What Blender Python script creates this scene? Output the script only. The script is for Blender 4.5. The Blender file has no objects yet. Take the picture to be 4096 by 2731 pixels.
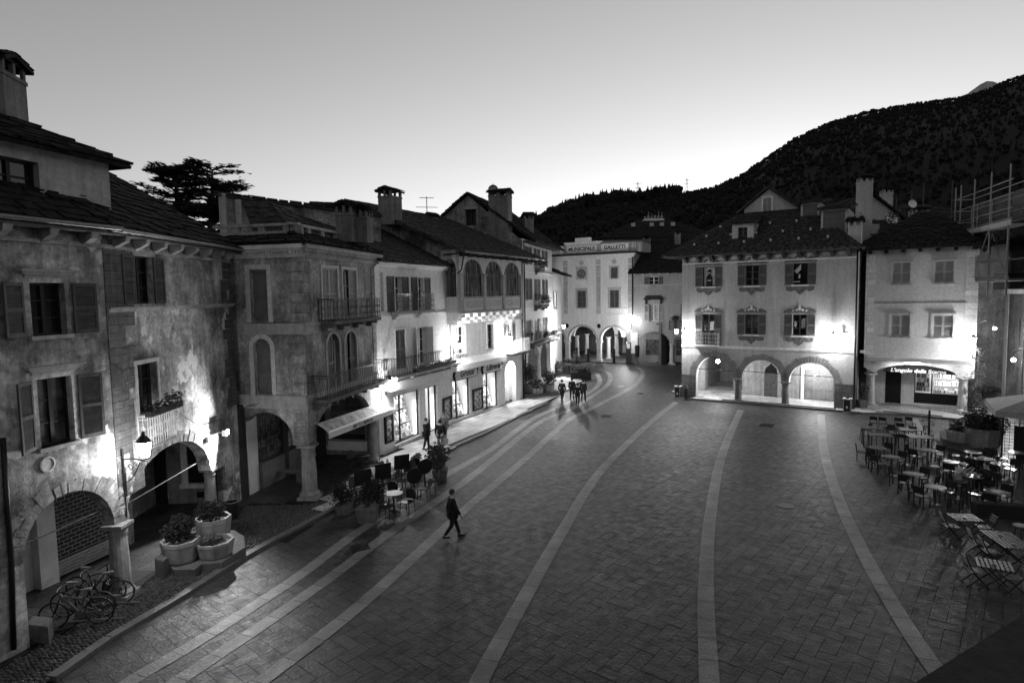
import bpy, math, random
from mathutils import Vector, Matrix, geometry, noise
random.seed(7)
S = bpy.context.scene
COL = S.collection
# ------------------------------------------------------------------ camera
cam = bpy.data.objects.new('camera', bpy.data.cameras.new('camera')); COL.objects.link(cam)
_p, _r = math.radians(4.39), math.radians(0.96)
_f = Vector((0, math.cos(_p), -math.sin(_p))); _u = Vector((0, math.sin(_p), math.cos(_p))); _x = Vector((1, 0, 0))
_rc = math.cos(_r)*_x - math.sin(_r)*_u; _uc = math.sin(_r)*_x + math.cos(_r)*_u
cam.matrix_world = Matrix(((_rc.x, _uc.x, -_f.x, 0), (_rc.y, _uc.y, -_f.y, 0), (_rc.z, _uc.z, -_f.z, 8.6), (0, 0, 0, 1)))
cam.data.lens = 21.53; cam.data.sensor_width = 36; cam.data.clip_start = .05; cam.data.clip_end = 9000
S.camera = cam
# ------------------------------------------------------------------ sky, sun, exposure (a black and white dusk)
SUN_EL, SUN_AZ = math.radians(-1.0), math.radians(24)     # the sun has just set behind the hill, right of straight ahead
wd = bpy.data.worlds.new('World'); S.world = wd; wd.use_nodes = True
nt = wd.node_tree; bg = nt.nodes['Background']
sky = nt.nodes.new('ShaderNodeTexSky'); sky.sky_type = 'NISHITA'; sky.sun_disc = False
sky.sun_elevation = SUN_EL; sky.sun_rotation = SUN_AZ; sky.altitude = 280; sky.air_density = 1.0; sky.dust_density = 1.0; sky.ozone_density = 1.0
bw = nt.nodes.new('ShaderNodeRGBToBW')                     # the photograph is black and white
pw = nt.nodes.new('ShaderNodeMath'); pw.operation = 'POWER'; pw.inputs[1].default_value = 1.0
nt.links.new(sky.outputs[0], bw.inputs[0]); nt.links.new(bw.outputs[0], pw.inputs[0]); nt.links.new(pw.outputs[0], bg.inputs['Color']); bg.inputs['Strength'].default_value = 0.15
sl = bpy.data.lights.new('sun', 'SUN'); sl.energy = 0.03; sl.angle = math.radians(20); sl.color = (1, 1, 1)
so = bpy.data.objects.new('sun', sl); COL.objects.link(so)
so.rotation_euler = Vector((math.sin(SUN_AZ)*math.cos(SUN_EL), math.cos(SUN_AZ)*math.cos(SUN_EL), math.sin(SUN_EL))).to_track_quat('Z', 'Y').to_euler()
S.view_settings.view_transform = 'Standard'; S.view_settings.look = 'None'; S.view_settings.exposure = 2.92; S.view_settings.gamma = 1
S.cycles.max_bounces = 6; S.cycles.diffuse_bounces = 3; S.cycles.glossy_bounces = 2; S.cycles.sample_clamp_indirect = 3
LAMP = .74
# ------------------------------------------------------------------ materials (all grey)
M = {}
def _mat(name):
    m = bpy.data.materials.new(name); m.use_nodes = True; t = m.node_tree
    return m, t, t.nodes['Principled BSDF']
def N(t, typ, **k):
    n = t.nodes.new(typ)
    for a, v in k.items(): setattr(n, a, v)
    return n
def ramp(t, fac, stops):
    n = N(t, 'ShaderNodeValToRGB'); cr = n.color_ramp
    while len(cr.elements) < len(stops): cr.elements.new(.5)
    for e, (p, v) in zip(cr.elements, stops): e.position = p; e.color = (v, v, v, 1)
    t.links.new(fac, n.inputs[0]); return n.outputs[0]
def mixc(t, a, b, fac, mode='MIX'):
    n = N(t, 'ShaderNodeMix', data_type='RGBA', blend_type=mode)
    for s, v in ((0, fac), (6, a), (7, b)):
        if hasattr(v, 'links'): t.links.new(v, n.inputs[s])
        elif s == 0: n.inputs[0].default_value = v
        else: n.inputs[s].default_value = (v, v, v, 1)
    return n.outputs[2]
def coords(t, scale=(1, 1, 1), rot=(0, 0, 0), kind='Object'):
    c = N(t, 'ShaderNodeTexCoord'); mp = N(t, 'ShaderNodeMapping'); mp.inputs['Scale'].default_value = scale; mp.inputs['Rotation'].default_value = rot
    t.links.new(c.outputs[kind], mp.inputs[0]); return mp.outputs[0]
def noi(t, vec, scale, detail=6, rough=.6):
    n = N(t, 'ShaderNodeTexNoise'); n.inputs['Scale'].default_value = scale; n.inputs['Detail'].default_value = detail; n.inputs['Roughness'].default_value = rough
    t.links.new(vec, n.inputs['Vector']); return n.outputs['Fac']
def simple(name, v, rough=.7, var=.2, scale=6, metal=0, spec=.3, bump=0):
    m, t, b = _mat(name); c = coords(t)
    o = ramp(t, noi(t, c, scale), [(.3, v*(1-var)), (.7, v*(1+var))])
    t.links.new(o, b.inputs['Base Color']); b.inputs['Roughness'].default_value = rough; b.inputs['Metallic'].default_value = metal; b.inputs['Specular IOR Level'].default_value = spec
    if bump:
        bp = N(t, 'ShaderNodeBump'); bp.inputs['Strength'].default_value = bump; bp.inputs['Distance'].default_value = .03
        t.links.new(noi(t, c, scale*3), bp.inputs['Height']); t.links.new(bp.outputs[0], b.inputs['Normal'])
    M[name] = m; return m
def plaster(name, v, var=.25, streak=.3, patch=None, pth=.62, brick=None, bump=.4, blotch=0, rough=.95, scale=1.0, seed=0):
    m, t, b = _mat(name); c = coords(t); 
    if seed:
        ad = N(t, 'ShaderNodeVectorMath', operation='ADD'); t.links.new(c, ad.inputs[0]); ad.inputs[1].default_value = (seed*7.3, 0, seed*3.1); c = ad.outputs[0]
    n1 = noi(t, c, .9*scale, 9, .68); n2 = noi(t, c, 6*scale, 6, .7)
    o = ramp(t, n1, [(.28, v*(1-var)), (.5, v), (.72, v*(1+var))])
    o = mixc(t, o, ramp(t, n2, [(.3, .55), (.7, 1.4)] if blotch else [(.3, .78), (.7, 1.2)]), 1, 'MULTIPLY')
    if blotch: o = mixc(t, o, ramp(t, noi(t, c, .42*scale, 12, .72), [(.4, 1-blotch), (.49, 1), (.53, 1+blotch*.6), (.6, 1+blotch*1.6)]), 1, 'MULTIPLY')
    cs = coords(t, (2.2, 2.2, .22)); st = noi(t, cs, 1.6, 5, .6)
    o = mixc(t, o, ramp(t, st, [(.3, 1-streak), (.62, 1.0)]), 1, 'MULTIPLY')
    h = n2
    if brick:
        bk = N(t, 'ShaderNodeTexBrick'); bk.inputs['Scale'].default_value = 1; bk.inputs['Brick Width'].default_value = brick[0]; bk.inputs['Row Height'].default_value = brick[1]; bk.inputs['Mortar Size'].default_value = .012
        bk.inputs['Color1'].default_value = (.85,)*3+(1,); bk.inputs['Color2'].default_value = (1.15,)*3+(1,); bk.inputs['Mortar'].default_value = (.5,)*3+(1,)
        cb = coords(t, (1, 1, 1), (-math.pi/2, 0, 0)); t.links.new(cb, bk.inputs['Vector'])
        o = mixc(t, o, bk.outputs['Color'], 1, 'MULTIPLY')
    if patch is not None:
        pn = noi(t, c, .55*scale, 7, .66)
        mk = ramp(t, pn, [(pth, 0), (pth+.025, 1)]); o = mixc(t, o, patch, mk)
    t.links.new(o, b.inputs['Base Color']); b.inputs['Roughness'].default_value = rough; b.inputs['Specular IOR Level'].default_value = .15
    if bump:
        bp = N(t, 'ShaderNodeBump'); bp.inputs['Strength'].default_value = bump; bp.inputs['Distance'].default_value = .04
        t.links.new(h, bp.inputs['Height']); t.links.new(bp.outputs[0], b.inputs['Normal'])
    M[name] = m; return m
def emit(name, e, v=.8):
    m, t, b = _mat(name); b.inputs['Base Color'].default_value = (v, v, v, 1); b.inputs['Emission Color'].default_value = (1, 1, 1, 1); b.inputs['Emission Strength'].default_value = e
    M[name] = m; return m
# ------------------------------------------------------------------ objects
WM = {}
def tag(o, label=None, cat=None, group=None, kind=None):
    if label: o['label'] = label
    if cat: o['category'] = cat
    if group: o['group'] = group
    if kind: o['kind'] = kind
    return o
def put(o, parent, mw):
    COL.objects.link(o); WM[o.name] = mw.copy()
    if parent is not None: o.parent = parent; o.matrix_basis = WM[parent.name].inverted() @ mw
    else: o.matrix_basis = mw
    return o
def thing(name, label, cat, loc=(0, 0, 0), rz=0, group=None):
    o = bpy.data.objects.new(name, None); o.empty_display_size = .3
    put(o, None, T3(*loc) @ Matrix.Rotation(rz, 4, 'Z')); return tag(o, label, cat, group)
def T3(x, y, z=0): return Matrix.Translation((x, y, z))
def copy_tree(o, mw, parent=None):
    c = o.copy(); put(c, parent, mw)
    for ch in o.children:
        if ch.name in WM: copy_tree(ch, mw @ WM[o.name].inverted() @ WM[ch.name], c)
    return c
SPLIT = {'corner_strip_or_lit_edge', 'quoin', 'string_course', 'painted_frame', 'pilaster_or_lit_edge', 'shop_display', 'loggia_panel', 'loggia_pilaster', 'painted_lozenge', 'arch_moulding', 'parapet_post', 'corner_stones', 'door_panel', 'gate_panel', 'tie_rod', 'wall_anchor', 'eaves_bracket', 'banner_marks', 'sign_scroll', 'standard', 'cornice', 'parapet', 'parapet_coping', 'dormer_cheek', 'rail', 'back_wall', 'arch_stones', 'painted_figure', 'painted_reflection', 'clock_panel'}
class MB:
    def __init__(s): s.v = []; s.f = []; s.M = None
    def add(s, vs, fs):
        b = len(s.v)
        s.v.extend([tuple(s.M @ Vector(p)) for p in vs] if s.M else [tuple(p) for p in vs]); s.f.extend([tuple(b+i for i in f) for f in fs]); return s
    def box(s, x0, x1, y0, y1, z0, z1):
        return s.add([(x0, y0, z0), (x1, y0, z0), (x1, y1, z0), (x0, y1, z0), (x0, y0, z1), (x1, y0, z1), (x1, y1, z1), (x0, y1, z1)],
            [(0, 3, 2, 1), (4, 5, 6, 7), (0, 1, 5, 4), (1, 2, 6, 5), (2, 3, 7, 6), (3, 0, 4, 7)])
    def hexa(s, bot, top):
        n = len(bot); return s.add(list(bot)+list(top), [tuple(range(n-1, -1, -1)), tuple(range(n, 2*n))]+[(i, (i+1) % n, n+(i+1) % n, n+i) for i in range(n)])
    def prism(s, pts, y0, y1):                 # pts (x,z) counter-clockwise seen from -y
        n = len(pts); tri = geometry.tessellate_polygon([[Vector((p[0], p[1], 0)) for p in pts]])
        s.add([(p[0], y0, p[1]) for p in pts]+[(p[0], y1, p[1]) for p in pts], list(tri)+[tuple(n+i for i in reversed(t)) for t in tri]+[(i, n+i, n+(i+1) % n, (i+1) % n) for i in range(n)]); return s
    def wall(s, outline, holes, y0=0, y1=.3, back=True):
        loops = [outline]+holes; flat = [p for l in loops for p in l]; n = len(flat)
        tri = geometry.tessellate_polygon([[Vector((p[0], p[1], 0)) for p in l] for l in loops])
        fs = list(tri)
        if back: fs += [tuple(n+i for i in reversed(t)) for t in tri]
        b = 0
        for l in loops:
            k = len(l); fs += [(b+i, n+b+i, n+b+(i+1) % k, b+(i+1) % k) for i in range(k)]; b += k
        return s.add([(p[0], y0, p[1]) for p in flat]+[(p[0], y1, p[1]) for p in flat], fs)
    def tube(s, pts, r, n=6, cap=True):
        pts = [Vector(p) for p in pts]; rings = []
        for i, p in enumerate(pts):
            d = (pts[min(i+1, len(pts)-1)]-pts[max(i-1, 0)]).normalized(); a = d.orthogonal().normalized() if abs(d.z) > .95 else Vector((0, 0, 1)).cross(d).normalized(); bb = d.cross(a)
            rr = r[i] if isinstance(r, (list, tuple)) else r
            rings.append([p+rr*(math.cos(2*math.pi*k/n)*a+math.sin(2*math.pi*k/n)*bb) for k in range(n)])
        vs = [q for rg in rings for q in rg]; fs = []
        for i in range(len(pts)-1):
            for k in range(n): fs.append((i*n+k, i*n+(k+1) % n, (i+1)*n+(k+1) % n, (i+1)*n+k))
        if cap: fs += [tuple(range(n-1, -1, -1)), tuple(range(len(vs)-n, len(vs)))]
        return s.add(vs, fs)
    def lathe(s, prof, c=(0, 0, 0), n=16, rot=0):
        vs = []; fs = []
        for r, z in prof:
            for k in range(n): a = 2*math.pi*k/n+rot; vs.append((c[0]+r*math.cos(a), c[1]+r*math.sin(a), c[2]+z))
        m = len(prof)
        for i in range(m-1):
            for k in range(n): fs.append((i*n+k, i*n+(k+1) % n, (i+1)*n+(k+1) % n, (i+1)*n+k))
        fs += [tuple(range(n-1, -1, -1)), tuple(range((m-1)*n, m*n))]
        return s.add(vs, fs)
    def ball(s, c, r, sz=(1, 1, 1), n=8):
        return s.lathe([(max(r*math.sin(math.pi*i/n)*sz[0], .002), -r*math.cos(math.pi*i/n)*sz[2]) for i in range(n+1)], c, n+2)
    def islands(s, gap=.06):
        n = len(s.v); r = list(range(n))
        def fd(a):
            while r[a] != a: r[a] = r[r[a]]; a = r[a]
            return a
        for f in s.f:
            for b in f[1:]: r[fd(b)] = fd(f[0])
        g = {}
        for i in range(n): g.setdefault(fd(i), []).append(i)
        bx = [[[min(s.v[i][k] for i in q)-gap/2 for k in range(3)], [max(s.v[i][k] for i in q)+gap/2 for k in range(3)], q] for q in g.values()]; ch = True
        while ch:
            ch = False; out = []
            for b in bx:
                for o in out:
                    if all(b[0][k] <= o[1][k] and b[1][k] >= o[0][k] for k in range(3)): o[0] = [min(b[0][k], o[0][k]) for k in range(3)]; o[1] = [max(b[1][k], o[1][k]) for k in range(3)]; o[2] = o[2]+b[2]; ch = True; break
                else: out.append(b)
            bx = out
        return [set(b[2]) for b in bx]
    def build(s, name, mat, parent=None, mw=None, smooth=False, label=None, bevel=0):
        if name in SPLIT:
            gs = s.islands()
            if 1 < len(gs) < 60:
                res = None
                for q in gs:
                    ids = sorted(q); mp = {a: i for i, a in enumerate(ids)}; m = MB(); m.v = [s.v[a] for a in ids]; m.f = [tuple(mp[a] for a in f) for f in s.f if f[0] in q]; o = m._build(name, mat, parent, mw, smooth, label); res = res or o
                return res
        return s._build(name, mat, parent, mw, smooth, label)
    def _build(s, name, mat, parent=None, mw=None, smooth=False, label=None):
        me = bpy.data.meshes.new(name); me.from_pydata(s.v, [], s.f); me.validate(); me.update()
        if isinstance(mat, str): mat = M[mat]
        me.materials.append(mat)
        if smooth: me.polygons.foreach_set('use_smooth', [True]*len(me.polygons))
        o = bpy.data.objects.new(name, me)
        if mw is None: mw = WM[parent.name] if parent is not None else Matrix.Identity(4)
        put(o, parent, mw)
        if label: o['label'] = label
        return o
def frame(p0, p1, z=0):
    a = math.atan2(p1[1]-p0[1], p1[0]-p0[0]); return T3(p0[0], p0[1], z) @ Matrix.Rotation(a, 4, 'Z')
def text(body, size, name, mat, parent, mw, shear=0, ext=.01, sx=1, bold=0):
    cu = bpy.data.curves.new(name, 'FONT'); cu.body = body; cu.size = size; cu.extrude = ext; cu.shear = shear; cu.align_x = 'CENTER'; cu.align_y = 'CENTER'; cu.offset = bold
    cu.resolution_u = 4
    tmp = bpy.data.objects.new('tmp', cu); COL.objects.link(tmp); dg = bpy.context.evaluated_depsgraph_get()
    me = bpy.data.meshes.new_from_object(tmp.evaluated_get(dg)); bpy.data.objects.remove(tmp)
    me.materials.clear(); me.materials.append(M[mat] if isinstance(mat, str) else mat)
    o = bpy.data.objects.new(name, me); put(o, parent, mw @ Matrix.Rotation(math.pi/2, 4, 'X') @ Matrix.Diagonal((sx, 1, 1, 1))); return o
def archpts(a0, a1, zs, zc, n=16, pointed=0):
    c = (a0+a1)/2; r = (a1-a0)/2; out = []
    for i in range(n+1):
        t = math.pi*i/n; out.append((c-r*math.cos(t), zs+(zc-zs)*math.sin(t)))
    return out
def slab_roof(mb, e0, e1, r1, r0, row=.38, w=.5, th=.05, over=0):
    e0, e1, r0, r1 = map(Vector, (e0, e1, r0, r1)); L = ((r0+r1)/2-(e0+e1)/2).length; nr = max(3, int(L/row))
    nrm = (e1-e0).cross(r0-e0) if (r1-r0).length < .01 or True else 0
    nrm.normalize()
    if nrm.z < 0: nrm = -nrm
    mb.add([e0-nrm*.12, e1-nrm*.12, r1-nrm*.12, r0-nrm*.12, e0-nrm*.02, e1-nrm*.02, r1-nrm*.02, r0-nrm*.02], [(0, 3, 2, 1), (4, 5, 6, 7), (0, 1, 5, 4), (1, 2, 6, 5), (2, 3, 7, 6), (3, 0, 4, 7)])
    for i in range(nr):
        t0 = i/nr; t1 = min(1, (i+1.35)/nr); a0 = e0.lerp(r0, t0); b0 = e1.lerp(r1, t0); a1 = e0.lerp(r0, t1); b1 = e1.lerp(r1, t1)
        wl = (b0-a0).length; k = 0.0
        if wl < .2: continue
        while k < wl-.05:
            ww = w*random.uniform(.6, 1.5); s0 = k/wl; s1 = min(1, (k+ww)/wl); k += ww
            j = random.uniform(-.07, .07); hh = th*random.uniform(.7, 1.7)
            d = (a0-a1).normalized()*j
            p = [a0.lerp(b0, s0)+d, a0.lerp(b0, s1-.01)+d, a1.lerp(b1, s1-.01), a1.lerp(b1, s0)]
            up = nrm*hh; lo = nrm*(.015+random.uniform(0, .02))
            mb.hexa([p[0]+lo, p[1]+lo, p[2]-nrm*.01, p[3]-nrm*.01], [p[0]+lo+up, p[1]+lo+up, p[2]+up*.5, p[3]+up*.5])
def rail(mb, pts, z0, z1, step=.11, r=.011, scroll=False, wav=0, top=.022):
    for a, b in zip(pts[:-1], pts[1:]):
        a = Vector((a[0], a[1], 0)); b = Vector((b[0], b[1], 0)); L = (b-a).length; n = max(1, int(L/step))
        for zz, rr in ((z1, top), (z0+.06, .014), (z1-.1, .012)): mb.tube([a+Vector((0, 0, zz)), b+Vector((0, 0, zz))], rr, 4)
        for i in range(n+1):
            p = a.lerp(b, i/n)
            if wav and 0 < i < n:
                q = (b-a).normalized()*wav*(1 if i % 2 else -1)
                mb.tube([p+Vector((0, 0, z0+(z1-z0)*k/6))+q*math.sin(k*math.pi/3) for k in range(7)], r, 4, False)
            else: mb.tube([p+Vector((0, 0, z0)), p+Vector((0, 0, z1))], r*(1.5 if i in (0, n) else 1), 4, False)
        if scroll:
            m = max(1, int(L/.24)); d = (b-a).normalized()
            for i in range(m):
                for zz in (.3, .62):
                    c = a.lerp(b, (i+.5)/m)+Vector((0, 0, z0+(z1-z0)*zz))
                    mb.tube([c+.085*(math.cos(t)*d+math.sin(t)*Vector((0, 0, 1)))*(1-.07*k) for k, t in enumerate([j*math.pi/4*(1 if i % 2 else -1) for j in range(10)])], r, 4, False)
def shutter_mesh(w, h, arch=0):
    m = MB(); f = .07
    m.box(0, f, 0, .045, 0, h); m.box(w-f, w, 0, .045, 0, h)
    for a, b in ((0, .1), (h*.5-.05, h*.5+.05), (h-.09, h)): m.box(f, w-f, 0, .045, a, b)
    n = max(6, int(h/.075))
    for i in range(n):
        z = .1+(h-.2)*(i+.5)/n
        if abs(z-h*.5) < .06: continue
        m.add([(f, .005, z-.028), (w-f, .005, z-.028), (w-f, .04, z+.028), (f, .04, z+.028), (f, .012, z-.034), (w-f, .012, z-.034), (w-f, .045, z+.02), (f, .045, z+.02)], [(0, 1, 2, 3), (7, 6, 5, 4), (0, 4, 5, 1), (2, 6, 7, 3)])
    return m
class Fac:
    """one street wall of a building: openings are collected, then cut when the wall is built"""
    def __init__(s, root, mw): s.root = root; s.mw = mw; s.holes = []; s.bldg = []
    def at(s, x=0, y=0, z=0): return s.mw @ T3(x, y, z)
    def win(s, a, b, sh='open', fm='w_frame', sm='shutter', glass='glass', reveal=.2, sill='stone', head=None, leaves=2, rows=3, arch=0, surround=None, sw=None, angles=(0, 0), pane_label=None, name='window', cut=True, sgap=0):
        u0, u1 = min(a[0], b[0]), max(a[0], b[0]); z0, z1 = min(a[1], b[1]), max(a[1], b[1]); w = u1-u0; h = z1-z0
        if arch: hole = [(u0, z0)]+[(u1, z0)]+list(reversed(archpts(u0, u1, z1-arch, z1, 10)))
        else: hole = [(u0, z0), (u1, z0), (u1, z1), (u0, z1)]
        if cut: s.holes.append(hole)
        m = MB(); f = .06
        m.box(0, f, 0, .06, 0, h); m.box(w-f, w, 0, .06, 0, h); m.box(f, w-f, 0, .06, 0, f); m.box(f, w-f, 0, .06, h-f, h)
        for i in range(1, leaves): m.box(w*i/leaves-.05, w*i/leaves+.05, -.012, .06, f, h-f)
        for i in range(1, rows): m.box(f, w-f, .01, .05, h*i/rows-.02, h*i/rows+.02)
        fr = m.build(name, fm, s.root, s.at(u0, reveal, z0))
        MB().box(0, w, .061, .075, 0, h).build('pane', glass, fr, s.at(u0, reveal, z0))
        if sill: MB().box(-.1, w+.1, -.1, reveal-.002, -.1, 0).build('sill', sill, fr, s.at(u0, 0, z0))
        if head == 'mould':
            mm = MB(); mm.box(-.12, w+.12, -.03, .02, .12, .2); mm.box(-.22, w+.22, -.12, .02, .2, .27); mm.box(-.3, w+.3, -.2, .02, .27, .33); mm.build('window_head', sill or 'stone', fr, s.at(u0, 0, z1))
        elif head == 'flat': MB().box(-.14, w+.14, -.1, .02, .06, .14).build('window_head', sill or 'stone', fr, s.at(u0, 0, z1))
        if surround:
            t = surround[0]; mm = MB()
            if arch:
                o = [(u0-t, z0), (u0, z0)]+[(u0, z1-arch)]+archpts(u0, u1, z1-arch, z1, 12)[1:]+[(u1, z0), (u1+t, z0)]+list(reversed(archpts(u0-t, u1+t, z1-arch, z1+t, 12)))
                mm.prism([(x-u0, z-z0) for x, z in o], -.04, 0.015)
            else:
                mm.box(-t, 0, -.035, .015, 0, h); mm.box(w, w+t, -.035, .015, 0, h); mm.box(-t-.002, w+t+.002, -.04, .015, h, h+t)
            mm.build('surround', surround[1], fr, s.at(u0, 0, z0))
        if sh in ('open', 'closed', 'left', 'right', 'half'):
            ww = (sw or w/2); me = shutter_mesh(ww, h)
            for side in (0, 1):
                st = 'open' if sh == 'open' else 'closed'
                if sh == 'half': st = 'closed' if side == 0 else 'open'
                if sh in ('left', 'right') and (side == 0) != (sh == 'left'): continue
                if st == 'open':
                    mw = s.at(u0-sgap, -.05, z0) @ Matrix.Rotation(math.radians(angles[0]), 4, 'Z') @ T3(-ww, 0, 0) if side == 0 else s.at(u1+sgap, -.05, z0) @ Matrix.Rotation(math.radians(-angles[1]), 4, 'Z')
                else: mw = s.at(u0 if side == 0 else u1-w/2, .03, z0)
                if st == 'closed': shutter_mesh(w/2, h).build('shutter', sm, fr, mw)
                else: me.build('shutter', sm, fr, mw)
        return fr
    def wall(s, outline, mat, thick=.4, name='wall', holes=True):
        return MB().wall(outline, s.holes if holes else [], 0, thick).build(name, mat, s.root, s.mw)
    def box(s, name, mat, x0, x1, y0, y1, z0, z1, parent=None, label=None):
        return MB().box(0, x1-x0, 0, y1-y0, 0, z1-z0).build(name, mat, parent or s.root, s.at(x0, y0, z0), label=label)
    def balcony(s, u0, u1, z, depth, h=1.0, mat='iron', slab='stone', th=.12, step=.11, scroll=False, wav=0, name='balcony', corb=0):
        m = MB().box(0, u1-u0, -depth, 0, -th, 0)
        for i in range(corb):
            x = .2+(u1-u0-.4)*i/max(1, corb-1); m.prism([(-.08, -th), (.08, -th), (.08, -th-.3), (-.08, -th-.3)], -.01, 0) if 0 else m.box(x-.08, x+.08, -depth*.8, 0, -th-.14, -th); m.box(x-.08, x+.08, -depth*.4, 0, -th-.3, -th-.14)
        b = m.build(name, slab, s.root, s.at(u0, 0, z))
        r = MB(); e = .04; rail(r, [(e, -.02), (e, -depth+e), (u1-u0-e, -depth+e), (u1-u0-e, -.02)], 0, h, step, .011, scroll, wav)
        r.build('railing', mat, b, s.at(u0, 0, z)); return b
def pipe(fac, pts, r=.055, mat='iron', name='downpipe'):
    return MB().tube(pts, r, 8).build(name, mat, fac.root, fac.mw, True)
def column(root, x, y, h, r=.24, mat='stone_old', cap=.3, base=.35, name='column', n=16, z=0):
    m = MB(); b = r*1.4
    m.box(-b, b, -b, b, 0, base*.45); m.lathe([(r*1.4, base*.45), (r*1.45, base*.6), (r*1.1, base*.8), (r*1.06, base), (r*1.04, h*.5), (r*.9, h-cap), (r*1.05, h-cap+.02), (r*1.05, h-cap+.07), (r*.92, h-cap+.09), (r*1.0, h-.15), (r*1.15, h-.1)], n=n); q_ = r*1.18; m.box(-q_, q_, -q_, q_, h-.09, h)
    return m.build(name, mat, root, T3(x, y, z), False)
def chimney(root, x, y, z, w, d, h, rz=0, mat='plaster_chim', slots=2, cap='roof', name='chimney', parent=None):
    """shaft, open smoke holes under a slab cap"""
    m = MB(); hh = h-.5 if h > 1.2 else h*.6; m.box(-w/2, w/2, -d/2, d/2, 0, hh)
    t = h-.12
    for k in range(slots+1):
        xx = -w/2+w*k/slots; a = max(.09, w/(slots+1)*.3)
        for yy in (-d/2, d/2-.12): m.box(max(-w/2, xx-a), min(w/2, xx+a), yy, yy+.12, hh, t)
    for yy in (0,): 
        for xx in (-w/2, w/2-.12): m.box(xx, xx+.12, -.06, .06, hh, t)
    m.box(-w/2-.03, w/2+.03, -d/2-.03, d/2+.03, hh-.08, hh+.03)
    mw = T3(x, y, z) @ Matrix.Rotation(rz, 4, 'Z')
    c = m.build(name, mat, root, mw)
    k = MB(); ov = .16; zz = t
    slab_roof(k, (-w/2-ov, -d/2-ov, zz), (w/2+ov, -d/2-ov, zz), (w/2+ov*.4, 0, zz+.28), (-w/2-ov*.4, 0, zz+.28), .3, .3, .04)
    slab_roof(k, (w/2+ov, d/2+ov, zz), (-w/2-ov, d/2+ov, zz), (-w/2-ov*.4, 0, zz+.28), (w/2+ov*.4, 0, zz+.28), .3, .3, .04)
    k.box(-w/2, w/2, -d/2, d/2, zz-.03, zz+.06)
    k.build('cap', cap, c, mw); return c
def light(parent, mw, power, r=.08, kind='POINT', size=None):
    l = bpy.data.lights.new('lamp_light', kind); l.energy = power*LAMP
    if kind in ('POINT', 'SPOT'): l.shadow_soft_size = r
    else: l.shape = 'RECTANGLE'; l.size, l.size_y = size
    o = bpy.data.objects.new('lamp_light', l); put(o, parent, mw); return o
def wavy(x, y, s=1): return noise.noise(Vector((x*s, y*s, 0)))
# --- the material list
plaster('plaster_a', .33, .5, .5, patch=.6, pth=.575, bump=1.0, blotch=.6)
plaster('plaster_a2', .34, .45, .5, patch=.6, pth=.585, bump=.9, blotch=.55, seed=3)
plaster('brick_old', .13, .5, .3, patch=.4, pth=.62, brick=(.5, .22), bump=.9, seed=2)
plaster('plaster_b', .31, .4, .5, patch=.42, pth=.64, bump=.45, blotch=.4, seed=4)
plaster('stone_b', .28, .3, .4, blotch=.3, brick=(.9, .42), bump=.4, seed=5)
plaster('plaster_c', .7, .06, .12, bump=.1, seed=6)
plaster('plaster_d', .62, .12, .25, bump=.15, seed=7)
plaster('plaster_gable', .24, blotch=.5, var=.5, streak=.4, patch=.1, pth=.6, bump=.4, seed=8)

plaster('plaster_f', .66, .06, .1, bump=.1, seed=9)
plaster('plaster_t', .8, .06, .14, bump=.1, seed=10)
plaster('plaster_t_dark', .48, .08, .14, bump=.1, seed=11)
plaster('plaster_n', .36, .12, .2, bump=.2, seed=12)
plaster('plaster_e', .48, .14, .22, bump=.3, seed=13)
plaster('plaster_e_low', .3, .2, .35, patch=.22, pth=.62, bump=.5, seed=14)
plaster('stone_e', .16, .3, .3, brick=(.7, .25), bump=.6, seed=15)
plaster('plaster_s', .6, .06, .1, bump=.1, seed=16)
plaster('quoin_s', .72, .05, .08, brick=(2.2, .42), bump=.1, seed=17)
plaster('quoin_t', .46, .05, .1, brick=(2.2, .42), bump=.1)
plaster('plaster_white', .8, .04, .08, bump=.05, seed=18)
plaster('plaster_chim', .2, .35, .4, bump=.5, seed=19)
plaster('plaster_back', .4, .2, .3, bump=.3, seed=20)
plaster('stone', .4, .25, .3, bump=.3, seed=21)
plaster('stone_old', .3, .35, .35, bump=.6, seed=22)
plaster('stone_dark', .12, .35, .3, bump=.5, seed=23)
plaster('stone_pale', .58, .15, .2, bump=.2, seed=24)
simple('roof', .017, .85, .7, 3, spec=.15, bump=.4)
simple('tile', .06, .85, .35, 4, spec=.15)
simple('wood_dark', .013, .6, .4, 5)
simple('wood_beam', .09, .8, .4, 3)
simple('wood_pale', .35, .7, .2, 5)
simple('shutter', .11, .6, .25, 3)
simple('shutter_dark', .075, .6, .3, 3)
simple('shutter_pale', .32, .6, .15, 3)
simple('w_frame', .1, .5, .2, 4)
simple('w_frame_white', .7, .5, .1, 4)
simple('glass', .012, .08, .3, 2, spec=.5)
simple('curtain', .3, .8, .5, 7)
simple('iron', .009, .45, .3, 8, spec=.4)
simple('iron_grey', .2, .4, .2, 8, metal=.6)
simple('white_iron', .7, .5, .1, 8)
simple('steel', .25, .35, .2, 8, metal=.5)
simple('black', .01, .6, .3, 8)
simple('rubber', .012, .7, .3, 8)
simple('paint_white', .78, .5, .06, 8)
simple('canvas', .6, .9, .12, 4)
simple('canvas_dark', .2, .9, .4, 3)
simple('fabric_dark', .012, .9, .4, 10)
simple('fabric_grey', .12, .9, .3, 10)
simple('fabric_pale', .3, .9, .2, 10)
simple('skin', .35, .6, .1, 10)
simple('hair', .02, .6, .3, 20)
simple('leaf', .05, .6, .6, 5, spec=.25)
simple('leaf_dark', .022, .7, .6, 5, spec=.2)
simple('bark', .05, .9, .4, 8, bump=.5)
simple('soil', .03, .95, .4, 8)
simple('plastic_dark', .01, .4, .3, 10, spec=.5)
simple('slat', .12, .45, .25, 9, spec=.45)
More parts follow.
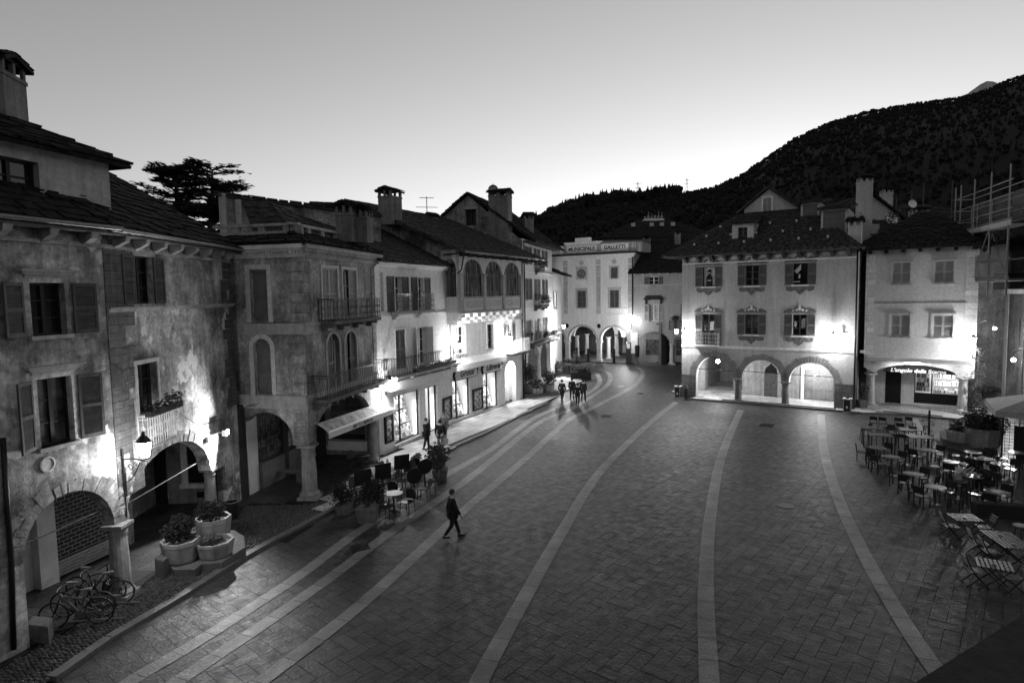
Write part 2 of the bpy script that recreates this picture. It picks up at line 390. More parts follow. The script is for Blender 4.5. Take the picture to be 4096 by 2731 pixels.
simple('table_top', .06, .3, .2, 9, spec=.5)
simple('ceramic', .8, .2, .05, 5, spec=.5)
emit('bulb', 14); emit('tube', 2.5); emit('lit_glass', 5)
simple('book_a', .75, .6, .1, 9); simple('book_b', .3, .6, .3, 9); simple('book_c', .06, .6, .3, 9)

m_, t_, b_ = _mat('blind'); M['blind'] = m_
wv = N(t_, 'ShaderNodeTexWave', wave_type='BANDS', bands_direction='Z'); wv.inputs['Scale'].default_value = 3.2; t_.links.new(coords(t_), wv.inputs['Vector'])
t_.links.new(mixc(t_, ramp(t_, wv.outputs['Fac'], [(.2, .09), (.6, .17)]), ramp(t_, noi(t_, coords(t_), 1.5), [(.3, .5), (.7, 1.2)]), 1, 'MULTIPLY'), b_.inputs['Base Color'])

m_, t_, b_ = _mat('curtain_stripe'); M['curtain_stripe'] = m_; b_.inputs['Roughness'].default_value = .25
t_.links.new(ramp(t_, noi(t_, coords(t_, (5, 5, .25)), 1.6, 3, .6), [(.42, .02), (.5, .16), (.62, .3)]), b_.inputs['Base Color'])

def book_mat(name, w, h, lo, hi, em=0, gap=.02, seed=0):
    m, t, b = _mat(name); M[name] = m
    bk = N(t, 'ShaderNodeTexBrick'); bk.offset = .37; bk.squash = .6; bk.squash_frequency = 3; bk.inputs['Scale'].default_value = 1; bk.inputs['Brick Width'].default_value = w; bk.inputs['Row Height'].default_value = h; bk.inputs['Mortar Size'].default_value = gap; bk.inputs['Bias'].default_value = 0
    bk.inputs['Color1'].default_value = (0, 0, 0, 1); bk.inputs['Color2'].default_value = (1, 1, 1, 1); bk.inputs['Mortar'].default_value = (.5, .5, .5, 1)
    cb = coords(t, (1, 1, 1), (-math.pi/2, 0, seed*.0)); t.links.new(cb, bk.inputs['Vector'])
    o = ramp(t, bk.outputs['Color'], [(0, lo), (.3, lo), (.45, (lo+hi)/2), (.6, hi), (1, hi)]); o = mixc(t, o, ramp(t, noi(t, cb, 9, 3, .6), [(.38, .25), (.55, 1.1)]), .75, 'MULTIPLY')
    t.links.new(o, b.inputs['Base Color']); b.inputs['Roughness'].default_value = .5
    if em: t.links.new(o, b.inputs['Emission Color']); b.inputs['Emission Strength'].default_value = em
book_mat('book_row', .21, .27, .1, .95, .0); book_mat('book_row_b', .17, .33, .05, .8, .0, .015, 1); book_mat('book_row_dim', .2, .3, .005, .12, 0); book_mat('poster', .16, .2, .06, .5, 0, .012)

simple('joint', .01, .9, .3, 6)
simple('floor_dark', .1, .7, .4, 2, bump=.2)
simple('kerb_plain', .1, .6, .25, 5, bump=.4)
simple('cobble_stone', .045, .55, .6, 7, spec=.4)
simple('pave_lid', .06, .5, .4, 9, spec=.5)
simple('iron_rust', .06, .8, .4, 9)
simple('shutter_old', .07, .7, .35, 5)
simple('curtain_glass', .05, .25, .9, 2, spec=.5)
plaster('stone_rough', .2, .5, .3, bump=1.0, blotch=.5, seed=31)
plaster('plaster_in', .22, .5, .3, patch=.5, pth=.58, bump=.5, seed=33)
simple('shop_dark', .03, .35, .5, 3, spec=.5)
simple('jamb_white', .6, .8, .1, 4)
simple('grille', .4, .4, .2, 6, metal=.4)
plaster('stone_col', .3, .35, .5, bump=.5, seed=35)
simple('iron_white', .6, .5, .1, 8)
plaster('plaster_dormer', .42, .3, .35, bump=.3, seed=36)
simple('painted_light', .4, .6, .6, 9)  # non-emitting pale tone that paints in a lit pane and window reflections
simple('shutter_slat', .12, .6, .3, 4)
plaster('canvas_worn', .5, .5, .5, patch=.06, pth=.6, scale=.8, seed=40)
simple('roof_b', .05, .85, .6, 3, spec=.15, bump=.4)
simple('shop_white', .6, .6, .05, 5)
simple('sign_face', .5, .6, .1, 5)
simple('clock_face', .1, .5, .1, 6)
plaster('plaster_stain', .5, .3, .75, patch=.12, pth=.66, bump=.3, seed=50)
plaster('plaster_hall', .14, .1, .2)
simple('fresco', .13, .85, .6, 5)
simple('fresco_pale', .6, .85, .3, 6)
plaster('stone_vous', .26, .3, .2, bump=.5, seed=60)
plaster('stone_mid', .17, .35, .4, bump=.5, seed=61)
plaster('plaster_ei', .36, .3, .4, patch=.25, pth=.66, bump=.3, seed=62)
simple('wood_door', .1, .6, .4, 6)
plaster('wood_gate', .2, .3, .2, bump=.2, seed=63)
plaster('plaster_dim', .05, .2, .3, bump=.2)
plaster('plaster_alley', .13, .3, .4, bump=.3, blotch=.3, seed=80)  # dark base tone: the shade on these walls is put into the colour
simple('hill', .004, .95, .5, .02)
simple('forest', .012, .95, .6, .05)
simple('snow', .45, .9, .3, .01)
simple('seat_gloss', .025, .22, .2, 8, spec=.7)
simple('table_pale', .25, .45, .2, 9, spec=.4)
plaster('stone_bowl', .26, .2, .4, bump=.3, seed=70)
plaster('stone_bench', .13, .3, .3, bump=.5, seed=71)
simple('bike_pale', .08, .5, .2, 9)
simple('slat_dark', .05, .35, .3, 9, spec=.6)
simple('canopy_cloth', .3, .9, .2, 3)
plaster('parapet_stone', .05, .3, .2, bump=.6, scale=4)

# ------------------------------------------------------------------ ground
def tone_mat(name, v, rough, var, joints=False):
    m, t, b = _mat(name); c = coords(t); at = N(t, 'ShaderNodeAttribute', attribute_name='tone')
    o = ramp(t, noi(t, c, 1.1, 9, .7), [(.3, v*(1-var)), (.7, v*(1+var))])
    o = mixc(t, o, ramp(t, noi(t, c, 26, 4, .7), [(.3, .5), (.7, 1.5)]), 1, 'MULTIPLY')
    o = mixc(t, o, ramp(t, noi(t, c, .16, 8, .66), [(.34, .6), (.5, 1), (.66, 1.45)]), 1, 'MULTIPLY'); o = mixc(t, o, at.outputs['Fac'], 1, 'MULTIPLY')
    t.links.new(o, b.inputs['Base Color']); b.inputs['Specular IOR Level'].default_value = .22
    t.links.new(ramp(t, noi(t, c, 3.0, 6, .6), [(.3, rough-.12), (.7, rough+.14)]), b.inputs['Roughness'])
    bp = N(t, 'ShaderNodeBump'); bp.inputs['Strength'].default_value = .8; bp.inputs['Distance'].default_value = .03
    t.links.new(noi(t, c, 9, 6, .7), bp.inputs['Height']); t.links.new(bp.outputs[0], b.inputs['Normal']); M[name] = m
tone_mat('pave', .043, .5, .3); tone_mat('band', .17, .5, .16); tone_mat('flag', .42, .42, .25); tone_mat('kerb', .27, .6, .2); tone_mat('cobble', .12, .6, .35)
def tiled(name, quads, mat, label=None, kind='structure', z=None):
    """quads: list of (4+ points, tone)"""
    v = []; f = []; tn = []
    for q, t in quads:
        b = len(v); v += [(p[0], p[1], p[2] if len(p) > 2 else z) for p in q]; f.append(tuple(range(b, b+len(q)))); tn.append(t)
    me = bpy.data.meshes.new(name); me.from_pydata(v, [], f); at = me.attributes.new('tone', 'FLOAT', 'FACE'); at.data.foreach_set('value', tn); me.update()
    me.materials.append(M[mat]); o = bpy.data.objects.new(name, me); put(o, None, Matrix.Identity(4)); o['kind'] = kind; return o
def inside(p, poly):
    c = False; j = len(poly)-1
    for i in range(len(poly)):
        a, b = poly[i], poly[j]
        if (a[1] > p[1]) != (b[1] > p[1]) and p[0] < (b[0]-a[0])*(p[1]-a[1])/(b[1]-a[1])+a[0]: c = not c
        j = i
    return c
def smooth_line(pts, step=.95):
    P = [Vector((*p, 0)) for p in pts]; P = [2*P[0]-P[1]]+P+[2*P[-1]-P[-2]]; out = []
    for i in range(1, len(P)-2):
        for k in range(12):
            t = k/12; a, b, c, d = P[i-1:i+3]
            out.append(.5*((2*b)+(c-a)*t+(2*a-5*b+4*c-d)*t*t+(3*b-a-3*c+d)*t**3))
    out.append(P[-2]); res = [out[0]]; acc = 0
    for a, b in zip(out[:-1], out[1:]):
        L = (b-a).length
        while acc+L >= step:
            t = (step-acc)/L; a = a.lerp(b, t); res.append(a.copy()); L = (b-a).length; acc = 0
        acc += L
    return res
base = MB().add([(-900, -40, -.03), (900, -40, -.03), (900, 1500, -.03), (-900, 1500, -.03)], [(0, 1, 2, 3)]).build('ground', 'joint'); base['kind'] = 'structure'
ca, sa = math.cos(math.radians(-40)), math.sin(math.radians(-40)); cw = .37
qs = []
for i in range(-205, 205):
    for j in range(-205, 205):
        d = (i-j) % 4
        if d == 0: r = (i, j, i+2, j+1)
        elif d == 3: r = (i, j, i+1, j+2)
        else: continue
        cx, cy = (r[0]+r[2])/2*cw, (r[1]+r[3])/2*cw; X = cx*ca-cy*sa+8; Y = cx*sa+cy*ca+38
        if not (-15 < X < 44 and 9 < Y < 84) or X > 14+Y*.62 or X < -Y*.86-4: continue
        e = .0065; tn = random.gauss(1, .10); q = []
        for x, y in ((r[0]*cw+e, r[1]*cw+e), (r[2]*cw-e, r[1]*cw+e), (r[2]*cw-e, r[3]*cw-e), (r[0]*cw+e, r[3]*cw-e)): q.append((x*ca-y*sa+8, x*sa+y*ca+38, random.uniform(-.004, .004)))
        qs.append((q, max(.55, tn)))
tiled('piazza_paving', qs, 'pave')
def band(pts, w=.44, name='pale_stone_band', z=.012):
    L = smooth_line(pts); q = []
    for k in range(len(L)-1):
        a, b = L[k], L[k+1]; da = (L[min(k+1, len(L)-1)]-L[max(k-1, 0)]).normalized(); db = (L[min(k+2, len(L)-1)]-L[k]).normalized()
        na = Vector((da.y, -da.x, 0))*w/2; nb = Vector((db.y, -db.x, 0))*w/2; g_ = (b-a).normalized()*.01
        q.append(([a-na+g_, a+na+g_, b+nb-g_, b-nb-g_], random.gauss(1, .08)))
    return tiled(name, q, 'band', z=z)
def band2(pts, **k):
    o = band(pts, **k); o.location.z = k.get('z', .012); return o
band2([(-9.01,12.58),(-8.81,13.26),(-8.18,14.56),(-7.51,16.25),(-6.71,18.48),(-5.96,21.28),(-4.98,24.21),(-3.18,29.06),(-1.22,33.80),(1.32,41.73),(3.65,46.46),(6.60,52.58),(8.00,56.78),(8.71,60.72),(9.09,65.93)])
band2([(-7.98,12.43),(-7.71,13.22),(-7.17,14.50),(-6.50,16.13),(-5.71,18.30),(-5.18,19.96),(-4.53,21.91),(-3.32,25.07),(-1.91,28.99),(1.67,40.36),(4.33,45.18),(7.59,53.21),(8.93,57.15),(9.94,61.67),(10.30,66.41),(9.51,69.55)])
band2([(-6.13,12.25),(-5.78,13.23),(-4.97,15.01),(-4.21,17.02),(-3.27,19.96),(-2.51,22.45),(-1.52,25.53),(0.203,30.37),(3.59,40.68),(5.90,45.33),(7.95,49.40),(9.84,53.05),(11.69,57.31),(13.45,62.93),(14.34,67.85),(14.16,70.70)])
band2([(-1.11,11.99),(-0.848,13.10),(-0.458,14.49),(0.332,17.12),(1.68,21.55),(4.19,29.07),(8.75,39.33),(13.10,48.02)])
band2([(3.96,11.87),(4.25,12.96),(5.52,17.20),(7.58,23.13),(11.12,32.05),(16.55,43.95)])
band2([(9.13,11.74),(9.41,13.09),(10.04,15.38),(11.33,19.31),(13.54,25.15),(16.78,32.59),(21.49,42.21)])
band2([(21.94,30.26),(22.82,32.44),(23.66,34.51),(24.94,37.14),(26.41,39.84)])
# raised pavements
def slab_region(name, poly, z0, z1, mat, cell=(1.0, .6), rot=0, mort=.008, tone=.14):
    m = MB(); n = len(poly); tri = geometry.tessellate_polygon([[Vector((p[0], p[1], 0)) for p in poly]])
    m.add([(p[0], p[1], z0) for p in poly]+[(p[0], p[1], z1-.012) for p in poly], [tuple(n+i for i in t) for t in tri]+[(i, (i+1) % n, n+(i+1) % n, n+i) for i in range(n)])
    o = m.build(name+'_base', 'joint'); o['kind'] = 'structure'
    c, s = math.cos(rot), math.sin(rot); xs = [p[0]*c+p[1]*s for p in poly]; ys = [-p[0]*s+p[1]*c for p in poly]; q = []
    y = min(ys); r = 0
    while y < max(ys):
        hh = cell[1]*random.uniform(.85, 1.15); x = min(xs)-random.random()*cell[0]
        while x < max(xs):
            w = cell[0]*random.uniform(.7, 1.3)
            if inside(((x+w/2)*c-(y+hh/2)*s, (x+w/2)*s+(y+hh/2)*c), poly):
                pts = [(x+mort, y+mort), (x+w-mort, y+mort), (x+w-mort, y+hh-mort), (x+mort, y+hh-mort)]
                q.append(([(a*c-b*s, a*s+b*c, z1+random.uniform(-.004, .004)) for a, b in pts], random.gauss(1, tone)))
            x += w
        y += hh
    return tiled(name, q, mat)
def kerb(pts, z=.125, w=.28, name='kerb'):
    q = []; m = MB()
    for a, b in zip(pts[:-1], pts[1:]):
        a = Vector((*a, 0)); b = Vector((*b, 0)); d = (b-a); L = d.length; d.normalize(); nn = Vector((-d.y, d.x, 0)); n = max(1, int(L/1.3))
        for i in range(n):
            p = a.lerp(b, i/n)+d*.006; r = a.lerp(b, (i+1)/n)-d*.006; zz = z+random.uniform(-.006, .006)
            m.hexa([p-Vector((0, 0, .1)), r-Vector((0, 0, .1)), r+nn*w-Vector((0, 0, .1)), p+nn*w-Vector((0, 0, .1))], [p+Vector((0, 0, zz))+nn*.015, r+Vector((0, 0, zz))+nn*.015, r+nn*w+Vector((0, 0, zz)), p+nn*w+Vector((0, 0, zz))])
    o = m.build(name, 'kerb_plain'); o['kind'] = 'structure'; return o
kl = [(-10.48,13.31), (-10.23,14.93), (-9.58,17.00), (-8.95,19.57), (-8.40,21.15), (-7.33,23.83), (-5.72,28.02), (-3.60,33.38), (-1.61,37.37), (0.652,42.90), (2.87,47.74)]
kerb(kl)
lw = [(p[0]-.2, p[1]+.1) for p in kl]
# cobbled strip and slabs in front of the left houses
def cobbles(name, poly, z, r=.075, n=6000):
    m = MB(); xs = [p[0] for p in poly]; ys = [p[1] for p in poly]; k = 0
    y = min(ys)
    while y < max(ys):
        x = min(xs)
        while x < max(xs):
            p = (x+random.uniform(-.02, .02), y+random.uniform(-.02, .02)); x += r*1.75
            if not inside(p, poly): continue
            a = r*random.uniform(.7, 1.05); b = r*random.uniform(.7, 1.05); h = random.uniform(.015, .04); t = random.random()*3
            c, s = math.cos(t), math.sin(t); ring = [(p[0]+a*math.cos(q)*c-b*math.sin(q)*s, p[1]+a*math.cos(q)*s+b*math.sin(q)*c) for q in [i*math.pi/3 for i in range(6)]]
            m.add([(u, v, z-.02) for u, v in ring]+[((u+p[0])/2, (v+p[1])/2, z+h) for u, v in ring], [(6, 7, 8, 9, 10, 11)]+[(i, (i+1) % 6, 6+(i+1) % 6, 6+i) for i in range(6)])
        y += r*1.6
    o = m.build(name, 'cobble_stone'); o['kind'] = 'structure'; return o
A1P, A2P, BLP, BRP = (-11.35, 17.2), (-11.6, 25.45), (-8.6, 25.35), (-7.2, 32.4)
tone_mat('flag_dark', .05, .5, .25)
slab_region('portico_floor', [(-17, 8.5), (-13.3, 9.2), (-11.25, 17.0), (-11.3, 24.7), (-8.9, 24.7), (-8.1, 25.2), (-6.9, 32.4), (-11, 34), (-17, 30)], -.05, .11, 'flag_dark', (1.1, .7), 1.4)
tri_poly = [(-13.3, 9.2), (-11.25, 17.0), (-11.3, 24.7), (-8.9, 24.7), (-8.0, 25.2)]+[tuple(p) for p in reversed([(x-.15, y+.08) for x, y in kl[:6]])]+[(-11.2, 9.2)]
o = MB().add([(p[0], p[1], .07) for p in tri_poly], geometry.tessellate_polygon([[Vector((p[0], p[1], 0)) for p in tri_poly]])).build('cobble_bed', 'joint'); o['kind'] = 'structure'
cobbles('cobbled_strip', tri_poly, .09)
slab_region('bookshop_pavement', [(-8.0, 25.3), (-6.9, 32.2), (-4.2, 40.0), (.7, 49.5), (-3, 60), (4.2, 63), (7, 60)]+[(x-.2, y+.1) for x, y in reversed(kl[5:])], -.05, .12, 'flag', (1.1, .62), 1.1)
kE = [(14.16,48.37), (14.53,48.18), (17.36,46.48), (19.99,44.68), (22.82,42.77), (23.77,41.65), (26.20,41.34), (28.88,39.16)]
kerb(list(reversed([(x, y) for x, y in kE])), .14)
slab_region('arcade_pavement', [(x+.1, y+.22) for x, y in kE]+[(33, 43), (31, 50), (18, 58), (14, 52)], -.05, .13, 'flag', (1.0, .6), -.6)
kT = [(3.91,77.18), (6.19,76.83), (10.42,75.11), (14.14,73.01), (15.78,75.37), (20.33,73.42)]
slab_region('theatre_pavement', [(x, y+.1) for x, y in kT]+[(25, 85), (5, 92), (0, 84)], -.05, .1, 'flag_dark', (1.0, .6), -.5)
# iron covers and light markers let into the paving
def cover(pts, kind, label, group=None):
    P = [Vector((*p, 0)) for p in pts]; c = sum(P, Vector())/4; m = MB(); o = thing('manhole_cover' if kind != 'grate' else 'drain_grate', label, 'manhole cover' if kind != 'grate' else 'drain grate', (c.x, c.y, .016), 0, group)
    q = [p-c for p in P]; m.hexa([p-Vector((0, 0, .01)) for p in q], [p+Vector((0, 0, .006)) for p in q]); m.build('frame', 'iron', o)
    k = MB()
    for i in range(7):
        a = q[0].lerp(q[1], (i+.6)/7.4)*.94; b = q[3].lerp(q[2], (i+.6)/7.4)*.94; d = (q[1]-q[0]).normalized()*.02
        k.hexa([a-d+Vector((0, 0, .006)), a+d+Vector((0, 0, .006)), b+d+Vector((0, 0, .006)), b-d+Vector((0, 0, .006))], [a-d+Vector((0, 0, .014)), a+d+Vector((0, 0, .014)), b+d+Vector((0, 0, .014)), b-d+Vector((0, 0, .014))])
    k.build('grid', 'iron', o); return o
cover([(-5.73,20.63), (-5.25,20.94), (-4.94,20.36), (-5.50,20.07)], 'grate', 'dark square drain grate across the second pale band in the foreground')
cover([(-8.47,21.23), (-7.93,22.71), (-7.62,22.62), (-8.06,21.08)], 'grate', 'long dark grate beside the kerb in front of the planter bowls')
cover([(6.09,42.23), (6.38,42.95), (7.00,42.68), (6.67,41.80)], 'cover', 'iron cover in the middle of the paving facing the theatre arcade')
cover([(15.58,38.41), (16.11,39.16), (16.87,38.84), (16.31,37.97)], 'cover', 'iron cover in front of the middle arch of the frescoed house')
cover([(0.37,41.97), (0.795,43.20), (1.40,42.89), (0.86,41.63)], 'grate', 'black grate just outside the kerb below the bookshop windows')
cover([(10.52,51.57), (10.81,52.05), (11.18,51.70), (10.87,51.15)], 'cover', 'small iron cover near the waste bin at the frescoed house')
def ring_cover(c, r, label):
    o = thing('manhole_cover', label, 'manhole cover', (c[0], c[1], .012)); MB().lathe([(r, -.01), (r, .006), (r*.92, .006), (r*.9, .001), (.02, .001)], n=24).build('lid', 'pave_lid', o); return o
ring_cover((10.80,23.90), .34, 'round iron lid set in the paving between two right-hand pale bands')

# ------------------------------------------------------------------ weathered corner house on the left
rA = thing('weathered_house', 'old weathered two arched house with peeling plaster and slab roof at the left edge', 'house', (-11.35, 17.2, 0))
f1 = Fac(rA, frame((-13.4, 9.7), (-11.35, 17.2))); f2 = Fac(rA, frame((-11.35, 17.2), (-11.6, 25.45)))
L1, L2 = 7.775, 8.254
w = f1.win((5.70,9.09), (6.60,7.76), sh='open', head='mould', sw=.62, sm='shutter_old', fm='wood_dark', angles=(18, 8), sgap=.18)
w = f1.win((5.70,6.67), (6.61,4.93), sh='open', head='mould', sw=.62, sm='shutter_old', fm='wood_dark', glass='curtain_glass', angles=(28, 10), sgap=.14)
w = f2.win((1.44,9.97), (2.47,8.50), sh='open', sm='shutter_old', fm='wood_dark', sw=.62, surround=(.1, 'stone'), sill=None)
w2 = f2.win((1.24,6.66), (2.33,5.11), sh=None, fm='wood_dark', surround=(.13, 'stone'), sill=None)
# street walls with the two portico arches cut out of their feet
z1c = 3.6
o1 = [(0, -.3), (5.05, -.3)]+archpts(5.05, L1-.2, 2.25, z1c)+[(L1, 2.15), (L1, 10.55), (0, 10.75)]
f1.wall(o1, 'plaster_a', .45)
o2 = [(0, 2.15), (.25, 2.15)]+archpts(.25, 5.6, 2.15, 3.8, 18)[1:]+[(6.15, 2.15), (6.15, 2.0), (6.9, 2.0), (6.9, -.3), (L2, -.3), (L2, 10.75), (0, 10.55)]
f2.wall(o2, 'plaster_a2', .45)
# stone zones of the right wall (corner quoins and the joint to the left house)
q = MB(); zz = 4.2
while zz < 10.4:
    wq = random.choice((.75, .95, .6)); q.box(L2-wq, L2+.012, -.02, .05, zz, zz+.38); zz += .4
q.build('quoin', 'brick_old', rA, f2.mw)
q = MB(); zz = 2.9
while zz < 10.3:
    wq = random.choice((1.0, 1.3, .8)); q.box(-.02, wq, -.015, .05, zz, zz+.3); zz += .31
q.build('quoin', 'brick_old', rA, f2.mw)
m = MB(); m.box(0, L2+.1, -.13, .03, 8.36, 8.42); m.box(0, L2+.05, -.07, .03, 8.28, 8.36); m.build('string_course', 'stone', rA, f2.mw)
# rough voussoirs round the arches
v = MB()
for a0, a1, zs, zc, fr, th in ((5.05, L1-.2, 2.25, z1c, f1, .5), (.25, 5.6, 2.15, 3.8, f2, .42)):
    v = MB(); c = (a0+a1)/2; r = (a1-a0)/2; n = 22
    for i in range(n):
        t0 = math.pi*(i+.03)/n; t1 = math.pi*(i+.97)/n; e = th*random.uniform(.45, 1.15); h = zc-zs; t0 += random.uniform(-.02, .03); t1 += random.uniform(-.03, .02)
        p = [(c-r*math.cos(t), zs+h*math.sin(t)) for t in (t0, t1)]+[(c-(r+e)*math.cos(t), zs+(h+e)*math.sin(t)) for t in (t1, t0)]
        y = -.004-random.random()*.02; v.hexa([(x, y, z) for x, z in p], [(x, .05, z) for x, z in p])
    v.build('arch_stones', 'stone_rough', rA, fr.mw)
# portico behind the arches
inn = Fac(rA, f1.at(0, 3.0, 0))
inn.wall([(0, -.3), (10.9, -.3), (10.9, 4.4), (0, 4.4)], 'plaster_in', .2, 'portico_wall', False)
in2 = Fac(rA, f2.at(0, 3.4, 0)); in2.wall([(-1, -.3), (L2+.3, -.3), (L2+.3, 4.4), (-1, 4.4)], 'plaster_in', .2, 'portico_wall', False)
m = MB(); m.M = f1.mw; m.box(0, L1+.1, .44, 4, 4.1, 4.3); m.M = f2.mw; m.box(-.2, L2, .44, 4.5, 4.05, 4.25); m.M = Matrix.Identity(4); m.build('portico_ceiling', 'plaster_in', rA, Matrix.Identity(4))
f2.box('portico_end', 'plaster_in', L2-.3, L2, .45, 3.4, -.1, 4.1)
# roller grille shop and its pale jamb under the first arch
g = MB(); gx0, gx1 = 7.95, 10.65
bk = inn.box('shop_front', 'shop_dark', gx0, gx1, -.06, -.01, .12, 3.6)
for i in range(24): g.tube([(gx0+.1, -.14, .75+i*.125), (gx1-.05, -.14, .75+i*.125)], .014, 4)
for i in range(24):
    for k in range(11): 
        x = gx0+.2+k*.26+(.13 if i % 2 else 0)
        if x < gx1-.1: g.tube([(x, -.14, .75+i*.125), (x, -.14, .875+i*.125)], .01, 4, False)
for i in range(5): g.box(gx0+.1, gx1-.05, -.16, -.1, .2+i*.1, .28+i*.1)
g.build('roller_grille', 'grille', rA, inn.mw)
inn.box('door_jamb', 'jamb_white', gx0-.55, gx0, -.3, 0, .1, 3.7); inn.box('door_jamb', 'jamb_white', gx0-1.6, gx0-.56, -.02, .1, .1, 3.5)
m = MB()
for i in range(14): x = gx0+.3+random.random()*2.1; z = random.uniform(1.2, 3.0); m.box(x, x+random.uniform(.1, .4), -.075, -.061, z, z+random.uniform(.1, .5))
m.build('shop_display', 'book_b', rA, inn.mw) if 0 else None
# inner window and doorway under the second arch
f2.box('end_window', 'glass', L2-.34, L2-.31, .75, 2.0, 1.0, 3.3); f2.box('end_window_frame', 'stone_pale', L2-.4, L2-.31, 2.0, 2.25, .8, 3.4); f2.box('end_window_sill', 'stone_pale', L2-.5, L2-.31, .65, 2.3, .8, .98); f2.box('end_vent', 'black', L2-.33, L2-.31, .9, 1.7, .35, .6); f2.box('end_door', 'black', L2-.34, L2-.31, 2.9, 3.39, .1, 3.0)
column(rA, -11.42, 17.15, 2.25, .25, 'stone_col', base=.45); column(rA, -11.72, 23.1, 2.15, .21, 'stone_col', base=.4)
# tie rods
MB().tube([(4.9, .2, 2.6), (L1-.1, .2, 2.75)], .018, 6).build('tie_rod', 'iron_rust', rA, f1.mw); MB().tube([(.2, .22, 2.55), (6.1, .22, 2.6)], .02, 6).build('tie_rod', 'iron_rust', rA, f2.mw)
MB().tube([(2.5, .4, 3.45), (5.9, 3, 3.3)], .02, 6).build('tie_rod', 'iron_rust', rA, f2.mw)
# iron anchors, vent, cable
m = MB()
for p, fr in (((8.00,3.29), 0), ((7.95,2.70), 0)): m.tube([(p[0], -.03, p[1]-.35), (p[0], -.03, p[1]+.35)], .025, 5)
m.build('wall_anchor', 'iron', rA, f1.mw)
p = (5.79,4.50); MB().lathe([(.17, 0), (.2, .02), (.2, .05), (.16, .06), (.15, .03)], n=20).build('round_vent', 'stone_pale', rA, f1.at(p[0], 0, p[1]) @ Matrix.Rotation(math.pi/2, 4, 'X'))
MB().tube([(2.57,6.31) if 0 else (w0[0], -.02, w0[1]) for w0 in ((1.43,5.42), (3.35,4.86), (4.86,4.02), (6.73,3.87))], .012, 4).build('cable', 'black', rA, f2.mw)
MB().tube([(x, -.06, z) for x, z in ((4.77,5.42), (4.75,3.53), (4.74,2.38), (4.73,2.27), (4.63,0.287))], .06, 8).build('downpipe', 'iron', rA, f1.mw, True)
# window balcony with flower box under the lower right window
a, b = (1.07,5.14), (2.76,4.13); bz = b[1]
bl = f2.balcony(a[0], (2.76,4.13)[0], bz+.02, .35, .95, 'iron_white', 'stone', .06, .13, True, 0, 'window_balcony')
def leaves(mb, c, r, n, s=.06, flat=1.0):
    for _ in range(n):
        d = Vector((random.gauss(0, 1), random.gauss(0, 1), random.gauss(0, 1))); d.normalize(); d *= r*random.random()**.4; d.z *= flat
        p = Vector(c)+d; a = Vector((random.gauss(0, 1), random.gauss(0, 1), random.gauss(0, .6))).normalized()*s*random.uniform(.6, 1.4); b = a.orthogonal().normalized()*s*random.uniform(.3, .6)
        mb.add([p-a, p+b, p+a, p-b], [(0, 1, 2, 3)])
fbx = thing('flower_box', 'flower box with trailing plants above the white scrolled window balcony', 'flower box', WM[bl.name] @ Vector((.8, -.3, .95)), 0)
m = MB(); m.box(-.2, 1.6-1.0, -.12, .12, 0, .18); m.M = WM[fbx.name].inverted() @ WM[bl.name] @ T3(0, -.3, .95)
m2 = MB(); m2.box(-.1, b[0]-a[0]+.1, -.1, .1, 0, .17); m2.build('trough', 'wood_dark', fbx, WM[bl.name] @ T3(0, -.42, .95))
m = MB()
for i in range(26): t = random.random(); leaves(m, (t*(b[0]-a[0]+.2)-.1, random.uniform(-.15, .1), .22+.25*t*random.random()), .14+.1*t, 14, .06)
m.build('foliage', 'leaf', fbx, WM[bl.name] @ T3(0, -.42, .95))
# eaves: boards, pale brackets, slab roof
def P(fr, x, y, z): return fr.mw @ Vector((x, y, z))
k = MB()
slab_roof(k, P(f2, 0, -.5, 10.62), P(f2, L2+.2, -.5, 10.62), P(f2, L2+.2, 7, 15.2), P(f2, 0, 7, 15.2), .42, .55, .06)
slab_roof(k, P(f1, 0, -.5, 10.62), P(f1, L1+.12, -.5, 10.62), P(f1, L1+1.9, 7, 15.2), P(f1, 0, 7, 15.2), .42, .55, .06)
k.build('roof', 'roof', rA, Matrix.Identity(4))
for fr, L, n in ((f1, L1, 7), (f2, L2, 8)):
    m = MB(); m.box(0, L+.12, -.48, .02, 10.44, 10.5); m.build('eaves_board', 'wood_beam', rA, fr.mw)
    m = MB(); m.box(0, L, -.06, .0, 10.08, 10.18); m.build('eaves_band', 'stone', rA, fr.mw)
    for i in range(n):
        x = (i+.5)*L/n; m = MB(); m.prism([(-.0, 0), (.0, 0), (.0, .1)], 0, .01) if 0 else None
        m.hexa([(x-.1, -.4, 10.28), (x+.1, -.4, 10.28), (x+.1, .02, 10.08), (x-.1, .02, 10.08)], [(x-.12, -.45, 10.44), (x+.12, -.45, 10.44), (x+.12, .02, 10.44), (x-.12, .02, 10.44)]); m.build('eaves_bracket', 'stone_old', rA, fr.mw)
    m = MB(); m.tube([(0, -.55, 10.56), (L+.18, -.55, 10.6)], .06, 8); m.build('gutter', 'iron_grey', rA, fr.mw)
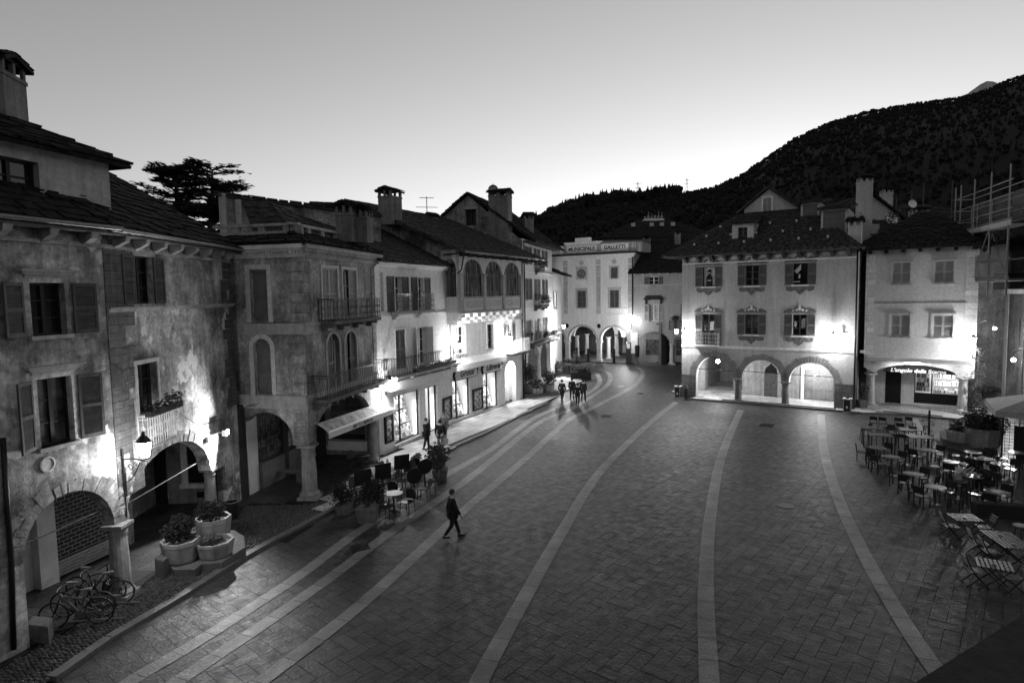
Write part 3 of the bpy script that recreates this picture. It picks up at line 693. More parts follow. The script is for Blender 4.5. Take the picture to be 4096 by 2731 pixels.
# plastered dormer storey with its own roof and the big chimney
dz = 11.2; fd = Fac(rA, f1.at(0, .9, 0)); dR = 8.95
fd.win((5.55, 11.42), (6.85, 12.28), sh=None, fm='wood_dark', sill=None, rows=2, leaves=2)
fd.win((3.6, 11.42), (4.9, 12.28), sh=None, fm='wood_dark', sill=None, rows=2)
fd.wall([(2, 10.4), (dR, 10.4), (dR, 12.75), (2, 12.75)], 'plaster_dormer', .3, 'dormer_wall')
fd.box('dormer_cheek', 'plaster_dormer', dR-.3, dR, .3, 4, 10.4, 12.7)
k = MB(); slab_roof(k, P(fd, 1.0, -.45, 12.66), P(fd, dR+.4, -.45, 12.66), P(fd, dR-4.2, 3.6, 14.9), P(fd, 1.0, 3.6, 14.9), .36, .5, .06); slab_roof(k, P(fd, dR+.4, -.45, 12.66), P(fd, dR+.4, 7.6, 12.66), P(fd, dR-4.2, 3.7, 14.9), P(fd, dR-4.2, 3.6, 14.9), .36, .5, .06); k.build('dormer_roof', 'roof', rA, Matrix.Identity(4))
p = (-13.98,17.50,13.74)
chimney(rA, p[0]-.3, 17.5, 12.3, 1.1, 1.1, (-13.86,17.50,15.27)[2]-12.2, .2, 'plaster_chim', 3, 'roof')
m = MB(); m.M = f2.mw; m.box(0, L2, .45, 6.9, 4.3, 4.5); m.box(L2-.25, L2, .45, 9, 4, 10.4); m.M = f1.mw; m.box(0, .3, .45, 9, 0, 10.4); m.box(0, L1, 8.6, 9, 0, 12); m.M = f2.mw; m.box(-2, L2, 8.6, 9, 0, 12); m.build('back_wall', 'plaster_back', rA, Matrix.Identity(4))
# wall lantern on a scrolled bracket, flood lamp at the corner
def lantern(name, label, mw, power, group=None, arm=.55, size=.5, drop=0, body='iron'):
    """mw: wall point, -y points away from the wall"""
    o = bpy.data.objects.new(name, None); put(o, None, mw); tag(o, label, 'wall lamp', group)
    m = MB(); m.box(-.03, .03, -.03, 0, -.75*size/.5, .3*size/.5); m.tube([(0, 0, .05), (0, -arm*.5, .1), (0, -arm, .05)], .02, 5); m.tube([(0, -.02, -.5*size/.5)]+[(0, -.02-arm*.75*(i/8), -.5*size/.5+.5*size/.5*(i/8)**2) for i in range(9)], .016, 5)
    for cy, cz, r in ((-arm*.35, -.16, .1), (-arm*.6, -.05, .06)): m.tube([(0, cy+r*math.cos(t)*(1-t/14), cz+r*math.sin(t)*(1-t/14)) for t in [i*.7 for i in range(11)]], .012, 4)
    m.build('bracket', body, o, mw)
    s = size; lm = mw @ T3(0, -arm, .1)
    m = MB(); m.lathe([(.03, 0), (s*.22, .02), (s*.25, .06)], n=6)
    for k in range(6): a = k*math.pi/3; m.tube([(s*.22*math.cos(a), s*.22*math.sin(a), .05), (s*.34*math.cos(a), s*.34*math.sin(a), s*.8)], .013, 4)
    m.lathe([(s*.33, s*.8), (s*.34, s*.84), (s*.18, s*1.05), (s*.07, s*1.14), (s*.09, s*1.2), (.02, s*1.32)], n=6); m.build('lantern_frame', body, o, lm)
    MB().lathe([(s*.2, .07), (s*.33, s*.79)], n=6).build('lantern_glass', 'lit_glass', o, lm)
    light(o, mw @ T3(0, -arm-.03, .1+s*.3), power, s*.36); return o
p = (7.96,3.99); lantern('wall_lantern', 'hexagonal lantern on a scrolled iron bracket between the arches of the weathered house', f1.at(p[0], 0, p[1]), 140, arm=.8, size=.62)
p = (6.34,3.46)
def flood(label, mw, power, s=.16):
    o = bpy.data.objects.new('flood_lamp', None); put(o, None, mw); tag(o, label, 'wall lamp')
    m = MB(); m.box(-.02, .02, -.3, 0, -.02, .02); m.box(-s, s, -.42, -.3, -s*.7, s*.7); m.build('housing', 'iron_grey', o, mw)
    MB().box(-s*.85, s*.85, -.435, -.421, -s*.55, s*.55).build('lamp_glass', 'lit_glass', o, mw); sp = light(o, mw @ T3(0, -.5, -.1) @ Vector((-.8, .42, .05)).to_track_quat('-Z', 'Y').to_matrix().to_4x4(), power, .08, 'SPOT'); sp.data.shadow_soft_size = .08; sp.data.spot_size = math.radians(160); sp.data.spot_blend = .6; return o
flood('small flood lamp on the corner of the weathered house above its second arch', f2.at(p[0]-.1, 0, p[1]), 420)
MB().box(-.14, .14, -.12, 0, -.1, .1).build('junction_box', 'stone_pale', rA, f2.at((5.50,3.35)[0], 0, (5.50,3.35)[1]))

# ------------------------------------------------------------------ corner house with the bar (two street walls)
rB = thing('corner_house', 'dark corner house with dentil cornice, iron balconies and a bar under its arches', 'house', (-8.6, 25.35, 0))
bl = Fac(rB, frame((-12.2, 26.15), (-8.6, 25.35))); br = Fac(rB, frame((-8.6, 25.35), (-7.2, 32.4)))
BLL, BRL = 3.69, 7.19
bl.win((1.25, 7.6), (2.07, 9.82), sh=None, glass='blind', fm='plaster_b', surround=(.2, 'stone_pale'), sill=None, leaves=1, rows=1, reveal=.1)
bl.win((1.27, 4.5), (2.09, 6.92), sh=None, glass='blind', fm='plaster_b', surround=(.2, 'stone_pale'), sill=None, leaves=1, rows=1, arch=.41, reveal=.1)
br.win((1.65, 7.62), (3.05, 9.9), sh='closed', fm='w_frame_white', surround=(.13, 'stone_pale'), sill=None, sm='shutter_pale')
br.win((3.6, 7.62), (5.0, 9.9), sh='right', fm='w_frame_white', surround=(.13, 'stone_pale'), sill=None, sm='shutter_pale', sw=.75)
for a, s_ in ((1.85, 'left'), (3.6, 'right')):
    br.win((a, 4.3), (a+1.15, 6.95), sh=s_, fm='w_frame_white', surround=(.16, 'stone'), sill=None, arch=.55, rows=2, sm='shutter', sw=.7)
bl.wall([(0, -.3), (.42, -.3), (.42, 2.55)]+archpts(.42, 2.95, 2.55, 3.78)+[(2.95, 2.4), (BLL, 2.4), (BLL, 10.9), (0, 10.9)], 'plaster_b', .4)
br.wall([(0.02, 2.4), (.62, 2.4), (.62, 2.7)]+archpts(.62, 6.1, 2.7, 3.95, 20)+[(6.1, 2.4), (6.85, 2.4), (6.85, -.3), (BRL, -.3), (BRL, 10.9), (0.02, 10.9)], 'plaster_b', .4)
column(rB, -8.72, 25.55, 2.42, .3, 'stone_col', base=.55, cap=.5); column(rB, *(-7.32,31.29), 2.42, .24, 'stone_col', base=.4, cap=.5)
for fr, L in ((bl, BLL), (br, BRL)):
    m = MB(); m.box(-.06, L+.06, -.1, .02, 7.4, 7.56); m.box(-.03, L+.03, -.05, .02, 7.1, 7.4); m.box(-.04, L+.04, -.14, .02, 4.44, 4.53); m.box(-.03, L+.03, -.09, .02, 4.2, 4.44); m.box(-.02, L+.02, -.05, .02, 3.95, 4.2); m.build('string_course', 'stone', rB, fr.mw)
    m = MB(); m.box(-.08, L+.08, -.1, .02, 10.28, 10.36); m.box(-.2, L+.2, -.3, .02, 10.52, 10.62); m.box(-.3, L+.3, -.42, .02, 10.62, 10.82); m.box(-.12, L+.12, -.16, .02, 10.36, 10.52)
    x = 0
    while x < L: m.box(x, x+.06, -.24, -.16, 10.42, 10.52); x += .13
    m.build('cornice', 'stone_pale' if fr is bl else 'stone', rB, fr.mw)
    q = MB()
    for z0, z1_ in ((4.55, 7.05), (7.6, 10.2)):
        z = z0; k = 0
        while z < z1_-.1:
            ww = .62
            q.box(L-ww if fr is bl else -.016, L+.016 if fr is bl else ww, -.03, .03, z, z+.4)
            if fr is br: q.box(L-.45, L+.016, -.03, .03, z, z+.4)
            z += .425
    q.build('quoin', 'stone_b', rB, fr.mw)
    q = MB(); z = 2.5
    while z < 3.9: q.box((L-.66) if fr is bl else -.016, L+.016 if fr is bl else .6, -.025, .03, z, z+.33); z += .36
    q.build('quoin', 'stone_b', rB, fr.mw)
br.balcony(1.2, 6.2, 7.56, .75, .95, 'iron', 'stone_dark', .14, .13, True, corb=4)
br.balcony(.3, 6.9, 4.3, .8, 1.0, 'iron', 'stone_dark', .16, .12, False, .03, corb=5)
# inside the arches
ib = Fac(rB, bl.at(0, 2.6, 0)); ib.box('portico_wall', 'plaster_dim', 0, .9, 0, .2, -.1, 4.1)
bl.box('pilaster_or_lit_edge', 'jamb_white', .42, .62, .41, 1.7, 0, 2.9)
g = MB()
for i in range(10): g.tube([(.95+i*.41, -.1, 1.35), (.95+i*.41, -.1, 3.4)], .014, 4)
for i in range(9): g.tube([(.9, -.1, 1.4+i*.25), (4.7, -.1, 1.4+i*.25)], .014, 4)
g.build('window_grille', 'iron', rB, br.at(0, 3.0, 0))
jb = Fac(rB, br.at(0, 3.0, 0)); jb.box('portico_wall', 'plaster_dim', -2.2, 7.2, 0, .2, -.1, 4.1); jb.box('shop_window', 'book_row_dim', .85, 4.7, -.05, .0, 1.35, 3.5); jb.box('shop_window', 'painted_light', 3.1, 4.0, -.07, -.051, 1.5, 2.2); jb.box('shutter_panel', 'shutter_slat', .85, 4.8, -.2, -.01, .15, 1.3); jb.box('door_jamb', 'jamb_white', .1, .8, -.05, 0, .1, 3.6); br.box('portico_end', 'plaster_in', 6.95, 7.15, .45, 3.0, -.1, 4.1); br.box('bar_window', 'book_row_dim', 6.9, 6.94, .7, 2.6, 1.0, 2.8); br.box('bar_sill', 'jamb_white', 6.8, 6.94, .6, 2.8, .4, .9)  # small pale pane paints in a lit window; it gives no light
m = MB(); m.M = br.mw; m.box(-.0, BRL, .4, 7.5, 4.02, 4.15); m.M = bl.mw; m.box(.0, BLL-.4, .41, 3, 4.03, 4.16); m.build('portico_ceiling', 'plaster_in', rB, Matrix.Identity(4))
# the bar's awning with its lettering
m = MB()
for i in range(24):
    x0, x1 = .55+i*7.05/24, .55+(i+1)*7.05/24; s0 = .05*math.sin(i*1.7); s1 = .05*math.sin((i+1)*1.7)
    zt0, zt1 = 3.22-.3*i/24, 3.22-.3*(i+1)/24
    m.add([(x0, -.06, zt0), (x1, -.06, zt1), (x1, -.34, zt1-.16-s1*.6), (x0, -.34, zt0-.16-s0*.6), (x1, -.6, zt1-.36), (x0, -.6, zt0-.36)], [(0, 1, 2, 3), (3, 2, 4, 5)])
aw = m.build('awning', 'canvas_worn', rB, br.mw)
MB().tube([(.55, -.62, 2.86), (7.6, -.62, 2.56)], .06, 8).build('awning_bar', 'paint_white', aw, br.mw); m = MB(); m.add([(.55, -.62, 2.86), (7.6, -.62, 2.56), (7.6, -.62, 2.28), (.55, -.62, 2.58)], [(0, 1, 2, 3)]); m.add([(.55, -.61, 2.86), (7.6, -.61, 2.56), (7.6, -.61, 2.28), (.55, -.61, 2.58)], [(3, 2, 1, 0)]); m.build('valance', 'canvas', aw, br.mw)
text('Bar La Belleria', .3, 'lettering', 'black', aw, br.at(3.9, -.635, 2.58) @ Matrix.Rotation(math.radians(2.4), 4, 'Y'), .3, .004, 1.25)
# roof, terrace parapet, lantern roof, chimneys
k = MB(); I4 = Matrix.Identity(4)
slab_roof(k, P(bl, -1.5, -.45, 10.86), P(bl, BLL+.4, -.45, 10.86), P(bl, BLL-1.0, 1.1, 11.5), P(bl, -1.5, 1.1, 11.5), .4, .5, .05)
slab_roof(k, P(br, -.4, -.45, 10.86), P(br, BRL+.3, -.45, 10.86), P(br, BRL+.3, 1.1, 11.5), P(br, 1.0, 1.1, 11.5), .4, .5, .05); k.build('roof', 'roof', rB, I4)
m = MB(); m.M = bl.mw; m.box(-1, BLL-.55, .75, .95, 11.68, 11.8); m.M = br.mw; m.box(.6, BRL-.2, .75, .95, 11.68, 11.8); pr = m.build('parapet_coping', 'stone', rB, I4)
m = MB()
for fr, xs in ((bl, (0, 1.2, 2.4, 3.0)), (br, (.8, 2.0, 3.2, 4.6, 5.8, 6.9))):
    m.M = fr.mw
    for x in xs: m.box(x, x+.3, .78, .92, 11.2, 11.68)
m.build('parapet_post', 'stone_old', rB, I4)
k = MB(); A_, B_, C_, D_ = P(bl, .2, 2.0, 11.5), P(br, 1.6, 1.4, 11.5), P(br, 5.0, 1.4, 11.5), P(br, 5.0, 6, 11.5); pk = P(br, 2.6, 3.0, 13.0); pk2 = P(br, 4.6, 3.2, 12.9)
slab_roof(k, A_, B_, pk, pk-Vector((1.2, 0, 0)), .3, .4, .05); slab_roof(k, B_, C_, pk2, pk, .3, .4, .05); k.build('roof', 'roof_b', rB, I4)
m = MB(); m.M = br.mw; m.box(.6, BRL, 1.0, 7.6, 10.8, 11.45); m.box(BRL-.2, BRL, .4, 7.5, 0, 10.9); m.box(0, BRL, 7.4, 7.6, 0, 11); m.build('back_wall', 'plaster_back', rB, I4)
p = (-7.66,30.50,11.47); cr = math.radians(78.8)
chimney(rB, p[0]-.35, 30.6, 11.3, .85, .85, (-7.92,30.50,13.16)[2]-11.3, cr, slots=2); chimney(rB, p[0]+.35, 30.9, 11.3, .7, .7, (-7.28,30.50,13.11)[2]-11.4, cr, slots=2)
MB().tube([P(bl, -.05, -.12, z) for z in (10.3, 9.9, 4.0, 0.1)], .06, 8).build('downpipe', 'iron', rB, I4, True)
bl.box('meter_box', 'paint_white', .15, .38, -.12, 0, 3.1, 3.5); bl.box('notice_panel', 'black', .5, .55, .6, 1.4, 1.1, 2.1)
# small shrine lamp on the corner
MB().ball((0, 0, 0), .12).build('corner_lamp', 'stone', rB, bl.at(BLL-.1, -.15, 5.6))
# building with a tall blank parapet behind the corner house
rK = thing('rear_house', 'house behind the corner house showing a long pale wall under a sloping coping', 'house', (-13.5, 33, 0))
X0, X1 = (-15.33,33.00,11.54), (-7.65,37.00,10.71)
z0, z1 = (-15.20,33.00,14.17)[2], (-9.62,36.00,13.39)[2]; xr = (-9.62,36.00,13.39)[0]
m = MB(); pts = [(X0[0], 33), (xr+2.0, 36.5), (xr-1.5, 44), (X0[0]-3, 42)]
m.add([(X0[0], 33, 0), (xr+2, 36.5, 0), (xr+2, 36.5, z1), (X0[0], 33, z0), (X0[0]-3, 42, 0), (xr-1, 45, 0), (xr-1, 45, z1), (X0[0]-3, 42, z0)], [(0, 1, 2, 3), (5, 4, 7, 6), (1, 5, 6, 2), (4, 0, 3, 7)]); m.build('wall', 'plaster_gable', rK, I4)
k = MB(); slab_roof(k, (X0[0]-.2, 32.7, z0), (xr+2.2, 36.2, z1), (xr-1, 45, z1+.1), (X0[0]-3, 42, z0+.1), .5, .6, .06); k.build('coping_roof', 'roof_b', rK, I4)
m = MB(); m.box(X0[0]-.05, X0[0]+.3, 32.85, 33.1, 9, z0); m.box(X0[0]+.75, X0[0]+1.0, 33.0, 33.2, 9, z0-.3); m.build('pilaster_or_lit_edge', 'stone', rK, I4)
p = (-11.21,36.00,13.60); chimney(rK, p[0], 37, p[2]-.6, 1.2, .8, 1.1, .4, slots=2)
# ------------------------------------------------------------------ pale house with four windows above the bookshop
rC = thing('pale_house', 'pale plastered house with two scrolled window balconies and lit shop windows under a white canopy', 'house', (-7.2, 32.4, 0))
c = Fac(rC, frame((-7.2, 32.4), (-4.09, 40.23))); CL = 8.43
for a in (1.85, 4.4):
    c.win((a, 7.75), (a+.85, 9.7), sh='open', fm='w_frame_white', sm='shutter_dark', sw=.7, sill=None, surround=(.06, 'plaster_white'))
    c.balcony(a-.35, a+1.45, 7.72, .38, 1.0, 'iron_grey', 'stone', .1, .12, True, name='window_balcony', corb=1)
c.win((1.85, 4.5), (2.9, 6.72), sh='closed', sm='shutter', sill=None, surround=(.05, 'plaster_white')); c.win((4.3, 4.5), (5.3, 6.72), sh='open', sm='shutter_pale', fm='w_frame_white', sill=None, sw=.62, angles=(20, 10))
c.win((.55, 7.8), (.85, 9.9), sh=None, fm='w_frame_white', sill=None, leaves=1); c.win((.55, 4.6), (.85, 6.6), sh=None, fm='w_frame_white', sill=None, leaves=1)
c.holes += [[(1.5, .28), (4.3, .28), (4.3, 3.05), (1.5, 3.05)], [(5.0, .13), (6.5, .13), (6.5, 3.0), (5.0, 3.0)]]
c.wall([(0, -.3), (CL, -.3), (CL, 10.6), (0, 10.6)], 'plaster_c', .3)
m = MB(); m.box(0, CL, -.06, .02, 7.42, 7.56); m.box(0, .45, -.03, .02, 4.6, 7.3); m.box(0, .45, -.03, .02, 7.6, 10.2); m.box(CL-.3, CL, -.03, .02, 4, 10.2); m.build('string_course', 'plaster_white', rC, c.mw)
m = MB(); m.box(0, CL, -.15, .02, 10.2, 10.3); m.box(0, CL, -.35, .02, 10.3, 10.42); m.box(0, CL, -.5, .02, 10.42, 10.5); m.build('cornice', 'plaster_white', rC, c.mw)
bal = c.balcony(.6, CL-.1, 4.25, .85, 1.0, 'iron', 'stone', .14, .14, False, .035, corb=5)
gfx = thing('flower_box', 'row of low plants along the long balcony over the white shop canopy', 'flower box', P(c, 4.8, -.75, 4.3), math.radians(68.3))
m = MB(); m.box(-2.2, 2.8, -.1, .1, 0, .18); m.build('trough', 'wood_dark', gfx); m = MB()
for i in range(40): leaves(m, (random.uniform(-2.2, 2.8), random.uniform(-.1, .1), .25), .16, 8, .06)
m.build('foliage', 'leaf', gfx)
# canopy
m = MB(); m.hexa([(.45, -.6, 3.5), (CL-.9, -.6, 3.3), (CL-.9, 0, 3.3), (.45, 0, 3.5)], [(.45, -.6, 3.95), (CL-.9, -.6, 3.9), (CL-.9, 0, 4.02), (.45, 0, 4.05)]); m.build('shop_canopy', 'canvas', rC, c.mw)
def shopwin(fac, u0, u1, z0, z1, depth=1.1, power=3, tubes=(1,), door=False, mull=(), dark_top=False):
    f = MB(); t = .07; w = u1-u0; h = z1-z0
    f.box(0, t, 0, .08, 0, h); f.box(w-t, w, 0, .08, 0, h); f.box(t, w-t, 0, .08, h-t, h); f.box(t, w-t, 0, .08, 0, t*.8)
    for x in mull: f.box(x*w-.035, x*w+.035, 0, .08, t, h-t)
    fr = f.build('shop_window', 'wood_dark', fac.root, fac.at(u0, .12, z0))
    mw = fac.at(u0, .3, z0)
    m = MB(); m.box(0, w, depth, depth+.05, -.05, h+.05); m.box(-.05, 0, 0, depth, -.05, h+.05); m.box(w, w+.05, 0, depth, -.05, h+.05); m.box(0, w, 0, depth, -.1, -.05); m.box(0, w, 0, depth, h+.05, h+.1); m.build('display_box', 'shop_white', fr, mw)
    for i in range(3 if not door else 0):
        MB().box(0, w*.9, 0, .03, 0, h*.26).build('book_row', random.choice(('book_row', 'book_row_b', 'book_row')), fr, fac.at(u0+.05, .45+.2*i, z0+.06+h*.3*i) @ Matrix.Rotation(math.radians(-14), 4, 'X'))
        MB().box(0, w, 0, .25, 0, .02).build('shelf', 'shop_white', fr, fac.at(u0, .44+.2*i, z0+.03+h*.3*i))
    MB().box(0, w*.95, 0, .02, 0, h*.5).build('book_row', 'book_row_b', fr, fac.at(u0, .3+depth-.08, z0+h*.45))
    for s_ in tubes: MB().tube([(0, 0, .1), (0, 0, h*.75)], .025, 6).build('light_tube', 'tube', fr, fac.at(u1-.14 if s_ else u0+.14, .32, z0))
    light(fr, fac.at((u0+u1)/2, .75, z1-.08), power, kind='AREA', size=(w*.8, .6)); light(fr, fac.at((u0+u1)/2, .45, z0+h*.5) @ Matrix.Rotation(math.radians(90), 4, 'X'), power*.5, kind='AREA', size=(w*.7, h*.5)); return fr
shopwin(c, 1.5, 4.3, .28, 3.05, mull=(.28,)); shopwin(c, 5.0, 6.5, .13, 3.0, door=True, mull=(.45,), power=2.5)
c.box('plinth', 'stone', 1.45, 4.35, -.12, .0, .1, .27)
def board(fac, u0, u1, z0, z1, label):
    o = bpy.data.objects.new('display_case', None); put(o, None, fac.at(u0, 0, z0)); tag(o, label, 'display case', None)
    w, h = u1-u0, z1-z0; m = MB(); m.box(0, w, -.12, -.005, 0, .1); m.box(0, w, -.12, -.005, h-.16, h); m.box(0, .12, -.12, -.005, .1, h-.16); m.box(w-.12, w, -.12, -.005, .1, h-.16); m.box(.02, w-.02, -.03, -.004, .02, h-.02); m.build('case', 'wood_dark', o); MB().box(.12, w-.12, -.045, -.031, .1, h-.16).build('posters', 'poster', o); return o
board(c, .45, 1.25, .6, 2.2, 'narrow dark display case beside the arch of the bar, first along the shop fronts')
board(c, 7.15, 8.3, .45, 2.0, 'dark framed display case between the shop door and the window under the first script sign')
k = MB(); slab_roof(k, P(c, -.2, -.6, 10.5), P(c, CL, -.6, 10.5), P(c, CL, 7.5, 14.3), P(c, -.2, 7.5, 14.3), .4, .5, .05); k.build('roof', 'roof_b', rC, I4)
p = (-7.89,41.00,13.87); chimney(rC, p[0], 41, p[2]-.6, 1.25, 1.0, (-7.83,41.00,15.71)[2]-p[2]+.5, math.radians(65), slots=1)
m = MB(); m.M = c.mw; m.box(0, CL, 7.4, 7.6, 0, 14); m.box(0, .2, .3, 7.5, 0, 10.6); m.add([(0, -.3, 10.5), (0, 7.5, 10.5), (0, 7.5, 14.2)], [(0, 1, 2)]); m.build('back_wall', 'plaster_back', rC, I4)
MB().tube([P(c, CL-.08, -.5, 10.45), P(c, CL-.08, -.08, 10.0), P(c, CL-.08, -.08, 4.3)], .05, 8).build('downpipe', 'iron_grey', rC, I4, True)
def antenna(x, y, z, h, label, yaw=0):
    o = thing('television_antenna', label, 'antenna', (x, y, z), yaw); m = MB(); m.tube([(0, 0, 0), (0, 0, h)], .03, 5); m.build('mast', 'iron', o)
    m = MB(); m.tube([(-.5, 0, h*.95), (.5, 0, h*.95)], .02, 4); m.tube([(-.8, 0, h*.5), (.8, 0, h*.5)], .02, 4)
    for i in range(6): m.tube([(-.5+i*.2, -.25, h*.95), (-.5+i*.2, .25, h*.95)], .012, 4)
    m.build('array', 'iron', o); return o
p = (-6.14,46.00,14.37); antenna(p[0], 46, p[2], (-6.10,46.00,15.90)[2]-p[2], 'tall thin antenna standing on the roofs between the two left chimneys', .2)
# ------------------------------------------------------------------ bookshop house with the arcaded loggia
rD = thing('bookshop_house', 'house with an overhanging glazed loggia of round arches over the bookshop', 'house', (-4.09, 40.23, 0))
d = Fac(rD, frame((-4.09, 40.23), (.8, 49.6))); DLn = 10.57
dl = Fac(rD, d.at(0, -1.15, 0))
arcs = ((0.0, 2.5), (2.85, 5.22), (5.6, 8.05))
hol = [[(a, 8.5), (b, 8.5), (b, 10.0)]+list(reversed(archpts(a, b, 10.0, 10.95)))[1:] for a, b in arcs]
MB().wall([(-.45, 7.5), (8.4, 7.5), (8.4, 11.5), (-.45, 11.5)], hol, 0, .25).build('loggia_wall', 'plaster_d', rD, dl.mw)
ds = Fac(rD, dl.at(-.45, 1.4, 0) @ Matrix.Rotation(math.radians(-90), 4, 'Z'))
MB().wall([(0, 7.5), (1.39, 7.5), (1.39, 11.5), (0, 11.5)], [[(.12, 8.5), (1.2, 8.5), (1.2, 10.0)]+list(reversed(archpts(.12, 1.2, 10.0, 10.95)))[1:]], 0, .25).build('loggia_wall', 'plaster_d', rD, ds.mw)
for fr, (a, b) in [(dl, x) for x in arcs]+[(ds, (.12, 1.2))]:
    m = MB(); n = 7
    for i in range(n+1):
        x = a+(b-a)*i/n; m.tube([(x, .14, 8.5), (x, .14, 10.0)], .022, 4)
    for z in (9.85, 10.0, 8.75): m.box(a, b, .12, .16, z, z+.05)
    cc = (a+b)/2; r = (b-a)/2
    for i in range(1, 5): t = math.pi*i/5; m.tube([(cc, .14, 10.05), (cc-r*math.cos(t), .14, 10.05+.88*math.sin(t))], .02, 4)
    m.tube([(cc-r*.45*math.cos(t*math.pi/8), .14, 10.05+.42*math.sin(t*math.pi/8)) for t in range(9)], .02, 4)
    fr_ = m.build('loggia_window', 'w_frame', rD, fr.mw); MB().prism([(a, 8.5), (b, 8.5), (b, 10.0)]+list(reversed(archpts(a, b, 10.0, 10.95)))[1:], .18, .2).build('pane', 'curtain_stripe', fr_, fr.mw)
m = MB(); m.box(-.5, 8.45, -.05, .02, 8.36, 8.5); m.box(-.5, 8.45, -.06, .02, 7.42, 7.6)
for x in (-.45, 2.5, 5.22, 8.05): m.box(x+.02, x+.33, -.09, .02, 7.6, 9.95); m.box(x-.02, x+.38, -.13, .02, 9.9, 10.02)
m.build('loggia_pilaster', 'plaster_back', rD, dl.mw); m = MB()
for a, b in arcs: m.box(a+.25, b-.1, -.025, .02, 7.75, 8.25)
m.build('loggia_panel', 'plaster_e', rD, dl.mw)
m = MB(); m.box(-.45, 8.4, .02, 1.15, 7.4, 7.5); m.box(8.2, 8.4, .02, 1.2, 7.5, 11.5); m.build('loggia_floor', 'plaster_white', rD, dl.mw)
for i in range(9):
    x = -.3+i*1.03; m = MB(); m.box(x, x+.45, -1.12, 0, 7.15, 7.38); m.box(x, x+.45, -.85, 0, 6.93, 7.15); m.box(x, x+.45, -.5, 0, 6.7, 6.93); m.build('corbel', 'plaster_white', rD, d.mw)
d.win((.75, 4.6), (1.9, 6.5), sh=None, fm='w_frame_white', surround=(.12, 'plaster_white')); d.win((4.9, 4.65), (5.85, 6.45), sh=None, fm='w_frame', surround=(.12, 'plaster_white'))
d.win((7.9, 4.4), (8.9, 6.3), sh='open', fm='w_frame_white', sill=None, sw=.5)
d.holes += [[(.15, .28), (2.35, .28), (2.35, 2.95), (.15, 2.95)], [(4.2, .2), (6.4, .2), (6.4, 2.95), (4.2, 2.95)]]
d.wall([(0, -.3), (7.55, -.3), (7.55, 2.6)]+archpts(7.55, 9.4, 2.6, 3.4, 10)+[(9.4, 2.6), (9.4, -.3), (DLn, -.3), (DLn, 11.5), (0, 11.5)], 'plaster_d', .35)
shopwin(d, .15, 2.35, .28, 2.95, mull=(.3,)); shopwin(d, 4.2, 6.4, .2, 2.95, mull=(.35,))
board(d, 2.65, 4.0, .45, 2.0, 'dark framed display case between the two shop windows with script signs')
for u0, u1, word in ((.3, 3.2, 'Grossi'), (4.0, 6.9, 'Libreria')):
    m = MB(); pts = [(u0+.12, 2.95), (u1-.12, 2.95), (u1, 3.2), (u1-.05, 3.45)]+[(u0+(u1-u0)*(1-i/10), 3.45+.3*math.sin(math.pi*i/10)) for i in range(1, 10)]+[(u0+.05, 3.45), (u0, 3.2)]
    m.prism([(x, z) for x, z in pts], -.16, -.02); sg = m.build('shop_sign', 'sign_face', rD, d.mw); c0_ = ((u0+u1)/2, 3.28); m = MB(); m.prism([(c0_[0]+(x-c0_[0])*1.06, c0_[1]+(z-c0_[1])*1.16) for x, z in pts], -.13, -.015); m.build('sign_border', 'wood_dark', sg, d.mw)
    text(word, .62, 'lettering', 'black', sg, d.at((u0+u1)/2, -.175, 3.3), .35, .005, 1.1, .012)
    m = MB()
    for x in (u0, u1): m.tube([(x+.1*math.cos(t), -.14, 3.3+.22*math.sin(t)) for t in [i*.7 for i in range(8)]], .04, 6)
    m.build('sign_scroll', 'wood_dark', sg, d.mw)
m = MB(); m.hexa([(-.7, -.5, 3.75), (6.9, -.5, 3.75), (6.9, 0, 4.05), (-.7, 0, 4.05)], [(-.7, -.5, 3.98), (6.9, -.5, 3.98), (6.9, 0, 4.35), (-.7, 0, 4.35)]); m.box(-.7, 6.9, -.52, -.5, 3.6, 3.98); m.build('rolled_awning', 'canvas', rD, d.mw)
b2_ = d.balcony(7.2, 10.3, 4.1, .9, 1.0, 'white_iron', 'stone_dark', .16, .12, name='balcony'); d.balcony(7.9, 9.9, 6.75, .5, .9, 'white_iron', 'stone', .1, .12, name='balcony')
m = MB()
for i in range(6):
    for s_ in (1, -1): m.tube([(8.0+.1*i, -.03, 5.0), (8.0+.1*i+s_*.6, -.03, 6.6)], .012, 4)
m.build('trellis', 'wood_dark', rD, d.at(.3, 0, 0))
d.box('passage_wall', 'plaster_white', 7.3, 7.55, .35, 5, 0, 3.9); d.box('passage_wall', 'plaster_white', 7.3, 9.6, 5, 5.2, 0, 3.9); d.box('passage_ceiling', 'plaster_white', 7.3, 9.6, .35, 5, 3.5, 3.7); d.box('passage_shutter', 'shutter_slat', 7.55, 7.6, 1.0, 3.6, .1, 2.6)
k = MB(); slab_roof(k, P(d, -1.3, -2.0, 11.35), P(d, DLn+.3, -2.0, 11.35), P(d, DLn+.3, 7.5, 15.3), P(d, -1.3, 7.5, 15.3), .42, .5, .06); k.build('roof', 'roof_b', rD, I4)
m = MB(); m.box(-.6, DLn, -1.9, .0, 11.2, 11.26)
for i in range(11): m.box(-.4+i*1.05, -.22+i*1.05, -1.9, 0, 11.08, 11.2)
m.build('eaves_rafter', 'wood_dark', rD, d.mw); m = MB(); m.tube([(-1.25, -2.05, 11.3), (DLn+.3, -2.05, 11.3)], .07, 8); m.build('gutter', 'iron', rD, d.mw)
MB().tube([P(d, -1.2, -2.0, 11.25), P(d, -.6, -1.4, 10.2), P(c, CL-.06, -.1, 9.6)], .05, 6).build('downpipe', 'iron', rD, I4, True)
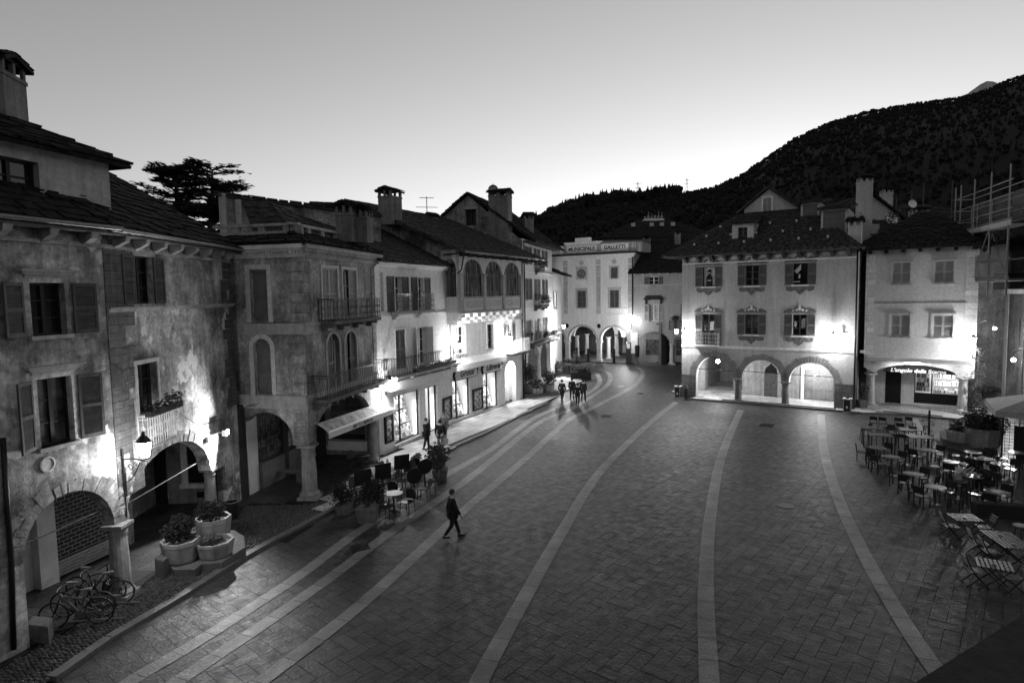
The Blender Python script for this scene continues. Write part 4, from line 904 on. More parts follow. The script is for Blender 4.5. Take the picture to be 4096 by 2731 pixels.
m = MB(); m.M = d.mw; m.add([(-.4, -1.1, 11.4), (-.4, 7.4, 15.0), (-.4, 7.4, 10), (-.4, -.1, 10)], [(0, 1, 2, 3)]); m.add([(-.2, -1.1, 11.4), (-.2, 7.4, 15.0), (-.2, 7.4, 10), (-.2, -.1, 10)], [(3, 2, 1, 0)]); m.build('side_wall', 'plaster_gable', rD, I4)
m = MB(); m.M = d.mw; m.box(0, DLn, 7.3, 7.5, 0, 15); m.box(DLn-.2, DLn, .35, 7.3, 0, 11.4); m.build('back_wall', 'plaster_back', rD, I4)
p = (-6.32,50.00,14.87); chimney(rD, p[0], 50, p[2]-.5, .8, .6, .75, .9, slots=2)
MB().tube([P(d, DLn-.1, -.15, z) for z in (11.3, 8, 4, .1)], .06, 8).build('downpipe', 'iron', rD, I4, True)
# lamps along the bookshop row
lantern('wall_lantern', 'glowing lantern at the end of the corner house balcony above the bar awning', br.at(7.05, -.25, 3.75), 200, 'lanterns along the bookshop row', .5, .45)
lantern('wall_lantern', 'glowing lantern between the long planted balcony and the striped awning', c.at(8.3, -.3, 5.0), 300, 'lanterns along the bookshop row', .45, .5)
lantern('wall_lantern', 'glowing lantern standing over the white railed balcony past the bookshop', d.at(7.4, -.2, 4.9), 420, 'lanterns along the bookshop row', .4, .5)
def globe(label, xyz, power, r=.16, group=None, arm=None):
    o = thing('hanging_lamp', label, 'lamp', xyz, 0, group); MB().ball((0, 0, 0), r).build('globe', 'bulb', o, smooth=True); MB().tube([(0, 0, r*.9), (0, 0, r+.35)], .015, 5).build('stem', 'iron', o)
    if arm: MB().tube([(0, 0, r+.35), (arm[0]*.5, arm[1]*.5, r+.5), (arm[0], arm[1], r+.3)], .03, 6).build('arm', 'iron', o)
    light(o, T3(xyz[0], xyz[1], xyz[2]-r-.06), power, .08); return o
globe('bright lamp in the passage beside the bookshop', tuple(P(d, 8.6, .8, 3.1)), 90, .12)
# ------------------------------------------------------------------ tall house with the blank gable
rF = thing('gable_house', 'tall pale house with a weathered blank gable, shuttered windows and planted balconies', 'house', (1.0, 52.4, 0))
f = Fac(rF, frame((1.0, 52.4), (4.2, 62.9))); FL = 10.98
for j, a in enumerate((.9, 3.9, 6.9)):
    f.win((a+.5, 4.4), (a+1.5, 6.3), sh='open', sm='shutter', fm='w_frame', sill=None, sw=.5); f.win((a+.5, 8.1), (a+1.5, 9.95), sh='open', sm='shutter', fm='w_frame', sill='plaster_white', sw=.55); f.win((a+.5, 11.2), (a+1.5, 12.75), sh='open', sm='shutter', fm='w_frame', sill='plaster_white', sw=.55)
f.wall([(0, 3.0), (.5, 3.0), (.5, -.3), (1.3, -.3), (1.3, 3.0)]+archpts(1.3, 5.2, 3.0, 3.8, 10)+[(5.2, 3.0), (6.0, 3.0)]+archpts(6.0, 9.9, 3.0, 3.8, 10)+[(9.9, 3.0), (9.9, -.3), (FL, -.3), (FL, 13.3), (0, 13.3)], 'plaster_f', .4)
fb = Fac(rF, f.at(0, 3, 0)); fb.box('portico_wall', 'plaster_f', 0, FL, 0, .2, -.1, 4); f.box('portico_ceiling', 'plaster_f', 0, FL, .4, 3, 3.9, 4)
column(rF, *P(f, 5.6, .2, 0)[:2], 3.0, .25, 'stone_pale')
m = MB(); m.box(0, FL, -.05, .02, 7.3, 7.4); m.box(0, FL, -.05, .02, 10.5, 10.58); m.build('string_course', 'plaster_white', rF, f.mw)
f.balcony(.3, 10.2, 4.2, .9, 1.0, 'iron', 'stone_dark', .16, .13, False, .03, corb=6); f.balcony(3.5, 6.6, 7.5, .75, 1.0, 'iron', 'stone_dark', .14, .12, True, corb=2); f.balcony(4.0, 6.0, 10.8, .5, .9, 'iron', 'stone_dark', .12, .12, True, corb=1)
for u0, u1, z, y, lab in ((4.0, 10.0, 4.9, -.9, 'thick plants along the lower balcony of the gable house'), (3.6, 6.4, 8.1, -.8, 'plants on the middle balcony of the gable house'), (4.1, 5.9, 11.5, -.55, 'plants on the small top balcony of the gable house')):
    o = thing('balcony_plants', lab, 'plants', P(f, u0, y, z-.3), math.radians(73.1)); m = MB(); m.box(0, u1-u0, -.1, .1, 0, .18); m.build('trough', 'wood_dark', o); m = MB()
    for i in range(int((u1-u0)*7)): leaves(m, (random.uniform(0, u1-u0), random.uniform(-.15, .15), random.uniform(.1, .5)), .2, 10, .07)
    m.build('foliage', 'leaf', o)
fg = Fac(rF, frame((1.0-.957*9, 52.4+.291*9), (1.0, 52.4)))
fg.holes.append([(3.9, 14.6), (4.9, 14.6), (4.9, 16.0), (3.9, 16.0)])
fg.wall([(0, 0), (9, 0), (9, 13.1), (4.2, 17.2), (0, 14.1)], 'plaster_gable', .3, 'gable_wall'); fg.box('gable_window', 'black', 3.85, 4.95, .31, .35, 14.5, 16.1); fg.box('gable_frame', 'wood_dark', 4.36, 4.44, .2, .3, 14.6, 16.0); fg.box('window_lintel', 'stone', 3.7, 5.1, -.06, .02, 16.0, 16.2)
k = MB(); slab_roof(k, P(f, -.35, -1.3, 12.95), P(f, FL+.3, -1.3, 12.95), P(f, FL+.3, 4.8, 17.45), P(f, -.35, 4.8, 17.45), .42, .5, .06); slab_roof(k, P(f, FL+.3, 9.6, 13.8), P(f, -.35, 9.6, 13.8), P(f, -.35, 4.8, 17.45), P(f, FL+.3, 4.8, 17.45), .42, .5, .06); k.build('roof', 'roof', rF, I4)
m = MB()
for i in range(14): m.box(.2+i*.8, .36+i*.8, -1.2, 0, 12.95, 13.15)
m.build('eaves_rafter', 'wood_beam', rF, f.mw)
p = (-0.811,53.50,14.46); chimney(rF, p[0], 53.3, p[2]-1.6, 1.75, 1.2, (-0.755,53.50,17.57)[2]-p[2]+1.5, math.radians(-17), slots=2); p = (1.70,57.00,14.80); chimney(rF, p[0], 57.5, p[2]-1.2, .85, .8, (1.72,57.00,16.11)[2]-p[2]+1.1, .2, slots=2)
m = MB(); m.M = f.mw; m.box(FL-.25, FL, .4, 9, 0, 13.3); m.add([(FL, .4, 13.3), (FL, 9, 13.3), (FL, 4.8, 17.4)], [(0, 1, 2)]); m.box(0, FL, 8.8, 9, 0, 13.5); m.build('back_wall', 'plaster_back', rF, I4)
o = thing('satellite_dish', 'small round dish on top of the big gable chimney', 'satellite dish', ((-1.39,53.50,17.43)[0], 53, (-1.39,53.50,17.43)[2]-.3)); MB().lathe([(.02, 0), (.3, .03), (.42, .1), (.43, .12), (.3, .05), (.02, .02)], n=16).build('dish', 'iron_grey', o, T3(*WM[o.name].translation) @ T3(0, 0, .35) @ Matrix.Rotation(math.radians(80), 4, 'X')); MB().tube([(0, 0, -.2), (0, 0, .9)], .025, 5).build('mast', 'iron', o)
MB().tube([P(f, .1, -.12, z) for z in (12.9, 8, 4, .1)], .06, 8).build('downpipe', 'iron', rF, I4, True)
lantern('wall_lantern', 'starry lantern at the far end of the planted long balcony by the theatre', f.at(10.6, -.3, 4.9), 1100, None, .95, .5)
# low house between the gable house and the theatre
rG = thing('narrow_house', 'narrow lower house squeezed between the gable house and the theatre', 'house', (4.25, 63, 0)); gn = Fac(rG, frame((4.25, 63.0), (5.6, 68.5)))
gn.win((.8, 7.0), (1.8, 8.8), sh='open'); gn.wall([(0, -.3), (5.6, -.3), (5.6, 10.6), (0, 10.6)], 'plaster_f', .3); k = MB(); slab_roof(k, P(gn, -.2, -1.2, 10.5), P(gn, 5.8, -1.2, 10.5), P(gn, 5.8, 5, 13), P(gn, -.2, 5, 13), .5, .5, .06); k.build('roof', 'roof', rG, I4)

# ------------------------------------------------------------------ municipal theatre
rT = thing('theatre', 'pale municipal theatre with lettered parapet, wall clock and arcade closing the square', 'theatre', (5.0, 78.9, 0))
t = Fac(rT, frame((5.0, 78.9), (14.4, 73.5))); TL = 10.95
for a in (-.1, 3.75, 8.05):
    if a > 0 and a != 3.75: t.win((a+.2, 10.35), (a+1.05, 11.65), sh='closed', sm='shutter', fm='w_frame_white', surround=(.2, 'plaster_t_dark'), sill='plaster_t_dark')
    t.win((a+.05, 6.78), (a+1.2, 8.9), sh='closed', sm='shutter', fm='w_frame_white', surround=(.24, 'plaster_t_dark'), sill='plaster_t_dark', head='mould')
arc = [(0, -.3), (0, 2.75)]; o_ = [(-1.6, 2.75)]+archpts(-1.6, 2.0, 2.75, 4.45)[1:]+[(2.0, 2.75), (2.6, 2.75)]+archpts(2.6, 6.3, 2.75, 4.45)[1:]+[(6.9, 2.75)]+archpts(6.9, 10.3, 2.75, 4.45)+[(10.3, -.3), (TL, -.3), (TL, 13.2), (-1.6, 13.2)]
t.holes += [[(c_+.3*math.cos(k*math.pi/8), 4.52+.3*math.sin(k*math.pi/8)) for k in range(16)] for c_ in (2.3, 6.6)]
t.wall(o_, 'plaster_t', .5)
for c_ in (2.3, 6.6): MB().lathe([(.32, 0), (.32, .02)], n=16).build('round_opening', 'black', rT, t.at(c_, .3, 4.52) @ Matrix.Rotation(math.pi/2, 4, 'X'))
m = MB()
for a, b in ((2.6, 6.3), (6.9, 10.3), (-1.6, 2.0)):
    o1_ = archpts(a, b, 2.75, 4.45); o2_ = archpts(a-.26, b+.26, 2.75, 4.72); m.prism(o1_+list(reversed(o2_)), -.05, .02)
m.build('arch_moulding', 'plaster_t_dark', rT, t.mw)
m = MB()
for z0, z1, y in ((5.15, 5.25, .06), (5.9, 6.02, .1), (6.62, 6.7, .06), (11.95, 12.05, .08), (12.7, 12.8, .1), (12.8, 12.95, .25), (12.95, 13.1, .45), (13.1, 13.25, .65)): m.box(-1.6, TL+y*.8, -y, .02, z0, z1)
m.build('cornice', 'plaster_t', rT, t.mw); MB().box(-1.6, TL+.6, -.75, .3, 13.25, 13.45).build('gutter', 'black', rT, t.mw)
q = MB()
for a, b in ((1.9, 2.48), (6.32, 6.9), (10.42, TL+.01)): q.box(a, b, -.03, .02, 6.7, 11.95)
q.build('pilaster_or_lit_edge', 'quoin_t', rT, t.mw); q = MB()
for a, b in ((1.9, 2.48), (6.32, 6.9), (10.42, TL+.01)): q.box(a, b, -.04, .02, 12.05, 12.7); q.box(a, b, -.03, .02, 6.02, 6.62)
q.build('pilaster_or_lit_edge', 'plaster_t_dark', rT, t.mw); MB().box(10.42, TL+.012, -.03, .02, -.2, 4.9).build('pilaster_or_lit_edge', 'quoin_t', rT, t.mw)
for x in (0.0, 4.4, 8.65):
    MB().lathe([(.3, 0), (.3, .06), (.22, .05), (.2, .02), (.12, .03), (.08, .08), (.02, .08)], n=16).build('rosette', 'plaster_t_dark', rT, t.at(x, -.01, 12.36) @ Matrix.Rotation(math.pi/2, 4, 'X'))
# clock
cm = t.at(4.4, -.02, 11.02) @ Matrix.Rotation(math.pi/2, 4, 'X')
MB().box(3.65, 5.15, -.05, .02, 9.75, 11.9).build('clock_panel', 'plaster_t_dark', rT, t.mw); ck = MB().lathe([(.56, .03), (.56, .1), (.46, .1), (.44, .05), (.02, .05)], n=28).build('clock', 'clock_face', rT, cm)
m = MB()
for k in range(12): a = k*math.pi/6; m.M = cm @ Matrix.Rotation(a, 4, 'Z'); m.box(-.02, .02, .3, .4, .055, .065)
m.M = cm @ Matrix.Rotation(math.radians(62), 4, 'Z'); m.box(-.02, .02, 0, .33, .068, .075); m.M = cm @ Matrix.Rotation(math.radians(-100), 4, 'Z'); m.box(-.025, .025, 0, .26, .066, .073); m.M = None
m.build('clock_hands', 'paint_white', ck, I4); m = MB(); m.box(3.65, 5.1, -.07, -.03, 9.75, 10.3); m.build('clock_plaque', 'plaster_t', rT, t.mw)
# lettered parapet
pz = 13.45; rp = Fac(rT, t.at(0, .1, 0))
m = MB(); m.box(-2.4, 11.4, 0, .3, pz, 14.6); m.box(11.41, 12.1, .0, 3.5, pz, 14.5); m.build('parapet', 'plaster_stain', rT, rp.mw)
m = MB(); m.box(2.0, 7.0, -.08, .35, 14.75, 14.95); m.box(2.2, 6.8, .02, .3, 14.6, 14.75); m.box(3.5, 5.6, 0, .3, 14.95, 15.45); m.build('parapet_top', 'plaster_t', rT, rp.mw)
for a, b, wd_ in ((-2.3, 1.9, 'TEATRO'), (2.45, 6.3, 'MUNICIPALE'), (7.0, 10.4, 'GALLETTI')):
    pn = MB().box(a, b, -.04, -.0, 13.65, 14.5).build('name_panel', 'plaster_white', rT, rp.mw); text(wd_, .62, 'lettering', 'black', pn, rp.at((a+b)/2 if wd_ != 'TEATRO' else .25, -.05, 14.07), 0, .004, 1.02, .018)
# hall behind the arcade: vaults on square columns
for u, y in ((2.3, .25), (6.6, .25)):
    m = MB(); m.box(-.34, .34, -.34, .34, 0, .4); m.box(-.26, .26, -.24, .24, .4, 2.45); m.box(-.3, .3, -.28, .28, 2.3, 2.38); m.box(-.36, .36, -.34, .34, 2.45, 2.75); m.build('column', 'stone_pale', rT, t.at(u, y, 0))
th = Fac(rT, t.at(0, 4.5, 0)); th2 = Fac(rT, t.at(0, 9, 0))
for F_, us in ((th, (1.0, 4.6, 8.2, 11.5)), (th2, (2.5, 5.6, 8.9, 12))):
    o_ = [(-3, 2.9)]
    for a, b in zip((-2.6,)+us[:-1], us): o_ += archpts(a+.25, b-.25, 2.9, 4.4, 12)
    o_ += [(14, 2.9), (14, 6), (-3, 6)]; F_.wall(o_, 'plaster_t', .4, 'inner_arches')
    for u in us[3:]:
        m = MB(); m.box(-.28, .28, -.28, .28, 0, .3); m.lathe([(.25, .3), (.24, 1.5), (.22, 2.6), (.3, 2.7)], n=14); m.box(-.32, .32, -.32, .32, 2.7, 2.9); m.build('column', 'stone_pale', rT, F_.at(u, .2, 0))
for x, y in ((8.8, 82.6), (10.51, 85.66), (12.45, 78.92), (14.12, 82.36), (16, 86.8)): column(rT, x, y, 2.9, .27, 'stone_pale', cap=.25, base=.3)
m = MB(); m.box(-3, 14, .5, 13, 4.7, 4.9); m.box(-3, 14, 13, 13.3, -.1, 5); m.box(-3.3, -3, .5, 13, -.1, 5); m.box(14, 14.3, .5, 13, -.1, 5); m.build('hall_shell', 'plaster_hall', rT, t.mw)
m = MB(); m.box(-1.6, TL, 12, 12.3, 5, 13.5); m.box(TL-.2, TL, .5, 12, 5, 13.3); m.box(-1.6, TL, .5, 12, 13.1, 13.3); m.build('back_wall', 'plaster_back', rT, t.mw)
MB().tube([t.mw @ Vector((TL+.05, -.15, z)) for z in (13.2, 9, 5.9)], .07, 8).build('downpipe', 'iron', rT, I4, True)
globe('bright lamp hanging in the right arch of the theatre arcade', tuple(t.mw @ Vector((9.3, 1.9, 3.7))), 130, .16); globe('dim lamp deep inside the theatre arcade', tuple(t.mw @ Vector((4.2, 6.5, 3.6))), 25, .14)
# ------------------------------------------------------------------ small house right of the theatre
rN = thing('small_house', 'small grey house with a hooded window between the theatre and the frescoed house', 'house', (14.4, 73.5, 0)); n_ = Fac(rN, frame((14.4, 73.5), (20.5, 71.3)))
n_.win((2.05, 9.5), (3.15, 10.4), sh='open', fm='w_frame_white', sill='stone', rows=2); n_.win((2.05, 5.15), (3.15, 7.15), sh='open', fm='w_frame_white', sm='shutter_pale', glass='curtain', rows=1); n_.win((5.9, 5.15), (6.5, 7.15), sh='open', sm='shutter_pale')
n_.wall([(0, -.3), (.75, -.3), (.75, 2.5)]+archpts(.75, 4.45, 2.5, 3.9)+[(4.45, 2.5), (4.9, 2.5), (4.9, -.3)]+[(4.9, 2.5)]+archpts(4.9, 8.4, 2.5, 3.9)+[(8.4, -.3), (9, -.3), (9, 11.0), (0, 11.0)], 'plaster_n', .4)
m = MB(); m.hexa([(1.4, -.55, 7.7), (3.8, -.55, 7.7), (3.6, 0, 7.7), (1.6, 0, 7.7)], [(1.75, -.15, 8.2), (3.4, -.15, 8.2), (3.4, 0, 8.2), (1.75, 0, 8.2)]); m.box(1.65, 1.75, -.45, 0, 7.2, 7.7); m.box(3.4, 3.5, -.45, 0, 7.2, 7.7); m.build('window_hood', 'roof_b', rN, n_.mw)
m = MB(); m.box(0, 9, -.04, .02, 9.4, 9.46)
for i in range(9): m.box(.3+i*.95, .55+i*.95, -.45, .02, 10.62, 10.85)
m.build('eaves_bracket', 'stone_pale', rN, n_.mw); bb = n_.balcony(4.4, 7, 4.2, .8, 1.0, 'shutter', 'stone', .15, .1)
o = thing('balcony_plants', 'round clipped bush on the balcony of the small grey house', 'plants', n_.mw @ Vector((5.1, -.4, 5.25))); m = MB(); leaves(m, (0, 0, .3), .5, 300, .07, .6); m.build('foliage', 'leaf_dark', o); MB().lathe([(.15, -1.05), (.2, 0), (.18, .02)], n=10).build('pot', 'stone_dark', o)
ni = Fac(rN, n_.at(0, 2.2, 0)); ni.box('portico_wall', 'plaster_n', 0, 9, 0, .2, -.1, 4.2); ni.box('shop_window', 'book_row_dim', 1.4, 3.3, -.05, -.01, .9, 2.8); ni.box('shop_door', 'black', 3.75, 4.35, -.05, -.01, .1, 2.8); ni.box('shop_window', 'book_row_dim', 5.0, 6.4, -.05, -.01, .9, 2.8); n_.box('portico_ceiling', 'plaster_n', 0, 9, .4, 2.2, 4.0, 4.1)
column(rN, *(n_.mw @ Vector((4.68, .2, 0)))[:2], 2.5, .24, 'stone_pale')
k = MB(); pn_ = n_.mw; slab_roof(k, pn_ @ Vector((-.3, -.9, 10.85)), pn_ @ Vector((9, -.9, 10.85)), pn_ @ Vector((9, 7, 15.4)), pn_ @ Vector((.5, 7, 15.4)), .45, .5, .06); k.build('roof', 'roof', rN, I4)
o = thing('poster_panel', 'tall pale notice panel standing against the wall right of the theatre arcade', 'notice panel', n_.mw @ Vector((.32, -.1, 0)), math.radians(-19.8)); MB().box(-.42, .42, -.06, .0, 1.3, 3.8).build('panel', 'plaster_t', o); MB().box(-.3, .3, -.07, -.061, 1.9, 2.2).build('paper', 'paint_white', o); MB().box(-.42, .42, -.05, 0, 0, 1.3).build('base', 'stone_dark', o)
lantern('wall_lantern', 'glowing lantern on the corner between the theatre and the small grey house', n_.at(.1, -.5, 5.0), 190, None, .5, .5)
p = n_.mw @ Vector((0, 7, 14.6))
for px_, y_, lab in ((1487, 66, 0), (1555, 66, 0)): pass
chimney(rN, (17.40,79.00,14.75)[0], 79, 13.2, .9, .9, (17.40,79.00,15.57)[2]-13.0, 0, slots=1); chimney(rN, (20.82,77.00,14.53)[0], 77, 13.8, .6, .6, (20.81,77.00,15.92)[2]-13.6, 0, slots=1)
# ------------------------------------------------------------------ frescoed house with three arches
rE = thing('frescoed_house', 'grey house with painted window frames, painted eaves panels and three stone arches', 'house', (13.79, 49.47, 0)); e = Fac(rE, frame((13.79, 49.47), (23.94, 42.52))); EL = 12.3
e = Fac(rE, e.mw); EL = 12.28; e0, e1_ = -.02, EL
def figure_pane(fr, mw, kind):
    m = MB()
    if kind == 0: m.prism([(.25, .05), (.75, .05), (.72, .75), (.6, .95), (.6, 1.15), (.74, 1.17), (.62, 1.25), (.6, 1.35), (.42, 1.35), (.4, 1.25), (.28, 1.17), (.42, 1.15), (.42, .95), (.27, .75)], 0, .01); m.build('painted_figure', 'black', fr, mw); m = MB(); m.ball((.51, -.01, 1.06), .08); m.box(.35, .65, -.012, 0, .45, .52); m.build('painted_figure', 'fresco_pale', fr, mw)
    elif kind == 1: m.prism([(.05, 1.0), (.5, 1.5), (.5, 1.1), (.25, .8)], 0, .01); m.prism([(.3, .5), (.45, .45), (.48, .7), (.38, .78)], 0, .01); m.box(.0, .45, 0, .01, .18, .26); m.build('painted_figure', 'fresco_pale', fr, mw)
    else: m.prism([(.6, .55), (.85, .6), (.9, 1.3), (.6, 1.2)], 0, .01); m.prism([(.1, .7), (.25, .6), (.3, .9), (.15, 1.1)], 0, .01); m.build('painted_reflection', 'painted_light', fr, mw)  # last kind: pale shapes on the glass, reflections put into the colour
for u, z0, z1_, kd in ((1.6, 8.95, 10.5, 0), (4.85, 8.95, 10.5, None), (8.2, 8.95, 10.5, 1), (1.6, 4.35, 6.8, 2), (4.85, 5.25, 6.8, None), (8.2, 5.25, 6.8, 2)):
    w_ = e.win((u, z0), (u+.98, z1_), sh='open', fm='w_frame' if kd is None or kd == 2 else 'black', sm='shutter', sw=.55, sill='plaster_white', glass='fresco_pale' if kd == 0 else 'glass', leaves=2 if kd in (None, 2) else 1, rows=3 if kd in (None, 2) else 1)
    if kd is not None: figure_pane(w_, e.at(u, .16, z0+(.6 if z1_-z0 > 2 else 0)), kd)
    mm = MB(); x0, x1 = u-.62, u+1.6; zt = z1_+.1; c_ = u+.49
    mm.prism([(x0, zt), (x1, zt), (x1-.05, zt+.16), (x1-.4, zt+.34), (x1-.7, zt+.26), (c_+.3, zt+.42), (c_, zt+.6), (c_-.3, zt+.42), (x0+.7, zt+.26), (x0+.4, zt+.34), (x0+.05, zt+.16)], -.03, .01)
    if z1_-z0 < 2: zb = z0-.12; mm.prism([(x0+.15, zb), (x0+.2, zb-.28), (x0+.5, zb-.36), (c_-.35, zb-.26), (c_-.2, zb-.45), (c_, zb-.62), (c_+.2, zb-.45), (c_+.35, zb-.26), (x1-.5, zb-.36), (x1-.2, zb-.28), (x1-.15, zb)], -.028, .01)
    mm.build('painted_frame', 'fresco', w_, e.mw); mm = MB()
    for dx, dz, rr in ((0, .34, .13), (-.2, .24, .09), (.2, .24, .09), (-.45, .18, .07), (.45, .18, .07), (0, .52, .08)): mm.lathe([(.01, .03), (rr, .03), (rr*.8, .05), (.01, .05)], (0, 0, 0), 10); mm.v[-40:] = [(c_+dx+v[0], -v[2]-.0, zt+dz+v[1]) for v in mm.v[-40:]]
    mm.build('painted_shell', 'fresco_pale', w_, e.mw)
e.holes.append([(11.45, 5.5), (11.85, 5.5), (11.85, 6.1), (11.45, 6.1)])
e.box('small_window', 'plaster_white', 11.4, 11.9, .3, .32, 5.4, 6.2); e.balcony(1.1, 3.0, 4.32, .6, 1.0, 'white_iron', 'stone_pale', .1, .13, True)
zE = 1.85
e.wall([(e0, -.3), (1.15, -.3), (1.15, zE)]+archpts(1.15, 4.05, zE, 3.45)+[(4.05, 1.7), (4.7, 1.7), (4.7, 1.9)]+archpts(4.7, 7.5, 1.9, 3.35)+[(7.5, 1.75), (8.05, 1.75), (8.05, 1.85)]+archpts(8.05, 11.05, 1.85, 3.3)+[(11.05, -.3), (EL, -.3), (EL, 11.3), (e0, 11.3)], 'plaster_e', .5)
m = MB(); m.box(e0, EL, -.07, .02, 4.2, 4.3); m.box(e0, EL, -.04, .02, 4.1, 4.2); m.build('string_course', 'plaster_white', rE, e.mw)
for a, b, zs, zc in ((1.15, 4.05, zE, 3.45), (4.7, 7.5, 1.9, 3.35), (8.05, 11.05, 1.85, 3.3)):
    v = MB(); c_ = (a+b)/2; r = (b-a)/2; n = 26; h = zc-zs
    for i in range(n):
        t0 = math.pi*(i+.06)/n; t1 = math.pi*(i+.94)/n; ee = .5*random.uniform(.75, 1.1)
        pp = [(c_-r*math.cos(q), zs+h*math.sin(q)) for q in (t0, t1)]+[(c_-(r+ee)*math.cos(q), zs+(h+ee)*math.sin(q)) for q in (t1, t0)]; v.hexa([(x, -.03, z) for x, z in pp], [(x, .02, z) for x, z in pp])
    v.build('arch_stones', 'stone_vous', rE, e.mw)
m = MB()
for a, b, z in ((e0, 1.12, 1.9), (11.08, EL, 1.9)): m.box(a-.01, b, -.04, .02, -.2, z)
m.build('corner_stones', 'stone_e', rE, e.mw)
m = MB()
for u in (4.37, 7.78):
    c_ = e.mw @ Vector((u, .25, 0)); column(rE, c_.x, c_.y, 1.75, .24, 'stone_mid', cap=.35, base=.2)
m = MB()
for a, b, z in ((1.15, 4.05, 2.35), (4.7, 7.5, 2.35), (8.05, 11.05, 2.3)): m.tube([(a, .25, z+.05), (b, .25, z)], .03, 6)
m.build('tie_rod', 'iron', rE, e.mw)
ei = Fac(rE, e.at(0, 3.0, 0)); ei.wall([(4.0, -.3), (EL, -.3), (EL, 4), (4.0, 4)], 'plaster_ei', .3, 'portico_wall')
m = MB(); m.prism([(5.5, .1), (6.95, .1), (6.95, 1.9), (6.8, 2.5), (6.22, 3.0), (5.65, 2.5), (5.5, 1.9)], -.12, -.02); m.build('door_surround', 'stone', rE, ei.mw); m = MB(); m.prism([(5.72, .1), (6.72, .1), (6.72, 1.9), (6.62, 2.4), (6.22, 2.8), (5.82, 2.4), (5.72, 1.9)], -.13, -.05); dd = m.build('door', 'wood_door', rE, ei.mw); m = MB(); m.prism([(5.72, 2.0), (6.72, 2.0), (6.62, 2.4), (6.22, 2.8), (5.82, 2.4)], -.14, -.131); m.build('fanlight', 'black', dd, ei.mw); m = MB()
for a in (5.8, 6.28):
    for z in (.25, 1.1): m.box(a, a+.36, -.15, -.13, z, z+.7)
m.build('door_panel', 'wood_door', dd, ei.mw)
dm = MB().box(8.65, 10.7, -.12, -.02, .1, 2.4).build('gate', 'wood_gate', rE, ei.mw); m = MB()
for i in range(4):
    for z in (.2, .9, 1.6): m.box(8.72+i*.5, 9.14+i*.5, -.15, -.12, z, z+.58)
m.build('gate_panel', 'wood_gate', dm, ei.mw); ei.box('gate_jamb', 'plaster_white', 8.4, 8.63, -.13, 0, .1, 2.6)
e.box('portico_ceiling', 'plaster_ei', 0, EL, .5, 6, 3.7, 3.9); e.box('portico_end', 'plaster_ei', EL-.3, EL, .5, 3, 0, 3.7); e.box('side_pier', 'plaster_ei', 0, .8, 3.5, 4.3, 0, 3.7); e.box('rear_pier', 'plaster_ei', 2.6, 3.1, 5.6, 6, 0, 3.7); e.box('rear_wall', 'stone_e', 3.3, 4.4, 5.2, 5.6, 0, 3.7)
m = MB(); m.box(-.5, EL+.3, -1.0, .0, 11.45, 11.5)
for i in range(12): x = .35+i*1.04; m.hexa([(x-.1, -.75, 11.15), (x+.1, -.75, 11.15), (x+.1, .02, 10.85), (x-.1, .02, 10.85)], [(x-.1, -.95, 11.45), (x+.1, -.95, 11.45), (x+.1, .02, 11.45), (x-.1, .02, 11.45)])
m.build('eaves_bracket', 'wood_dark', rE, e.mw)
m = MB(); m.box(0, EL, -.04, .02, 10.72, 10.82); m.build('eaves_band', 'plaster_white', rE, e.mw); m = MB()
for i in range(11): x = .87+i*1.04; m.prism([(x-.34, 11.12), (x, 10.97), (x+.34, 11.12), (x, 11.27)], -.02, .01)
m.build('painted_lozenge', 'plaster_white', rE, e.mw)
k = MB(); pe = e.mw
slab_roof(k, pe @ Vector((-1.4, -1.1, 11.4)), pe @ Vector((EL+.4, -1.1, 11.4)), pe @ Vector((8.3, 5.0, 15.0)), pe @ Vector((3.3, 5.0, 15.0)), .33, .4, .05); slab_roof(k, pe @ Vector((-1.4, 11, 11.4)), pe @ Vector((-1.4, -1.1, 11.4)), pe @ Vector((3.3, 5.0, 15.0)), pe @ Vector((3.3, 6, 15.0)), .33, .4, .05); slab_roof(k, pe @ Vector((EL+.4, -1.1, 11.4)), pe @ Vector((EL+.4, 11, 11.4)), pe @ Vector((8.3, 6, 15.0)), pe @ Vector((8.3, 5.0, 15.0)), .33, .4, .05); k.build('roof', 'roof_b', rE, I4)
for (x, y_) in [(a, b) for b in (.2, 1.4, 2.8) for a in [.8+1.9*i+b*.5 for i in range(6)] if a < 11-b]:
    zz = 11.4+(y_+1.1)/6.1*3.6; m = MB(); m.box(x-.07, x+.07, y_-.12, y_, zz+.05, zz+.22); m.build('snow_guard', 'stone_pale', rE, pe)
ge = Fac(rE, e.at(0, 5.0, 0)); ge.win((4.98, 14.9), (5.62, 16.1), sh='closed', sm='shutter_pale', fm='w_frame_white', surround=(.12, 'plaster_white'), sill=None)
ge.wall([(3.5, 14.3), (7.7, 14.3), (7.7, 15.0), (5.4, 16.75), (3.5, 15.3)], 'plaster_e', .3, 'gable_wall'); k = MB()
slab_roof(k, pe @ Vector((2.9, 4.6, 15.0)), pe @ Vector((2.9, 11, 15.0)), pe @ Vector((5.4, 11, 17.0)), pe @ Vector((5.4, 4.6, 17.0)), .35, .45, .05); slab_roof(k, pe @ Vector((8.2, 11, 14.75)), pe @ Vector((8.2, 4.6, 14.75)), pe @ Vector((5.4, 4.6, 17.0)), pe @ Vector((5.4, 11, 17.0)), .35, .45, .05); k.build('roof', 'roof_b', rE, I4)
